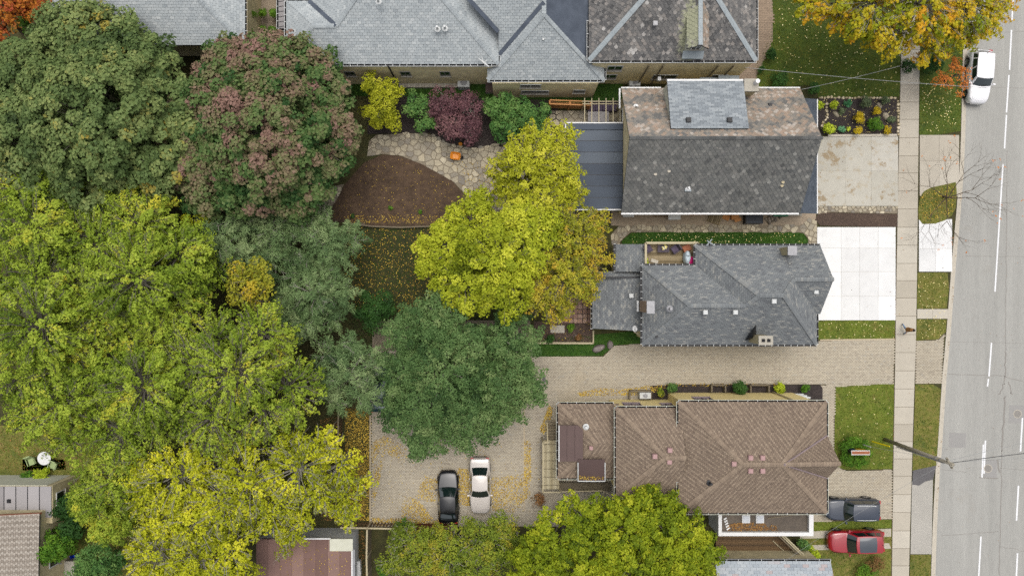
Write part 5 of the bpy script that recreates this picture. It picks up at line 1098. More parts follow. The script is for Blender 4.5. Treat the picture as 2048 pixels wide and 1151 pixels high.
G1 = 'big trees of the back gardens'
tree('maple_tree', 'big dark green maple filling the upper left corner', blob(190, 235, 232, 7.5, 12, 5), 'maple_green', leaf=(.27, .22), dens=120, cr=.6, trunk=.4, group=G1, tone=(.42, .15), twigs=.1, base=(255, 280))
tree('maple_tree', 'broad maple with mauve red leaves beside the soil bed', blob(530, 268, 216, 7, 12, 2, sq=.86), 'maple_red', leaf=(.27, .22), dens=120, cr=.58, trunk=.36, group=G1, tone=(.36, .24), hcol=.14, twigs=.1, base=(575, 300))
ASH = dict(lm='ash', leaf=(.23, .125), dens=115, cr=.54, space=1.6, trunk=.28, group=G1, twigs=.6, fill=.4, poke=.5, bark='bark', tone=(.46, .15), open_=.55, spray=.9, gap=.05)
for lb, lobes, kw in [
    ('yellow green ash just below the dark maple at the left edge', blob(75, 452, 120, 8, 6, 3), {}),
    ('loose yellow green ash with grey twigs in the middle of the left wood', blob(275, 555, 165, 8.5, 8, 4), {}),
    ('wide yellow green ash with a star of grey branches left of the cedars', blob(475, 745, 160, 8.5, 9, 5), dict(twigs=.9, twig_r=.03, open_=.75)),
    ('yellow green ash at the middle of the left edge', blob(85, 650, 165, 8.5, 8, 6), dict(dens=100)),
    ('yellow green ash left of the star-branched crown', blob(290, 770, 160, 8, 8, 7), {}),
    ('yellow green ash above the round garden table', blob(125, 800, 120, 7.5, 7, 8), {}),
    ('yellow green ash with rusty tips near the mauve maple', blob(262, 440, 105, 7, 6, 9), dict(tone=(.55, .22))),
    ('yellow green ash wedged between the left wood and the cedars', blob(385, 545, 88, 6.5, 6, 33), {}),
    ('yellow green ash at the lower left beside the dark bushes', blob(225, 960, 82, 5, 6, 34), {}),
]:
    k_ = dict(ASH); k_.update(kw); lm = k_.pop('lm'); tree('ash_tree', lb, lobes, lm, **k_)
tree('ash_tree', 'small golden ash tucked among the blue green cedars', blob(503, 567, 60, 7, 5, 10), 'ash_gold', leaf=(.24, .15), dens=90, trunk=.14, twigs=.8, group=G1, poke=.4)
tree('sapling', 'small bright yellow sapling poking out above the cedars', blob(397, 442, 36, 6, 4, 11), 'lime', leaf=(.16, .12), dens=110, cr=.4, trunk=.1, twigs=.6, group=G1)
CED = dict(lm='cedar', leaf=(.34, .065), dens=170, cr=.5, trunk=.16, group=G1, twigs=.5, mode='needle', bark='bark_pale', tone=(.52, .16), fill=.3, gap=.06, poke=.3, spray=.8, open_=.3)
for lb, lobes in [
    ('feathery blue green cedar below the mauve maple', blob(440, 482, 88, 5, 6, 12)),
    ('feathery blue green cedar at the corner of the shaded lawn', blob(655, 492, 82, 5, 6, 13)),
    ('feathery blue green cedar beside the small golden ash', blob(630, 588, 88, 5, 6, 14)),
    ('blue green cedar in the gap right under the mauve maple', blob(545, 462, 70, 4, 6, 35)),
    ('blue green cedar filling the gap above the small golden ash', blob(540, 520, 60, 4, 5, 36)),
    ('low blue green cedar in the gap between ash and elms', blob(575, 640, 62, 4, 5, 15)),
    ('blue green cedar standing left of the fence end', blob(700, 745, 84, 5.5, 7, 16))]:
    k_ = dict(CED); lm = k_.pop('lm'); tree('cedar_tree', lb, lobes, lm, **k_)
ELM = dict(lm='elm', leaf=(.2, .11), dens=190, cr=.5, trunk=.24, group=G1, twigs=.25, tone=(.5, .16), fill=.3, bark='bark_pale', gap=.06, spray=.5)
for lb, lobes in [
    ('dense green elm bordering the yellow tree', blob(862, 668, 92, 7, 7, 17)),
    ('dense green elm with a bare twig tuft, middle of its clump', blob(890, 740, 112, 7.5, 8, 18)),
    ('dense green elm beside the square patio tiles', blob(1010, 680, 78, 6, 6, 19)),
    ('dense green elm overhanging the driveway', blob(1010, 770, 92, 6.5, 7, 20)),
    ('dense green elm overhanging the parking lot', blob(945, 825, 78, 6, 6, 21)),
    ('dense dark green elm nearest the leafy lot corner', blob(832, 838, 82, 5.5, 7, 22)),
    ('dense green elm over the hidden dark teal car', [(785, 735, 5.5, 34), (800, 775, 6, 36), (792, 808, 5, 30)])]:
    k_ = dict(ELM); lm = k_.pop('lm'); tree('elm_tree', lb, lobes, lm, **k_)
tree('bush', 'dark green bush in the gap above the elms', blob(750, 620, 48, 2.5, 5, 23), 'dkgreen', leaf=(.16, .1), dens=200, cr=.45, trunk=.1, cat='bush', tone=(.35, .15))
tree('yellow_tree', 'bright yellow tree reaching over the flat black roof', [(1080, 285, 6.5, 46), (1052, 335, 7, 66), (1118, 345, 6.5, 52), (1060, 395, 7, 66), (1125, 275, 6, 34), (1020, 350, 6, 48), (1142, 385, 5.5, 36), (1090, 430, 6.5, 55)], 'yellow', leaf=(.24, .12), dens=140, cr=.46, spray=.7, trunk=.2, group=G1, tone=(.5, .17), twigs=.5, base=(1050, 400), poke=.5)
tree('yellow_tree', 'large yellow green tree in the centre of the picture', [(868, 510, 6.5, 50), (940, 455, 7, 62), (905, 490, 7, 60), (1000, 520, 8, 88), (930, 560, 7, 72), (1050, 470, 8, 74), (1010, 585, 7, 60), (905, 580, 6, 50), (960, 410, 6, 40)], 'yellowgreen', leaf=(.22, .15), dens=140, cr=.52, spray=.3, trunk=.28, group=G1, tone=(.5, .18), twigs=.35, base=(985, 500), poke=.3)
tree('yellow_tree', 'golden tree between the patio tiles and the low grey roof', [(1150, 470, 7, 62), (1180, 515, 6.5, 44), (1130, 545, 7, 70), (1095, 600, 6, 56), (1165, 570, 6, 44), (1075, 560, 6.5, 50), (1190, 455, 6, 36), (1110, 625, 5, 30)], 'gold', leaf=(.21, .11), dens=130, cr=.46, gap=.08, spray=.5, trunk=.2, group=G1, tone=(.5, .24), twigs=.6, base=(1120, 520), poke=.5)
BR = dict(lm='lime', leaf=(.2, .15), dens=100, cr=.5, trunk=.24, group=G1, twigs=.9, twig_r=.022, bark='bark_pale', tone=(.47, .2), fill=.4, poke=.9, gap=.18, open_=.5, spray=.3)
for lb, lobes, kw in [
    ('thin yellow green tree with bare grey branches beside the parking lot', [(680, 930, 7, 48), (640, 895, 7, 50), (600, 935, 8, 70), (690, 990, 6.5, 46), (640, 975, 7.5, 55), (570, 890, 7, 50), (720, 960, 6, 30), (700, 1030, 6, 34)], {}),
    ('thin yellow green tree with pale forked limbs above the garage', [(500, 960, 8, 75), (540, 1010, 7.5, 62), (450, 1000, 8, 70), (600, 1020, 6.5, 45), (480, 900, 7, 50), (570, 1085, 5, 30), (590, 1055, 6, 40)], {}),
    ('yellow green tree below the ash wood at lower left', [(360, 950, 8, 75), (310, 980, 7.5, 60), (400, 1030, 7.5, 68), (340, 1040, 7, 60), (290, 930, 7, 40)], dict(twigs=.6, dens=115, gap=.1)),
    ('yellow green tree at the bottom edge left of the garage', [(320, 1100, 6.5, 70), (400, 1110, 6.5, 72), (460, 1090, 6.5, 62), (370, 1150, 6, 60), (480, 1140, 5.5, 45)], dict(twigs=.6, dens=115, gap=.1))]:
    k_ = dict(BR); k_.update(kw); lm = k_.pop('lm'); tree('yellow_tree', lb, lobes, lm, **k_)
for lb, lobes, s_ in [
    ('bright yellow green tree against the brown roof, right of its twin', [(1310, 1025, 5.5, 60), (1250, 1050, 6, 70), (1340, 1080, 6, 80), (1400, 1110, 5.5, 52), (1270, 1120, 6, 78), (1370, 1150, 5.5, 60), (1290, 985, 5, 26)], 31),
    ('bright yellow green tree against the ramp, left of its twin', [(1150, 1030, 5, 48), (1185, 1020, 5, 38), (1110, 1070, 5.5, 62), (1190, 1085, 5.5, 62), (1080, 1120, 5, 60), (1160, 1140, 5.5, 70), (1055, 1150, 5, 45)], 32)]:
    tree('yellow_tree', lb, lobes, 'limegreen', leaf=(.19, .14), dens=180, cr=.44, spray=.5, gap=.06, trunk=.22, group=G1, tone=(.42, .16), twigs=.1, seed=s_)
tree('olive_bush', 'olive green thicket behind the two parked sedans', [(800, 1080, 2.6, 34), (790, 1120, 2.6, 36), (830, 1085, 3, 50), (900, 1105, 3, 62), (970, 1080, 3, 58), (1000, 1055, 2.6, 40), (860, 1130, 3, 55), (950, 1135, 3, 62), (1030, 1100, 2.8, 44), (935, 1045, 2.4, 22), (880, 1062, 2, 22)], 'olive', leaf=(.18, .1), dens=130, cr=.45, trunk=.12, twigs=.4, cat='bush', tone=(.45, .2), poke=.4, bark='bark_pale')
tree('olive_bush', 'small green bush at the fence beside the black car', [(808, 1052, 1.6, 22), (822, 1066, 1.6, 18)], 'grassgreen', leaf=(.14, .09), dens=200, cr=.35, trunk=.06, cat='bush')
tree('orange_maple', 'orange and yellow maple overhanging the sidewalk at the top right', [(1620, 10, 6.5, 42), (1680, 20, 7, 62), (1750, 5, 8, 90), (1840, 10, 8.5, 95), (1930, 5, 8, 80), (1790, 62, 7, 62), (1850, 88, 6.5, 52), (1900, 62, 7, 58), (1720, 62, 6.5, 38), (1970, 40, 7, 44), (1830, -40, 8, 90), (2000, 10, 6.5, 34)], 'orange', leaf=(.23, .17), dens=110, cr=.5, spray=.8, open_=.4, trunk=.32, tone=(.5, .24), twigs=.9, base=(1815, 20), bark='bark_pale', gap=.16, poke=.5, fill=.2)
tree('rust_tree', 'small rust orange tree beside the white parked car', [(1888, 160, 2.6, 26), (1905, 135, 3, 22), (1925, 165, 3, 18), (1912, 185, 2.6, 16), (1930, 140, 3.2, 16)], 'rust', leaf=(.14, .1), dens=120, cr=.34, trunk=.06, twigs=1, tone=(.5, .25), gap=.2, fill=.1, base=(1893, 158))
tree('red_maple', 'red and orange tree in the very top left corner', [(15, 10, 6, 50), (70, 8, 5.5, 38), (100, 30, 4, 22), (5, 60, 5, 28), (40, -30, 6, 50), (85, 18, 5, 22)], 'redor', leaf=(.24, .14), dens=110, cr=.5, trunk=.3, tone=(.6, .25), twigs=.6, gap=.15, base=(48, 62), bark='bark_dark')
tree('bush', 'round leafy green bush below the red tree in the top left corner', [(52, 44, 2.4, 24)], 'grassgreen', leaf=(.26, .16), dens=90, cr=.4, trunk=.06, cat='bush')
tree('yellow_shrub_tree', 'small yellow tree against the buff brick wall', [(745, 165, 3.6, 26), (775, 185, 3.4, 30), (760, 215, 3.2, 40), (785, 240, 2.8, 24), (755, 250, 2.6, 18), (797, 190, 3, 18)], 'yellow', leaf=(.15, .1), dens=200, cr=.42, trunk=.1, tone=(.42, .17), twigs=.4)
SH = dict(cat='shrub', twigs=.3, trunk=.06, cr=.4)
tree('green_shrub', 'leafy green shrub between the yellow tree and purple maple', [(835, 218, 2.2, 30), (850, 245, 1.8, 26), (825, 200, 2, 22)], 'green', leaf=(.2, .13), dens=130, **SH)
tree('japanese_maple', 'dark purple japanese maple beside the patio', [(895, 208, 2.4, 40), (935, 215, 2.5, 34), (905, 250, 2.3, 36), (930, 262, 2.2, 34), (875, 225, 2.1, 26), (945, 240, 2.2, 24)], 'purple', leaf=(.15, .1), dens=170, cr=.36, trunk=.1, tone=(.5, .16), twigs=.7, bark='bark_pale', cat='tree', gap=.08)
tree('green_shrub', 'large green rhododendron right of the purple maple', [(1000, 215, 2.2, 36), (1045, 225, 2.2, 34), (1010, 258, 2, 34), (1070, 250, 1.9, 26), (1085, 222, 1.8, 20), (1050, 268, 1.5, 22)], 'green', leaf=(.22, .12), dens=140, **SH)
# courtyard evergreens
for i, (x, y, w) in enumerate([(506, 28, 'upper left'), (527, 28, 'upper middle'), (548, 28, 'upper right'), (503, 63, 'lower left'), (527, 62, 'lower middle'), (547, 63, 'lower right')]):
    tree('conical_evergreen', f'{w} of the six small courtyard evergreens', [(x, y, .7, 10, .7), (x, y, 1.3, 9, .6), (x, y, 1.9, 6.5, .5)], 'grassgreen', leaf=(.1, .06), dens=420, cr=.2, trunk=.04, cat='evergreen', group='courtyard evergreens', tone=(.6, .2), twigs=0, base=(x, y))
# shrubs of the beds
for nm, lb, x, y, z, rp, lm, lf, dn in [
    ('round_shrub', 'round chartreuse shrub at the corner of the old driveway', 1657, 260, .65, 14.5, 'chartreuse', (.17, .11), 170),
    ('round_shrub', 'larger golden round shrub in the front garden', 1719, 236, .55, 13, 'golden_shrub', (.1, .05), 420),
    ('round_shrub', 'smaller golden round shrub below its twin in the front garden', 1716, 261, .45, 10.5, 'golden_shrub', (.1, .06), 380),
    ('golden_grass', 'yellow orange tuft beside the golden round shrubs', 1752, 222, .45, 10, 'golden_shrub', (.16, .05), 240),
    ('spreading_shrub', 'spreading bright green shrub right of the golden shrubs', 1750, 247, .5, 18, 'grassgreen', (.13, .08), 300),
    ('juniper', 'dark grey green juniper at the top of the front garden', 1729, 204, .6, 15, 'grey_green', (.16, .05), 300),
    ('juniper', 'dark grey green juniper in the top right bed corner', 1769, 203, .45, 11, 'grey_green', (.16, .05), 300),
    ('yellow_shrub', 'yellow green shrub near the stepping stones', 1669, 211, .6, 11, 'chartreuse', (.14, .06), 260),
    ('yellow_shrub', 'olive green shrub against the porch corner', 1637, 212, .6, 10, 'chartreuse', (.12, .07), 300),
    ('hosta', 'blue green spiky plant at the top of the front garden', 1695, 207, .35, 9, 'bluegreen', (.24, .07), 130),
    ('hosta', 'blue green spiky plant at the bottom of the front garden', 1682, 258, .3, 8, 'bluegreen', (.22, .07), 130),
    ('low_plant', 'low grey green plants in the middle of the front garden', 1684, 222, .25, 8, 'grey_green', (.14, .08), 180),
    ('low_plant', 'small yellow green plant beside the lower blue green one', 1696, 259, .25, 6, 'chartreuse', (.14, .08), 180),
    ('low_plant', 'orange tinted ground plant in the lower right bed corner', 1775, 260, .3, 11, 'golden_shrub', (.13, .06), 160),
    ('low_plant', 'low grey plants at the right of the front garden', 1782, 240, .25, 10, 'grey_green', (.13, .07), 150),
    ('round_shrub', 'oval dark evergreen beside the curved brick walk', 1542, 110, .8, 12, 'dkgreen', (.12, .08), 380),
    ('potted_shrub', 'small dark shrub by the large slate roof corner', 1523, 140, .5, 8, 'dkgreen', (.12, .08), 320),
    ('spreading_shrub', 'dark bush behind the white-capped chimney', 1560, 160, .6, 20, 'dkgreen', (.16, .09), 180),
    ('spreading_shrub', 'dark green bush beyond the slate house corner', 1625, 178, .7, 15, 'dkgreen', (.16, .09), 220),
    ('spreading_shrub', 'dark bush shaded by the orange maple', 1862, 128, 1.0, 26, 'dkgreen', (.16, .1), 200),
    ('spreading_shrub', 'leafy green bush around the orange maple trunk', 1815, 132, .6, 18, 'dkgreen', (.14, .09), 170),
    ('clipped_shrub', 'pale green shrub at the left end of the cream wall bed', 1344, 776, .6, 12.5, 'green', (.11, .07), 380),
    ('clipped_shrub', 'dense dark green square shrub along the cream wall', 1477, 775, .9, 17, 'dkgreen', (.11, .07), 480),
    ('clipped_shrub', 'pale variegated shrub right of the dark square shrub', 1560, 775, .6, 13.5, 'chartreuse', (.11, .07), 380),
    ('clipped_shrub', 'small leafy green shrub at the right end of the cream wall bed', 1610, 776, .55, 10, 'grassgreen', (.14, .09), 260),
    ('yellow_shrub', 'yellowing bush beside the air conditioner enclosure', 1321, 784, .5, 10, 'olive', (.12, .08), 260),
    ('weed_bush', 'brown red bush below the red car', 1750, 1125, .5, 22, 'brownred', (.14, .07), 150),
    ('weed_bush', 'bushy green weeds at the bottom right lawn', 1730, 1145, .5, 26, 'grassgreen', (.16, .08), 130),
    ('yellow_shrub', 'yellow green bush near the end of the deck rails', 1623, 1103, .8, 16, 'chartreuse', (.15, .09), 200),
    ('green_shrub', 'green bush beside the deck rails', 1604, 1087, .9, 15, 'green', (.16, .1), 180),
    ('low_plant', 'green clump beside the paving slab below the patio tiles', 1142, 655, .3, 11, 'grassgreen', (.13, .08), 140),
    ('low_plant', 'brown dying plant by the corner board edging', 1157, 674, .35, 8, 'brownred', (.13, .08), 180),
    ('low_plant', 'low dark green plants along the bottom of the corner bed', 1100, 678, .25, 13, 'dkgreen', (.13, .08), 140),
    ('brown_shrub', 'brown fading shrub below the wooden landing', 1075, 1000, .6, 18, 'brownred', (.13, .07), 150),
    ('green_shrub', 'dark blue green shrub below the wooden landing', 1125, 1008, .7, 14, 'green', (.13, .08), 260),
    ('bush', 'yellow green bush growing against the tan roof', 116, 1082, 2.4, 42, 'grassgreen', (.2, .1), 150),
    ('bush', 'dark green bush behind the flat grey roof', 134, 1010, 1.6, 34, 'dkgreen', (.18, .1), 170),
    ('bush', 'dark bush between the tan house and the blue bin', 148, 1055, 1.8, 30, 'dkgreen', (.18, .1), 170),
    ('bush', 'dark blue green bush at the bottom edge right of the blue bin', 208, 1122, 2.5, 52, 'green', (.18, .1), 170),
    ('bush', 'yellow green bush left of the blue green one at the lower left', 200, 995, 2.8, 56, 'ash', (.18, .1), 150),
    ('bush', 'olive bush between the lower left bushes and yellow trees', 240, 1045, 2.8, 50, 'ash', (.18, .1), 150),
    ('fern', 'yellow green ferns behind the flat grey roof', 85, 950, .6, 22, 'chartreuse', (.3, .06), 130),
    ('fern', 'green ferns left of the yellow green ferns', 55, 948, .5, 14, 'grassgreen', (.3, .06), 130),
    ('green_shrub', 'bright green leafy plant between garage and fence', 765, 1140, .8, 16, 'grassgreen', (.24, .14), 90),
    ('weed', 'small green weed clump left in the soil bed', 781, 415, .15, 6, 'grassgreen', (.14, .09), 160),
    ('weed', 'small green weed clump right in the soil bed', 840, 424, .15, 6, 'grassgreen', (.14, .09), 160),
    ('weed', 'small dark weed at the left end of the soil bed', 705, 432, .15, 6, 'dkgreen', (.14, .09), 160)]:
    g = random.Random(int(x * 7 + y)); lob = [(x, y, z, rp * .8, z * .9)]
    if rp > 7:
        for k in range(4): a = g.random() * 6.28; lob.append((x + math.cos(a) * rp * .4, y + math.sin(a) * rp * .4, z * g.uniform(.7, 1.05), rp * .58, z * .8))
    tree(nm, lb, lob, lm, leaf=lf, dens=dn, cr=max(.16, min(.36, rp / S * .34)), trunk=.03, twigs=.1, cat='shrub' if 'weed' not in nm and 'plant' not in nm else 'plant', group=None, tone=(.5, .18), fill=.5)
# round hedge around the sign: ring of clumps
tree('round_hedge', 'round clipped green hedge encircling the low sign', [(1710 + math.cos(a * 6.283 / 9) * 21, 903 + math.sin(a * 6.283 / 9) * 21, .55, 14, .55) for a in range(9)] + [(1710, 903, .4, 14, .4)], 'grassgreen', leaf=(.11, .07), dens=330, cr=.26, trunk=.03, twigs=.05, cat='hedge', tone=(.35, .15), fill=.5)

# bare street tree
t = thing('bare_tree', 'leafless street tree beside the road', 'tree', W(1886, 393, -.03)); mb = MB(); g = random.Random(5); LV = []
b0 = Vector(W(1886, 393, 0))
def grow(p, d, L_, r, lev):
    q = p; pts = [p]; rs = [r]
    for i in range(3):
        d = (d + Vector((g.gauss(0, .16), g.gauss(0, .16), g.gauss(.03, .1)))).normalized(); q = q + d * (L_ / 3); pts.append(q); rs.append(r * (1 - .22 * (i + 1)))
    mb.tube(pts, rs, 6 if lev < 2 else 4, cap=False)
    if lev == 4: LV.append(q); return
    for i in range(3 if lev else 7):
        a = 6.283 * (i + g.random() * .7) / (3 if lev else 7); sp = .75 if lev == 0 else .6
        nd = (d + Vector((math.cos(a) * sp, math.sin(a) * sp, g.uniform(-.25, .2)))).normalized()
        if lev == 0: nd = Vector((math.cos(a), math.sin(a), g.uniform(.1, .6))).normalized()
        grow(pts[-1] if i < 2 else pts[2], nd, L_ * (g.uniform(.75, 1.0) if lev == 0 else g.uniform(.6, .85)), r * .52, lev + 1)
grow(b0, Vector((0, 0, 1)), 2.2, .1, 0)
mb.build('trunk', M['bark_dark'], t)
lv = np.array([tuple(v) for v in LV if g.random() < .16]); V, tn = foliage(lv, np.tile([0, 0, 1.0], (len(lv), 1)), np.full(len(lv), .12), np.full(len(lv), 3), (.12, .08), np.full(len(lv), .5), np.random.default_rng(3)); np_quads('last_leaves', V, tn, LM['rust'], t)

# ------------------------------------------------------------------ fallen leaves
def scatter(name, label, px, n, lm='fallen', z=.035, size=.1, seed=0, clump=0.0, holes=()):
    pl = poly(px, z); rg = np.random.default_rng(seed + 500); xs = [p[0] for p in pl]; ys = [p[1] for p in pl]
    P = np.stack([rg.uniform(min(xs), max(xs), n * 4), rg.uniform(min(ys), max(ys), n * 4)], 1); P = P[pip(P, pl)]
    if clump:
        cc = P[rg.integers(0, len(P), max(3, int(len(P) / 60)))]; sel = rg.random(len(P)) < clump
        P[sel] = cc[rg.integers(0, len(cc), sel.sum())] + rg.normal(0, .28, (sel.sum(), 2)); P = P[pip(P, pl)]
    P = P[:n]; n = len(P); a = rg.uniform(0, 6.283, n); s = size * rg.uniform(.5, 1.2, n) / 2
    d = np.stack([np.cos(a), np.sin(a)], 1); e = np.stack([-d[:, 1], d[:, 0]], 1) * .75
    V = np.zeros((n, 4, 3))
    for i, v in enumerate((-d, e, d, -e)): V[:, i, :2] = P + v * s[:, None]; V[:, i, 2] = z + rg.uniform(0, .03, n)
    return np_quads(name, V, rg.uniform(0, 1, n), LM[lm], None, 'stuff', label, 'leaves')
FL = 'fallen_leaves'
scatter(FL, 'yellow leaves in drifts along the left of the parking lot', [(750, 880), (770, 870), (800, 885), (830, 915), (810, 925), (770, 905), (745, 1030), (742, 830)], 924, clump=.8, seed=1)
scatter(FL, 'yellow leaf drift in the lot corner left of the black car', [(800, 1040), (805, 990), (870, 1005), (880, 960), (850, 950), (830, 990), (870, 1040)], 1056, clump=.75, seed=2)
scatter(FL, 'yellow leaves between the two parked sedans', [(915, 935), (938, 938), (940, 1010), (915, 1010)], 840, clump=.3, seed=3, lm='fallen')
scatter(FL, 'yellow leaf drift right of the pale sedan', [(982, 955), (1060, 945), (1062, 985), (1030, 1025), (984, 1020)], 1364, clump=.7, seed=4)
scatter(FL, 'yellow leaves along the lower edge of the lot', [(745, 1034), (880, 1038), (880, 1052), (745, 1050)], 840, clump=.3, seed=5)
scatter(FL, 'thin scatter of leaves over the parking lot', [(760, 890), (1080, 880), (1080, 1030), (760, 1030)], 420, seed=6, size=.09)
scatter(FL, 'yellow leaf drift beside the wooden landing', [(1078, 860), (1088, 838), (1098, 808), (1106, 815), (1100, 850), (1088, 868)], 520, clump=.4, seed=7)
scatter(FL, 'two small leaf drifts left of the wooden landing', [(1048, 880), (1062, 880), (1062, 960), (1048, 960)], 440, clump=.9, seed=8)
scatter(FL, 'golden leaves swept along the cream wall', [(1155, 785), (1200, 775), (1240, 778), (1300, 770), (1340, 768), (1330, 780), (1290, 790), (1240, 790), (1160, 792)], 840, clump=.75, seed=9)
scatter(FL, 'golden leaves along the edge of the mulch bed', [(1350, 766), (1560, 766), (1560, 772), (1350, 772)], 130, seed=10)
scatter(FL, 'dense yellow leaf carpet beside the board fence', [(690, 815), (739, 820), (739, 1040), (690, 1040)], 3600, seed=11, z=.0)
scatter(FL, 'brown and yellow leaf carpet left of the board fence', [(640, 840), (680, 830), (680, 1040), (640, 1040)], 1500, seed=12, z=.0, lm='fallen_brown')
scatter(FL, 'yellow leaves dotted over the shaded back lawn', [(690, 455), (905, 455), (900, 600), (720, 640), (690, 600)], 1500, seed=13, z=.05, size=.1)
scatter(FL, 'tiny yellow leaves dotted over the soil bed', [(655, 438), (690, 375), (730, 330), (800, 316), (900, 366), (945, 425), (800, 446)], 420, seed=14, size=.075)
scatter(FL, 'line of yellow leaves along the lower edge of the soil bed', [(690, 430), (905, 430), (905, 447), (690, 446)], 380, seed=15, size=.09)
scatter(FL, 'pale leaves dotted over the lawn under the orange maple', [(1548, 0), (1795, 0), (1795, 190), (1640, 190), (1550, 150)], 280, 'fallen_pale', seed=16, z=.05, size=.11)
scatter(FL, 'pale leaves on the grass strip beside the white car', [(1842, 150), (1920, 180), (1918, 255), (1842, 270)], 130, 'fallen_pale', seed=17, z=.05, size=.1, clump=.3)
scatter(FL, 'orange leaves under the bare street tree', [(1840, 390), (1908, 370), (1908, 425), (1845, 445)], 280, seed=18, z=.09, size=.1)
scatter(FL, 'few pale leaves on the small lower grass squares', [(1836, 548), (1892, 548), (1890, 676), (1836, 676)], 110, 'fallen_pale', seed=19, z=.06, size=.1)
scatter(FL, 'pale leaves on the dark strip of lawn', [(1265, 468), (1600, 466), (1612, 488), (1265, 490)], 170, 'fallen_pale', seed=20, z=.07, size=.09)
scatter(FL, 'few pale leaves on the lawn around the sign', [(1680, 772), (1784, 772), (1784, 930), (1680, 930)], 70, 'fallen_pale', seed=21, z=.05, size=.1)
scatter(FL, 'few pale leaves on the narrow side lawn', [(1640, 643), (1788, 643), (1788, 676), (1640, 676)], 60, 'fallen_pale', seed=22, z=.05, size=.1)
scatter(FL, 'brown leaf litter on the flat roof with skylights', [(1455, 1048), (1490, 1042), (1510, 1045), (1550, 1048), (1555, 1060), (1455, 1060)], 420, 'fallen_brown', seed=23, z=2.5, size=.14)
scatter(FL, 'yellow leaves caught on the small brown sheet roof', [(1158, 950), (1208, 952), (1208, 959), (1158, 959)], 90, seed=24, z=3.55, size=.09)
scatter(FL, 'leaves strewn on the brown flat garage roof', [(560, 1085), (698, 1100), (698, 1150), (560, 1150)], 130, seed=25, z=3.03, size=.1)
scatter(FL, 'leaves over the patio and stones under the yellow tree', [(900, 320), (990, 330), (1000, 420), (940, 400)], 160, seed=26, z=.06, size=.09)
scatter(FL, 'leaf litter on the narrow ground between garage and fence', [(706, 1058), (742, 1058), (742, 1151), (706, 1151)], 380, 'fallen_brown', seed=27, z=.0)
scatter(FL, 'pale leaves on the planted front garden', [(1640, 200), (1790, 200), (1790, 268), (1640, 268)], 170, 'fallen_pale', seed=28, z=.03, size=.09)
scatter(FL, 'brownish leaves on the lower left lawn', [(0, 860), (160, 880), (160, 940), (0, 940)], 300, 'fallen_brown', seed=29, z=.04)
scatter(FL, 'tiny leaves on the square patio tiles', [(1105, 575), (1180, 575), (1180, 680), (1080, 680)], 160, seed=30, z=.05, size=.08)

scatter(FL, 'brown leaf litter along the kerb and gutter', [(kx(y) + 4.6, y) for y in (230, 300, 400, 520, 640, 740, 850, 950, 1050, 1151)] + [(kx(y) + 8.5, y) for y in (1151, 1050, 950, 850, 740, 640, 520, 400, 300, 230)], 620, 'fallen_brown', seed=41, z=-.11, size=.08, clump=.7)
scatter(FL, 'brown leaf litter along the left edge of the sidewalk', [(sl(y) - 1.5, y) for y in (430, 560, 700, 860, 1000, 1151)] + [(sl(y) + .8, y) for y in (1151, 1000, 860, 700, 560, 430)], 260, 'fallen_brown', seed=42, z=.04, size=.07, clump=.7)
scatter(FL, 'few leaves blown over the road and driveways', [(1640, 280), (2040, 280), (2040, 1140), (1890, 1140), (1790, 700), (1640, 700)], 150, 'fallen_brown', seed=43, z=.05, size=.07)
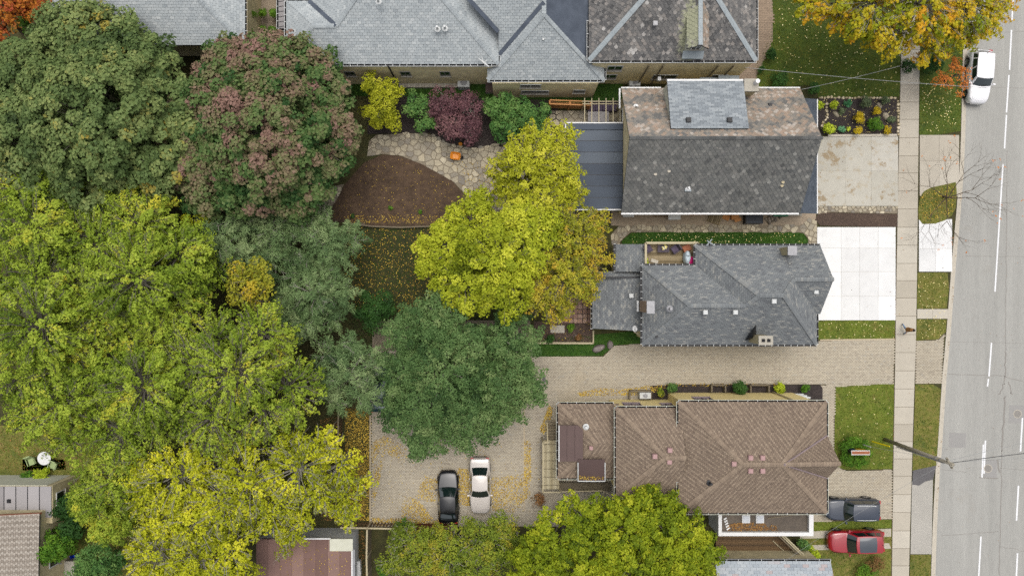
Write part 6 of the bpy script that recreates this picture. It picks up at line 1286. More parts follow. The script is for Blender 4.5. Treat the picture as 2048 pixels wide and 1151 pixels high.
# ------------------------------------------------------------------ vehicles
def car(name, label, px, py, head, L, Wd, Ht, kind, pm, roof=None, rails=False, z0=0.0, group=None, dark_lower=False):
    c = W(px, py, .9)
    t = thing(name, label, 'car', (c[0], c[1], z0), group, rotz=math.radians(head))
    hw = Wd / 2; suv = kind == 'suv'
    xs = [.5, .49, .465, .42, .36, .28, .18, .05, -.1, -.25, -.36, -.43, -.47, -.492, -.5]
    wf = [.44, .64, .79, .89, .95, .985, 1, 1, 1, 1, .99, .965, .93, .87, .74]
    if suv: zt = [.62, .76, .87, .95, 1.0, 1.04, 1.07, 1.09, 1.1, 1.11, 1.11, 1.1, 1.06, 1.0, .74]; belt = 1.08
    elif kind == 'hatch': zt = [.52, .63, .72, .79, .84, .89, .94, .96, .97, .99, 1.0, 1.0, .97, .9, .66]; belt = .95
    else: zt = [.5, .62, .7, .76, .81, .86, .91, .93, .94, .95, .96, .96, .93, .86, .62]; belt = .92
    zb = [.36, .29, .25, .22, .2, .2, .2, .2, .2, .2, .2, .22, .25, .29, .36]
    cs = [(0, 0), (.7, 0), (.92, .06), (.985, .2), (1, .42), (1, .62), (.975, .8), (.93, .92), (.86, .985), (.6, 1.0), (.3, 1.0), (0, 1.0)]
    def ztop(x, y):
        f = x / L; z = float(np.interp(-f, [-a for a in xs], zt)); w = hw * float(np.interp(-f, [-a for a in xs], wf)); q = min(1, abs(y) / w)
        return z + .035 * (1 - (q / .86) ** 2) if q < .86 else z
    rows = []
    for f, w, zt_, zb_ in zip(xs, wf, zt, zb):
        r_ = []
        for yf, zf in cs: r_.append((f * L, yf * hw * w, zb_ + (zt_ - zb_) * zf + (.035 * (1 - (yf / .86) ** 2) if zf >= .985 else 0)))
        full = r_ + [(x, -y, z) for x, y, z in r_[-2:0:-1]]; rows.append(full)
    m = len(rows[0]); vs = [p for r_ in rows for p in r_]; fs = []
    for i in range(len(rows) - 1):
        for j in range(m): fs.append((i * m + j, i * m + (j + 1) % m, (i + 1) * m + (j + 1) % m, (i + 1) * m + j))
    fs.append(tuple(range(m))[::-1]); fs.append(tuple((len(rows) - 1) * m + j for j in range(m)))
    b = MB().add(vs, fs).build('body', M[pm], t, smooth=True)
    md = b.modifiers.new('sub', 'SUBSURF'); md.levels = 1; md.render_levels = 1
    # cabin
    xa, xb, xc, xd = {'sedan': (.2, .055, -.215, -.365), 'suv': (.205, .075, -.40, -.475), 'hatch': (.215, .045, -.27, -.455)}[kind]
    wb, wr = hw * .9, hw * (.70 if kind != 'suv' else .74); zr = Ht - .05; bow = .16
    def F(u, v, off=0):      # windscreen, u -1..1
        x = (xa + (xb - xa) * v) * L - bow * u * u * (1 - .45 * v); y = u * (wb + (wr - wb) * v); z = belt - .03 + (zr - belt + .03) * v + .03 * (1 - u * u) * v
        return (x + off * .7, y, z + off)
    def Rr(u, v, off=0):
        x = (xd + (xc - xd) * v) * L + bow * .7 * u * u * (1 - .45 * v); y = u * (wb * .97 + (wr * .97 - wb * .97) * v); z = belt - .03 + (zr - belt + .03) * v + .03 * (1 - u * u) * v
        return (x - off * .7, y, z + off)
    def Sd(s, p, v, off=0):
        a = F(s, v); e = Rr(s, v); k = p; bulge = .035 * math.sin(math.pi * p) * s
        return (a[0] + (e[0] - a[0]) * k, a[1] + (e[1] - a[1]) * k + bulge + off * s, a[2] + (e[2] - a[2]) * k + off * .3)
    def Rf(p, u, off=0):
        a = F(u, 1); e = Rr(u, 1); k = p; return (a[0] + (e[0] - a[0]) * k, a[1] + (e[1] - a[1]) * k + .035 * math.sin(math.pi * p) * u, a[2] + (e[2] - a[2]) * k + .05 * (1 - u * u) * math.sin(math.pi * min(1, max(0, p))) ** .6 + off)
    cb = MB(); cb.grid(lambda u, v: F(u * 2 - 1, v), 8, 4); cb.grid(lambda u, v: Rr(1 - u * 2, v), 8, 4)
    for s in (1, -1): cb.grid(lambda u, v: Sd(s, u if s < 0 else 1 - u, v), 8, 4)
    cb.grid(lambda u, v: Rf(u, v * 2 - 1), 10, 8)
    cb.build('cabin', M[pm], t, smooth=True)
    def panel(nm, fn, nu=8, nv=4, mt='car_glass', par=None): return MB().grid(fn, nu, nv).build(nm, M[mt], par or t, smooth=True)
    panel('windscreen', lambda u, v: F((u * 2 - 1) * .93, .03 + v * .92, .012)); panel('rear_window', lambda u, v: Rr((1 - u * 2) * (.88 if not suv else .85), .12 + v * .8, .012))
    for s in (1, -1):
        for a, e in ((.08, .44), (.48, .76)) + (((.8, .94),) if suv else ()):
            panel('side_window', lambda u, v: Sd(s, (a + (e - a) * u) if s < 0 else (e + (a - e) * u), .12 + v * .76, .012), 4, 3)
    if roof: panel('roof_panel', lambda u, v: Rf(.1 + u * .66, (v * 2 - 1) * .86, .012), 8, 6, roof)
    if rails:
        for s in (.86, -.86): MB().tube([Vector(Rf(p, s, .06 if 0 < i < 5 else .01)) for i, p in enumerate((.12, .16, .4, .6, .84, .88))], .028, 6).build('roof_rail', M['offwhite'], t)
    # bonnet panel
    def Bn(u, v, off=.012):
        f = .215 + (.455 - .215) * u; w = hw * float(np.interp(-f, [-a for a in xs], wf)) * (.84 - .06 * u); y = (v * 2 - 1) * w; x = f * L - .16 * abs(v * 2 - 1) ** 2.5 * (1 if u > .5 else .6)
        return (x, y, ztop(x, y) + off)
    panel('bonnet', Bn, 8, 8, pm)
    if kind == 'sedan':
        panel('boot_lid', lambda u, v: ((-.385 - .09 * u) * L, (1 - v * 2) * hw * .78, ztop((-.385 - .09 * u) * L, 0) + .004 - .03 * abs(1 - v * 2) ** 2), 4, 6, pm)
    # lights, bumpers
    for s in (1, -1):
        f = .465; MB().grid(lambda u, v: ((.475 - .06 * u) * L, s * hw * (.52 + .34 * u + .0 * v), ztop((.475 - .06 * u) * L, hw * .6) - .12 + .11 * v + .015), 4, 2).build('headlight', M['lamp_glass'], t)
        MB().box((-.487 * L, s * hw * .72, belt - .3), (.12, hw * .3, .22)).build('tail_light', M['red_lamp'], t)
        mm = MB().box((xa * L - .25, s * (hw + .08), belt - .02), (.12, .2, .15)); mm.box((xa * L - .2, s * (hw - .02), belt), (.05, .16, .04)); mm.build('mirror', M[pm], t)
        for f in (.09, -.13): MB().box((f * L, s * (hw + .005), belt - .16), (.18, .03, .03)).build('door_handle', M[pm], t)
    MB().box((.488 * L, 0, .34), (.06, hw * 1.25, .22)).build('grille', M['car_trim'], t); MB().box((-.497 * L, 0, .42), (.05, hw * 1.3, .12)).build('rear_bumper', M['car_trim'], t)
    wr_ = .36 if suv else .32
    for f in (.31, -.29):
        for s in (1, -1):
            w = MB(); n = 20; y0, y1 = s * (hw - .2), s * (hw + .012)
            for yy in (y0, y1):
                for i in range(n): a = 6.283 * i / n; w.v.append((f * L + wr_ * math.cos(a), yy, wr_ + wr_ * math.sin(a)))
            for i in range(n): w.f.append([i, (i + 1) % n, n + (i + 1) % n, n + i]); w.t.append(.5); w.m.append(0)
            w.f.append(list(range(n))); w.f.append(list(range(n, 2 * n))[::-1]); w.t += [.5, .5]; w.m += [0, 0]
            o = w.build('wheel', M['rubber'], t)
            rm = MB(); rm.add([(f * L + wr_ * .66 * math.cos(6.283 * i / n), s * (hw + .022), wr_ + wr_ * .66 * math.sin(6.283 * i / n)) for i in range(n)] + [(f * L + wr_ * .66 * math.cos(6.283 * i / n), s * (hw - .02), wr_ + wr_ * .66 * math.sin(6.283 * i / n)) for i in range(n)], [tuple(range(n))] + [(i, (i + 1) % n, n + (i + 1) % n, n + i) for i in range(n)])
            rm.build('rim', M['alloy'], o)
            ar = MB(); R0, R1 = wr_ + .03, wr_ + .085
            for i in range(11):
                a = math.pi * i / 10
                for R in (R0, R1): ar.v.append((f * L + R * math.cos(a), s * (hw + .006), wr_ + R * math.sin(a)))
            for i in range(10): ar.f.append([2 * i, 2 * i + 1, 2 * i + 3, 2 * i + 2]); ar.t.append(.5); ar.m.append(0)
            ar.build('wheel_arch', M['car_trim'], t)
    MB().tube([(xb * L - .05, 0, Ht + .0), (xb * L - .12, 0, Ht + .0)], .01, 4) if False else None
    if suv or kind == 'hatch': MB().add([((xc + .03) * L, -.02, Ht - .01), ((xc + .03) * L, .02, Ht - .01), ((xc - .005) * L, 0, Ht - .01), ((xc - .0) * L, 0, Ht + .09)], [(0, 1, 3), (1, 2, 3), (2, 0, 3)]).build('antenna_fin', M['car_trim'], t)
    for a in (.3, .6): # wipers
        p = F(-.6 + a, .08, .02); q = F(-.1 + a, .22, .03); MB().tube([p, q], .012, 4).build('wiper', M['car_trim'], t)
    return t
PK = 'parked cars'
car('sedan', 'glossy black sedan at the lower left of the parking lot', 896, 994, 91, 4.45, 1.8, 1.42, 'hatch', 'p_black', group=PK)
car('sedan', 'champagne white sedan right of the black car', 960, 972, -89.5, 4.85, 1.82, 1.45, 'sedan', 'p_champ', group=PK)
car('suv', 'dark grey suv with chrome roof rails on the paver pad', 1706, 1019, 180, 4.65, 1.86, 1.72, 'suv', 'p_grey', rails=True, group=PK)
car('suv', 'red suv with dark glass roof on the lawn tracks', 1713, 1083, 181, 4.7, 1.9, 1.7, 'suv', 'p_red', roof='sunroof', group=PK)
car('suv', 'white car parked at the kerb under the orange leaves', 1963, 152, -94, 4.6, 1.88, 1.6, 'suv', 'p_white', z0=-.12, group=PK)
car('sedan', 'dark teal car hidden under the elms, left one', 758, 772, 90, 4.5, 1.8, 1.45, 'sedan', 'p_teal', group=PK)
car('sedan', 'blue car hidden under the elms, right one', 834, 776, 90, 4.5, 1.8, 1.45, 'sedan', 'p_blue', group=PK)
# concrete wheel tracks of the lawn drive
tk = struct('wheel_track', 'pale concrete wheel track above the red car', MB().prism(poly([(1600, 1062), (1782, 1056), (1782, 1072), (1600, 1076)]), -.1, .02, tone=.3), M['slab'], 'track')
struct('wheel_track', 'short pale concrete wheel track below the red car', MB().prism(poly([(1618, 1089), (1778, 1085), (1782, 1096), (1622, 1099)]), -.1, .02, tone=.3), M['slab'], 'track')

# ------------------------------------------------------------------ person
def skinned(name, nodes, edges, root, parent, mats, assign, sub=2):
    me = D.meshes.new(name); me.from_pydata([n[0] for n in nodes], edges, []); o = D.objects.new(name, me); COL.objects.link(o)
    o.modifiers.new('skin', 'SKIN'); ss = o.modifiers.new('sub', 'SUBSURF'); ss.levels = ss.render_levels = sub
    sv = me.skin_vertices[0].data
    for i, n in enumerate(nodes): sv[i].radius = n[1] if isinstance(n[1], tuple) else (n[1], n[1])
    sv[root].use_root = True
    dg = bpy.context.evaluated_depsgraph_get(); dg.update(); ev = o.evaluated_get(dg); m2 = D.meshes.new_from_object(ev); D.objects.remove(o); D.meshes.remove(me)
    m2.materials.clear()
    for m in mats: m2.materials.append(m)
    for p in m2.polygons: p.material_index = assign(p.center); p.use_smooth = True
    o = D.objects.new(name, m2); COL.objects.link(o); o.parent = parent; reg(o, WO[parent.name]); return o
M['coat'] = mat('brown_coat', [(134, 92, 46), (160, 114, 62)], scale=6, rough=.85, bump=.2); M['jeans'] = mat('jeans', [(104, 134, 172), (130, 158, 192)], scale=8, rough=.9); M['skin'] = mat('skin', [(206, 160, 132), (214, 170, 142)], scale=8, rough=.6); M['hair'] = mat('dark_hair', [(30, 24, 20), (46, 36, 30)], scale=20, rough=.6, bump=.3); M['shoe'] = mat('black_shoe', [(26, 26, 28), (36, 36, 40)], scale=8, rough=.5)
pc = W(1805.5, 657.5, .035)
pr = thing('person', 'walker in a brown coat and blue jeans mid-stride on the sidewalk', 'person', pc, rotz=math.radians(-90 - 3))
# local: +x is the walking direction
N_ = [((0, 0, .93), (.15, .13)), ((0, 0, 1.08), (.15, .13)), ((.01, 0, 1.25), (.17, .13)), ((.01, 0, 1.42), (.15, .11)), ((.02, 0, 1.5), .06), ((.03, 0, 1.6), (.085, .095)), ((.03, 0, 1.71), (.08, .085)),
      ((0, .1, .88), .1), ((.18, .11, .52), .07), ((.34, .1, .13), .045), ((.36, .1, .06), .045), ((.5, .1, .045), .035),
      ((0, -.1, .88), .1), ((-.12, -.11, .5), .07), ((-.4, -.1, .2), .045), ((-.44, -.1, .12), .045), ((-.34, -.1, .05), .035),
      ((0, .2, 1.4), .065), ((-.1, .25, 1.13), .052), ((.02, .26, .92), .036), ((.06, .26, .86), .03),
      ((0, -.2, 1.4), .065), ((.08, -.25, 1.13), .052), ((.25, -.24, .98), .036), ((.31, -.23, .96), .03)]
E_ = [(0, 1), (1, 2), (2, 3), (3, 4), (4, 5), (5, 6), (0, 7), (7, 8), (8, 9), (9, 10), (10, 11), (0, 12), (12, 13), (13, 14), (14, 15), (15, 16), (3, 17), (17, 18), (18, 19), (19, 20), (3, 21), (21, 22), (22, 23), (23, 24)]
def asg(c):
    if c.z > 1.5: return 2
    if (c.z < .1) or (c.x < -.3 and c.z < .17 and c.z < .5): return 3
    if abs(c.y) > .19 and c.z < .98 and c.z > .8 and c.x > .0 and abs(c.x) > .01: return 2 if (c.x > .26 or c.z < .9) else 0
    return 0 if c.z > .86 else 1
skinned('body', N_, E_, 0, pr, [M['coat'], M['jeans'], M['skin'], M['shoe']], asg)
hr = MB()
hr.grid(lambda u, v: (.015 + .1 * math.cos(6.283 * u) * math.sin(v * 1.75), .1 * math.sin(6.283 * u) * math.sin(v * 1.75), 1.665 + .13 * math.cos(v * 1.75)), 14, 6); hr.build('hair', M['hair'], pr, smooth=True)
ct = MB(); ct.grid(lambda u, v: ((.16 + .05 * v) * math.cos(6.283 * u), (.19 + .05 * v) * math.sin(6.283 * u), 1.2 - .42 * v), 16, 4); ct.build('coat_skirt', M['coat'], pr, smooth=True)
for y in (.045, -.045):
    MB().cyl((.115, y, 1.63), .013, .012, 6).build('eye', M['dark'], pr)
    MB().box((.03, y * 2.35, 1.58), (.035, .02, .06)).build('ear', M['skin'], pr)
MB().add([(.115, -.016, 1.58), (.115, .016, 1.58), (.145, 0, 1.585), (.112, 0, 1.63)], [(0, 1, 2), (1, 3, 2), (3, 0, 2)]).build('nose', M['skin'], pr); MB().box((.108, 0, 1.548), (.02, .045, .012)).build('mouth', M['terracotta'], pr)
for s, hx, hz in ((1, .07, .84), (-1, .33, .95)):
    for k in range(4): MB().tube([(hx - .02, s * .255 + (k - 1.5) * .016, hz), (hx + .035 - .006 * abs(k - 1.5), s * .255 + (k - 1.5) * .017, hz - .03), (hx + .03, s * .255 + (k - 1.5) * .017, hz - .065 + .006 * abs(k - 1.5))], [.01, .009, .007], 5).build('finger', M['skin'], pr)
    MB().tube([(hx - .01, s * .225, hz + .01), (hx + .03, s * .205, hz - .01), (hx + .045, s * .21, hz - .03)], [.011, .01, .008], 5).build('thumb', M['skin'], pr)

# ------------------------------------------------------------------ street furniture
up = thing('utility_pole', 'tall weathered wooden utility pole beside the sidewalk', 'utility pole', W(1769, 878, 0))
tp = W(1896, 932, 8.7); bs = W(1769, 878, 0)
pz = Vector((bs[0], bs[1], -.1)); pt = Vector((bs[0] + .25, bs[1] + .1, 8.8))
MB().tube([pz, pz.lerp(pt, .5), pt], [.17, .15, .12], 14).build('shaft', M['pole'], up, smooth=True)
MB().tube([pz + Vector((-.14, -.14, 2.2)), pz.lerp(pt, .9) + Vector((-.1, -.1, 0))], .05, 8).build('conduit', M['grey_metal'], up)
MB().box((pt.x, pt.y, 8.3), (.14, .9, .12), rot=.5).build('crossarm', M['pole'], up)
for s in (-.35, .35): MB().cyl((pt.x + math.sin(-.5) * s, pt.y + math.cos(.5) * s, 8.42), .05, .16, 8).build('insulator', M['conc'], up)
for z in (6.9, 7.4): MB().cyl((pz.lerp(pt, z / 8.8).x, pz.lerp(pt, z / 8.8).y, z), .17, .08, 12).build('band', M['grey_metal'], up)
def cable(name, label, p, q, sag=.3, r_=.016, m='wire', n=14):
    p, q = Vector(p), Vector(q); pts = [p.lerp(q, i / n) - Vector((0, 0, sag * 4 * (i / n) * (1 - i / n))) for i in range(n + 1)]
    return MB().tube(pts, r_, 5).build(name, M[m], label=label, cat='cable')
cable('overhead_cable', 'dark overhead cable leaving the pole across the road', pt - Vector((0, 0, .4)), W(2330, 880, 8.4), .5, .028, 'wire_dark')
cable('overhead_cable', 'upper pale overhead cable crossing the road from the pole', pt - Vector((0, 0, .9)), W(2330, 830, 7.9), .4, .014)
cable('overhead_cable', 'lower pale overhead cable crossing the road from the pole', pt - Vector((0, 0, .6)), W(2330, 905, 8.1), .4, .014)
cable('service_cable', 'thin cable from the pole over the dark suv to the deck', pt - Vector((0, 0, .7)), W(1560, 1128, 4.6), .4, .009)
cable('service_cable', 'thin pale cable from the slate corner across the lawn', W(1490, 135, 5.2), W(1975, 176, 7.6), .3, .018)
cable('service_cable', 'thin pale cable from the slate gable to the orange maple', W(1603, 179, 4.4), W(1800, 132, 7.2), .3, .016)
gw = thing('guy_guard', 'bright yellow guy wire guard beside the pole', 'guy guard', W(1745, 882, 0)); a = Vector(W(1744, 882, .15)); b_ = Vector(W(1779, 892, 2.1)); MB().tube([a, b_], .06, 8).build('sleeve', M['yellow'], gw); MB().tube([b_, pz.lerp(pt, .88)], .01, 4).build('wire', M['wire'], gw)
gw = thing('guy_guard', 'pale grey guy wire guard beside the round hedge', 'guy guard', W(1721, 887, 0)); a = Vector(W(1722.5, 887.5, .6)); b_ = Vector(W(1741.5, 893, 2.0)); MB().tube([a, b_], .04, 8).build('sleeve', M['offwhite'], gw); MB().tube([b_, pz.lerp(pt, .8)], .01, 4).build('wire', M['wire'], gw)
sg = thing('lawn_sign', 'low double sided sign with brown cap inside the round hedge', 'sign', W(1711, 899, 0)); c = W(1721.5, 904.5, 1.55)
MB().box((c[0], c[1], .55), (1.5, .30, .95)).build('board', M['car_trim'], sg); MB().box((c[0], c[1], 1.5), (1.56, .38, .05)).build('frame', M['white'], sg); MB().box((c[0], c[1], 1.55), (1.5, .26, .02)).build('cap', M['terracotta'], sg)
for s in (-.5, .5): MB().box((c[0] + s, c[1], -.05), (.12, .12, .6)).build('post', M['wood_grey'], sg)
MB().box((c[0] + .2, c[1] + .165, .75), (.75, .03, .7)).build('gold_panel', M['sign_gold'], sg); MB().box((c[0] - .45, c[1] + .165, .75), (.5, .03, .7)).build('navy_panel', M['navy'], sg)

# ------------------------------------------------------------------ fences and edging
def fence(name, label, pts, h, m, bw=.14, gap=.02, rail=True, cap=None, slant=False):
    P = [Vector(W(x, y, 0)) for x, y in pts]; o = thing(name, label, 'fence', P[0])
    for p, q in zip(P[:-1], P[1:]):
        d = q - p; L_ = d.length; d.normalize(); a = math.atan2(d.y, d.x); n = int(L_ / (bw + gap)); me = MB().box((0, 0, 0), (bw, .025, h), tone=.5)
        for i in range(n):
            c = p + d * ((i + .5) * L_ / n); MB().box((c.x, c.y, -.05), (bw, .025, h + RNG.uniform(-.02, .02)), rot=a, tone=RNG.random()).build('board', M[m], o)
        for z in (.35, h - .3): MB().along((p.x, p.y, z), (q.x, q.y, z), .02, .07, 0, .09, 1, tone=.3).build('rail', M[m], o)
        if cap: MB().along((p.x, p.y, h), (q.x, q.y, h), -.07, .07, -.01, .04, 1, tone=.5).build('cap_rail', M[cap], o)
        k = max(1, int(L_ / 2.4))
        for i in range(k + 1): c = p + d * (L_ * i / k); MB().box((c.x, c.y, -.1), (.1, .1, h + .12), rot=a, tone=.6).build('post', M[cap or m], o)
    return o
fence('board_fence', 'slatted brown fence left of the parking lot', [(686, 812), (684, 905), (686, 985)], 1.5, 'fence', bw=.12, gap=.14, cap='wood_grey')
fence('board_fence', 'brown slatted fence along the bottom of the parking lot', [(690, 1042), (742, 1043), (800, 1044)], 1.5, 'fence', bw=.13, gap=.14, cap='wood_pale')
fence('rusty_fence', 'rust coloured fence behind the black car', [(802, 1045), (915, 1046)], 1.2, 'rust_fence', cap='rust_fence')
fence('board_fence', 'weathered fence between the garage and the olive thicket', [(743, 1044), (742, 1100), (744, 1180)], 1.8, 'wood_grey', cap='wood_pale')
cf = thing('cedar_fence', 'new orange cedar fence beside the pergola', 'fence', W(1100, 224, 0)); pA, pB = Vector(W(1097, 216, 0)), Vector(W(1176, 219, 0)); dd_ = (pB - pA)
for i in range(9): MB().along((pA.x, pA.y, .1 + i * .2), (pB.x, pB.y, .1 + i * .2), -.012, .012, 0, .185, tone=RNG.random()).build('board', M['cedar'], cf)
for o_ in (-.16, .16): MB().along((pA.x, pA.y, 1.9), (pB.x, pB.y, 1.9), o_ - .05, o_ + .05, 0, .06, tone=.7).build('cap_rail', M['cedar'], cf)
for i in range(3): c = pA + dd_ * (i / 2); MB().box((c.x, c.y, -.1), (.12, .3, 2.0), tone=.6).build('post', M['cedar'], cf)
pg = thing('pergola', 'open pergola of thin pale slats behind the black flat roof', 'pergola', W(1200, 222, 0))
for i in range(6):
    x = W(1169 + i * 14.2, 0, 2.6)[0]; MB().box((x, (W(0, 197, 2.6)[1] + W(0, 247, 2.6)[1]) / 2, 2.6), (.06, W(0, 197, 2.6)[1] - W(0, 247, 2.6)[1], .14), tone=.6).build('slat', M['wood_pale'], pg)
for y in (204, 209): MB().box((W(1205, 0, 2.4)[0], W(0, y, 2.4)[1], 2.46), (3.4, .06, .14), tone=.5).build('beam', M['wood_pale'], pg)
for x in (1169, 1240): c = W(x, 206, 2.4); MB().box((c[0], c[1], -.05), (.1, .1, 2.5), tone=.5).build('post', M['wood_pale'], pg)
ed = thing('board_edging', 'pale timber edging round the corner bed', 'edging', W(1068, 685, 0))
MB().along(W(1066, 685, 0), W(1186, 685.5, 0), -.08, .08, -.05, .25, tone=.6).build('timber', M['wood_pale'], ed); MB().along(W(1186, 685.5, 0), W(1186, 660, 0), -.06, .06, -.05, .25, tone=.5).build('timber', M['wood_pale'], ed)
be = MB(); bq = [(690, 446), (745, 453), (800, 455), (860, 453), (905, 447)]
for p_, q_e in zip(bq[:-1], bq[1:]): be.along(W(*p_, 0), W(*q_e, 0), -.06, .06, -.05, .32, tone=.2)
be.build('bed_edging', M['wood_grey'], label='dark timber edging along the bottom of the soil bed', cat='edging')
for i, (x, y, w, h, lb) in enumerate([(1434, 775, 27, 14, 'wooden planter frame in the cream wall bed, left one'), (1516, 775, 36, 14, 'wooden planter frame in the cream wall bed, right one'), (1279, 788, 42, 16, 'wooden screen frame around the air conditioner')]):
    t = thing('planter_frame', lb, 'planter', W(x, y, 0)); a, b_, c_, d_ = [W(x + sx * w / 2, y + sy * h / 2, 0) for sx, sy in ((-1, -1), (1, -1), (1, 1), (-1, 1))]
    for p, q in ((a, b_), (b_, c_), (d_, a)): MB().along(p, q, -.06, .06, -.02, .5, tone=.3).build('board', M['wood_grey'], t)
# boulders
def rock(name, label, px, py, rx, ry, h, rot, m='boulder', seed=0, parent=None):
    c = W(px, py, 0); g = random.Random(seed); mb = MB(); nu, nv = 12, 7; ph = [g.random() * 6 for _ in range(6)]
    def f(u, v):
        a = 6.283 * u; e = v * 1.65; k = 1 + .1 * math.sin(2 * a + ph[0]) + .07 * math.sin(3 * a + ph[1] + 2 * e) + .05 * math.sin(5 * a + ph[2])
        x, y = rx * math.cos(a) * math.sin(e) * k, ry * math.sin(a) * math.sin(e) * k
        return (c[0] + x * math.cos(rot) - y * math.sin(rot), c[1] + x * math.sin(rot) + y * math.cos(rot), h * math.cos(e) * (1 + .1 * math.sin(3 * a + ph[3])))
    mb.grid(f, nu, nv); return mb.build(name, M[m], smooth=True, label=label, cat='boulder', group='boulders beside the driveway')
rock('boulder', 'larger grey boulder beside the driveway', 1197, 696, .56, .34, .5, .3, seed=1); rock('boulder', 'smaller grey boulder beside the larger one', 1220, 689, .3, .36, .4, .2, seed=2)
rock('garden_rock', 'brown rock among the plants of the corner bed', 1151, 672, .2, .2, .3, 0, seed=3)
rock('garden_rock', 'mossy rock in the left half of the front garden', 1672, 229, .3, .2, .22, -.8, seed=4, m='stone'); rock('garden_rock', 'pale rock at the right of the front garden', 1771, 232, .28, .34, .25, .3, seed=5, m='stone'); rock('garden_rock', 'pale upright rock near the orange tuft', 1758, 211, .2, .28, .25, .6, seed=6, m='stone')
rp_ = thing('rubble_pile', 'heap of grey rubble stones beside the black deck box', 'rubble', W(1542, 440, 0)); g = random.Random(4)
for i in range(34):
    c = W(1542 + g.gauss(0, 7), 437 + g.gauss(0, 4.5), 0); s = g.uniform(.1, .2); mb = MB(); ring = [(c[0] + s * math.cos(6.283 * k / 6 + i) * g.uniform(.7, 1.1), c[1] + s * math.sin(6.283 * k / 6 + i) * g.uniform(.7, 1.1)) for k in range(6)]
    z = g.uniform(0, .2); mb.prism(ring, z, z + g.uniform(.1, .18), tone=g.random(), inset=.04).build('stone', M['rubble'], rp_)

# ------------------------------------------------------------------ yard and balcony furniture
def legs4(par, c, sx, sy, h, m, r_=.02, rot=0):
    for a, b_ in ((-1, -1), (1, -1), (1, 1), (-1, 1)):
        x, y = a * sx / 2, b_ * sy / 2; MB().tube([(c[0] + x * math.cos(rot) - y * math.sin(rot), c[1] + x * math.sin(rot) + y * math.cos(rot), c[2]), (c[0] + x * math.cos(rot) - y * math.sin(rot), c[1] + x * math.sin(rot) + y * math.cos(rot), c[2] + h)], r_, 5).build('leg', M[m], par)
def table(name, label, px, py, z, sx, sy, h, m, rot=0, round_=False, lm=None):
    c = W(px, py, z + h); c = (c[0], c[1], z); t = thing(name, label, 'table', c)
    (MB().cyl((c[0], c[1], z + h - .04), sx / 2, .04, 24) if round_ else MB().box((c[0], c[1], z + h - .04), (sx, sy, .04), rot)).build('top', M[m], t); legs4(t, c, sx * .7, sy * .7, h - .04, lm or m, rot=rot); return t
def chair(name, label, px, py, z, rot, m, mc=None, w=.6, group=None, recl=.0):
    c = W(px, py, z + .45); t = thing(name, label, 'chair', (c[0], c[1], z), group, rotz=rot)
    MB().box((0, 0, .36), (w, w, .08)).build('seat', M[m], t); MB().add([(-w / 2, -w / 2, .42), (-w / 2, w / 2, .42), (-w / 2 - .12 - recl, w / 2, .88), (-w / 2 - .12 - recl, -w / 2, .88), (-w / 2 + .07, -w / 2, .42), (-w / 2 + .07, w / 2, .42), (-w / 2 - .04 - recl, w / 2, .88), (-w / 2 - .04 - recl, -w / 2, .88)], [(0, 1, 2, 3), (4, 7, 6, 5), (3, 2, 6, 7), (0, 3, 7, 4), (1, 5, 6, 2)]).build('backrest', M[m], t)
    for s in (-1, 1): MB().box((0, s * w / 2, .6), (w, .06, .05)).build('armrest', M[m], t)
    if mc: MB().box((.02, 0, .44), (w * .82, w * .82, .09)).build('cushion', M[mc], t)
    for a in (-1, 1):
        for b_ in (-1, 1): MB().box((a * w * .42, b_ * w * .42, .0), (.05, .05, .37)).build('leg', M[m], t)
    return t
BZ = bz
chair('wicker_chair', 'dark wicker chair at the left end of the balcony', 1296, 497, BZ, 0.5, 'wicker', 'plum'); chair('wicker_chair', 'dark wicker chair right of the balcony table', 1350, 498, BZ, math.pi + .6, 'wicker', 'plum')
table('coffee_table', 'grey coffee table with flowers on the balcony', 1327, 497, BZ, .95, .6, .42, 'wicker')
fp = thing('flower_arrangement', 'white and yellow flowers on the balcony table', 'flowers', W(1328, 496, BZ + .42)); c = W(1328, 496, BZ + .42); MB().cyl((c[0], c[1], BZ + .42), .12, .1, 10).build('bowl', M['white'], fp); g = random.Random(8)
cs_ = np.array([(c[0] + g.gauss(0, .14), c[1] + g.gauss(0, .1), BZ + .58) for _ in range(9)]); V, tn = foliage(cs_, np.tile([0, 0, 1.], (9, 1)), np.full(9, .08), np.full(9, 14), (.08, .06), np.linspace(0, 1, 9), np.random.default_rng(2)); np_quads('blossoms', V, tn, LM['fallen_pale'], fp); V[..., 2] -= .05; np_quads('leaves', V[::3] + .03, tn[::3], LM['chartreuse'], fp)
tc = W(1374, 496, BZ + .5); t = thing('terracotta_crate', 'terracotta coloured crate in the balcony corner', 'crate', (tc[0], tc[1], BZ), rotz=.5); MB().box((0, 0, 0), (.6, .5, .45)).build('box', M['terracotta'], t); MB().box((0, 0, .45), (.64, .54, .06)).build('lid', M['terracotta'], t)
gr = thing('covered_grill', 'pale blue covered grill on the balcony', 'grill', W(1377, 517, BZ)); c = W(1377, 515, BZ + .9)
MB().grid(lambda u, v: (c[0] + .28 * math.cos(6.283 * u) * math.sin(v * 1.57) ** .6, c[1] + .6 * math.sin(6.283 * u) * math.sin(v * 1.57) ** .6, BZ + .1 + .85 * math.cos(v * 1.57) ** .5), 18, 8).build('cover', M['pale_blue'], gr, smooth=True); MB().box((c[0], c[1], BZ), (.4, .8, .3)).build('base', M['dark'], gr); MB().tube([(c[0] - .2, c[1] + .2, BZ + .95), (c[0], c[1] + .12, BZ + 1.03), (c[0] + .1, c[1] + .25, BZ + 1.0)], .02, 5).build('strap', M['dark'], gr)
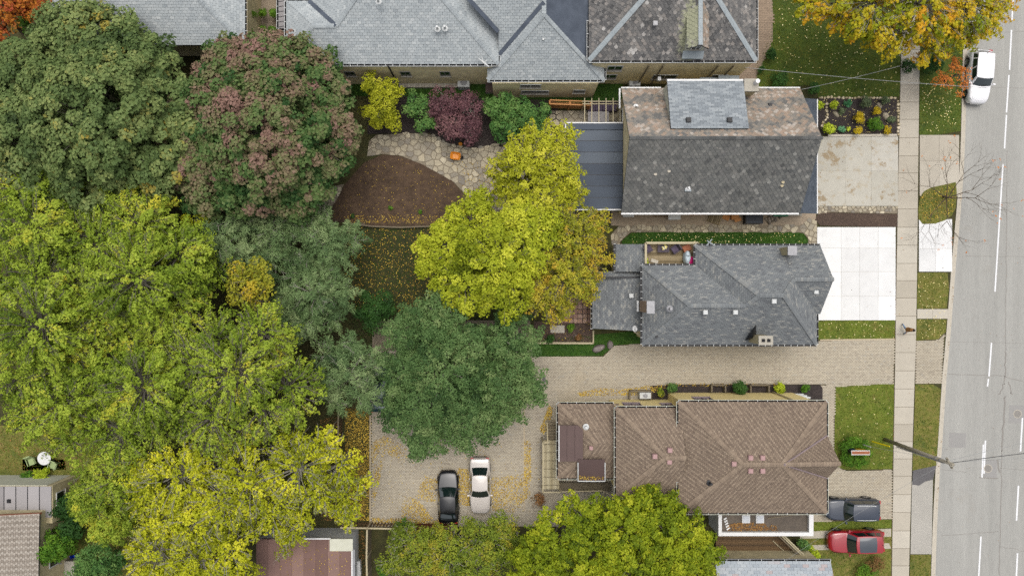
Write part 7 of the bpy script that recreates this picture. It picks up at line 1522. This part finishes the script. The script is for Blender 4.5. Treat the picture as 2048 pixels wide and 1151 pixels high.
pb = thing('pink_tub', 'bright pink tub on the balcony corner', 'tub', W(1384, 521, BZ)); c = W(1384.5, 520.5, BZ + .9); MB().box((c[0], c[1], BZ), (.42, .56, .85)).build('tub', M['pink'], pb); MB().box((c[0], c[1], BZ + .85), (.46, .6, .05)).build('lid', M['pink'], pb)
for i, (x, y, lb) in enumerate([(1291, 520, 'small potted plant at the lower left of the balcony, upper one'), (1293, 526, 'small potted plant at the lower left of the balcony, lower one')]):
    c = W(x, y, BZ); t = thing('potted_plant', lb, 'potted plant', c); MB().cyl(c, .08, .18, 10, r2=.11).build('pot', M['terracotta'], t); cc = np.array([(c[0], c[1], BZ + .28)] * 3) + np.random.default_rng(i).normal(0, .06, (3, 3)); V, tn = foliage(cc, np.tile([0, 0, 1.], (3, 1)), np.full(3, .11), np.full(3, 22), (.09, .05), np.full(3, .5), np.random.default_rng(i)); np_quads('leaves', V, tn, LM['chartreuse'], t)
c = W(1309, 522, BZ + .05); MB().box((c[0], c[1], BZ), (.6, .28, .09), rot=-.3, tone=.7).build('driftwood_tray', M['slab'], label='pale wooden tray on the balcony boards', cat='tray')
an = thing('antenna', 'pale green cross shaped antenna beside the grey roof', 'antenna', W(1420, 484, 4.2)); MB().tube([W(1421, 488, 3.9), W(1421, 488, 5.0)], .03, 6).build('mast', M['lead'], an)
for a, b_ in (((1413, 491), (1424, 478)), ((1414, 481), (1428, 490))): MB().tube([W(*a, 5.0), W(*b_, 5.0)], .045, 6).build('arm', M['lead'], an)
ta = thing('tv_antenna', 'pale bent antenna on the pale roof corner', 'antenna', W(968, 124, 5)); MB().tube([W(957, 117, 5.6), W(966, 124, 5.8), W(978, 134, 5.9)], [.05, .09, .05], 6).build('boom', M['offwhite'], ta); MB().tube([W(966, 124, 5.0), W(966, 124, 5.8)], .03, 6).build('mast', M['grey_metal'], ta)
for a, b_ in (((963, 112), (967, 124)), ((975, 120), (966, 126))): MB().tube([W(*a, 5.8), W(*b_, 5.8)], .03, 5).build('arm', M['offwhite'], ta)
# side yard things
table('white_bench', 'white bench below the slate roof, left one', 1257, 428, 0, .95, .5, .55, 'offwhite'); table('white_bench', 'white bench below the slate roof, right one with legs showing', 1349, 431, 0, 1.05, .7, .75, 'offwhite')
pl_ = thing('pallet', 'tilted wooden pallet in the side yard', 'pallet', W(1430, 437, 0), rotz=-.35); pc_ = W(1430, 437, .2); pl_.location = (pc_[0], pc_[1], .0)
for i in range(7): MB().box((-.5 + i * .166, 0, .14), (.1, .85, .02), tone=RNG.random()).build('slat', M['wood_deck'], pl_)
for y in (-.38, 0, .38): MB().box((0, y, .02), (1.15, .09, .12), tone=.2).build('stringer', M['wood_deck'], pl_)
lp = thing('lattice_panel', 'leaning reddish lattice in the side yard', 'lattice', W(1322, 432, 0))
for i in range(8): a = Vector(W(1307 + i * 4, 433, .1)); MB().tube([a, a + Vector((.3, .35, .8))], .018, 4).build('slat', M['fence'], lp)
for z in (0, 1): a = Vector(W(1307, 433, .1)); b_ = Vector(W(1336, 433, .1)); o_ = Vector((.3, .35, .8)) * z; MB().tube([a + o_, b_ + o_], .02, 4).build('rail', M['fence'], lp)
cd = thing('cardboard_box', 'torn brown cardboard box in the side yard, larger one', 'box', W(1470, 433, 0), rotz=.1); c = W(1470, 433, .3); cd.location = (c[0], c[1], 0); MB().box((0, 0, 0), (.65, .45, .4)).build('box', M['cedar'], cd); MB().box((.2, -.32, .36), (.6, .25, .02), rot=.2).build('flap', M['cedar'], cd)
cd = thing('cardboard_box', 'flattened cardboard box beside the pallet', 'box', W(1452, 434, 0), rotz=-.4); c = W(1452, 434, .1); cd.location = (c[0], c[1], 0); MB().box((0, 0, 0), (.6, .45, .16)).build('box', M['cedar'], cd); MB().box((.1, .3, .14), (.5, .2, .02), rot=.3).build('flap', M['cedar'], cd)
c = W(1396, 429, .1); MB().box((c[0], c[1], 0), (1.5, .08, .1), rot=.04).build('timber_plank', M['cedar'], label='orange timber plank lying under the slate eave', cat='plank')
db = thing('deck_box', 'black ribbed deck box in the side yard', 'box', W(1509, 438, 0)); c = W(1509, 437, .8); MB().box((c[0], c[1], 0), (1.45, .82, .7)).build('body', M['black'], db); MB().box((c[0], c[1], .7), (1.52, .88, .08)).build('lid', M['black'], db)
for i in range(5): MB().box((c[0], c[1] - .3 + i * .15, .78), (1.3, .05, .015)).build('rib', M['flat_dark'], db)
gb = thing('green_bin', 'flat green container under the slate eave', 'container', W(1562, 428, 0)); c = W(1562, 427, .5); MB().box((c[0], c[1], 0), (1.2, .45, .45)).build('tub', M['green_plastic'], gb); MB().box((c[0], c[1], .45), (1.26, .5, .05)).build('lid', M['green_plastic'], gb)
wb = thing('wheelbarrow', 'orange wheelbarrow tray tipped on the flagstones', 'wheelbarrow', W(910, 312, 0), rotz=-.15); c = W(911, 312, .4); wb.location = (c[0], c[1], 0)
def tray(u, v):
    a = 6.283 * u; k = [.55, .55, .95, 1.0][min(3, int(v * 3 + .01))]; sq = 1 / max(abs(math.cos(a)), abs(math.sin(a))) ** .6
    z = [.28, .28, .5, .52][min(3, int(v * 3 + .01))]; return (.5 * math.cos(a) * k * sq * .92, .37 * math.sin(a) * k * sq * .92, z)
tr_ = MB(); tr_.grid(tray, 24, 3); tr_.add([tray(i / 24, 0) for i in range(24)], [tuple(range(24))]); tr_.build('tray', M['orange'], wb); MB().cyl((.52, 0, .02), .17, .08, 14).build('wheel', M['rubber'], wb)
for s in (-.2, .2): MB().tube([(.5, s * .4, .2), (-.4, s, .3), (-.85, s, .45)], .022, 6).build('handle', M['wood_pale'], wb)
c = W(921, 288, .1); MB().grid(lambda u, v: (c[0] + .17 * math.cos(6.283 * u) * math.sin(v * 2.6) * (1 + .06 * math.cos(6.283 * u * 8)), c[1] + .17 * math.sin(6.283 * u) * math.sin(v * 2.6) * (1 + .06 * math.cos(6.283 * u * 8)), .15 + .13 * math.cos(v * 2.6)), 32, 8).build('pumpkin', M['orange'], smooth=True, label='orange pumpkin at the foot of the purple maple', cat='pumpkin')
for i, (lb, x, y, sx, sy, h) in enumerate([('air conditioner unit on the buff brick wall beside the stone ledge', 927, 164, 1.0, .8, 1.0), ('air conditioner unit between the brick wall and slate house', 1270, 165, .95, .5, .8), ('air conditioner unit behind the cream wall screen', 1291, 791, .95, .5, .9)]):
    c = W(x, y, h); t = thing('air_conditioner', lb, 'air conditioner', (c[0], c[1], 0), 'air conditioner units'); MB().box((c[0], c[1], -.05), (sx, sy, h)).build('casing', M['offwhite'], t); MB().cyl((c[0], c[1], h - .05), min(sx, sy) * .38, .02, 16).build('fan_grille', M['grey_metal'], t)
    for k in range(6): MB().box((c[0], c[1] - sy / 2 - .005, .1 + k * .12), (sx * .9, .02, .03)).build('louvre', M['grey_metal'], t)
c = W(985, 173, .5); bx_ = thing('basement_hatch', 'flat purple brown basement hatch beside the brick wing', 'hatch', W(985, 175, 0)); MB().box((c[0], c[1], -.05), (1.2, 1.0, .5)).build('curb', M['conc'], bx_); 
for s in (-.3, .3): MB().box((c[0] + s, c[1], .45), (.59, 1.0, .05)).build('door_leaf', M['brown_metal'], bx_)
sf = thing('garden_sofa', 'plum cushioned corner sofa under the pergola', 'sofa', W(1205, 214, 0)); c = W(1205, 214, .4)
MB().box((c[0], c[1], 0), (2.6, .75, .35)).build('base', M['wicker'], sf); MB().box((c[0], c[1] + .35, .3), (2.6, .16, .5)).build('backrest', M['wicker'], sf)
for k in range(4): MB().box((c[0] - .96 + k * .64, c[1] - .04, .35), (.6, .62, .14)).build('seat_cushion', M['plum'], sf)
table('garden_table', 'long grey table under the pergola', 1197, 233, 0, 1.8, .85, .7, 'grey_sheet')
table('round_table', 'round white garden table at the left edge', 88, 916, 0, 1.15, 1.15, .72, 'white', round_=True)
chair('lounge_chair', 'sage green garden chair left of the round table', 63, 922, 0, -1.2, 'sage', group=None, w=.6, recl=.1); chair('lounge_chair', 'sage green garden chair right of the round table', 106, 930, 0, -1.9, 'sage', w=.6, recl=.1)
st2 = struct('stepping_paving', 'brown stone paving beneath the round white table', MB().prism(poly([(45, 918), (130, 918), (132, 938), (45, 940)]), -.1, .0), M['mulch'], 'paving')
bb = thing('recycling_box', 'bright blue recycling box beside the back porch', 'box', W(146, 1115, 0)); c = W(146, 1115, .45); MB().box((c[0], c[1], 0), (.5, .4, .04), rot=.2).build('floor', M['blue'], bb)
for a, b_, sx, sy in ((0, .2, .5, .03), (0, -.2, .5, .03), (.25, 0, .03, .4), (-.25, 0, .03, .4)): MB().box((c[0] + a * math.cos(.2) - b_ * math.sin(.2), c[1] + a * math.sin(.2) + b_ * math.cos(.2), 0), (sx, sy, .42), rot=.2).build('side', M['blue'], bb)
dg = thing('drain_grate', 'dark square drain grate in the driveway by the elm', 'grate', W(1088, 759, .02)); c = W(1088, 759, .02); MB().box((c[0], c[1], .0), (.3, .6, .03)).build('frame', M['tar'], dg)
for k in range(4): MB().box((c[0] - .09 + k * .06, c[1], .03), (.025, .5, .01)).build('bar', M['black'], dg)
c = W(716, 1135, .3); MB().box((c[0], c[1], 0), (.5, 1.3, .5), rot=.05).build('white_tarp', M['white'], label='white wrapped bundle beside the garage wall', cat='bundle')
lw_ = thing('light_well', 'pale concrete basement stairwell at the right end of the cream wall', 'stairwell', W(1600, 790, 0))
for k in range(3): c = W(1592 + k * 8, 788 + k * 3, .2); MB().box((c[0], c[1], -.05), (1.3 - k * .15, .14, .3 + .05 * k)).build('wall', M['offwhite'], lw_)
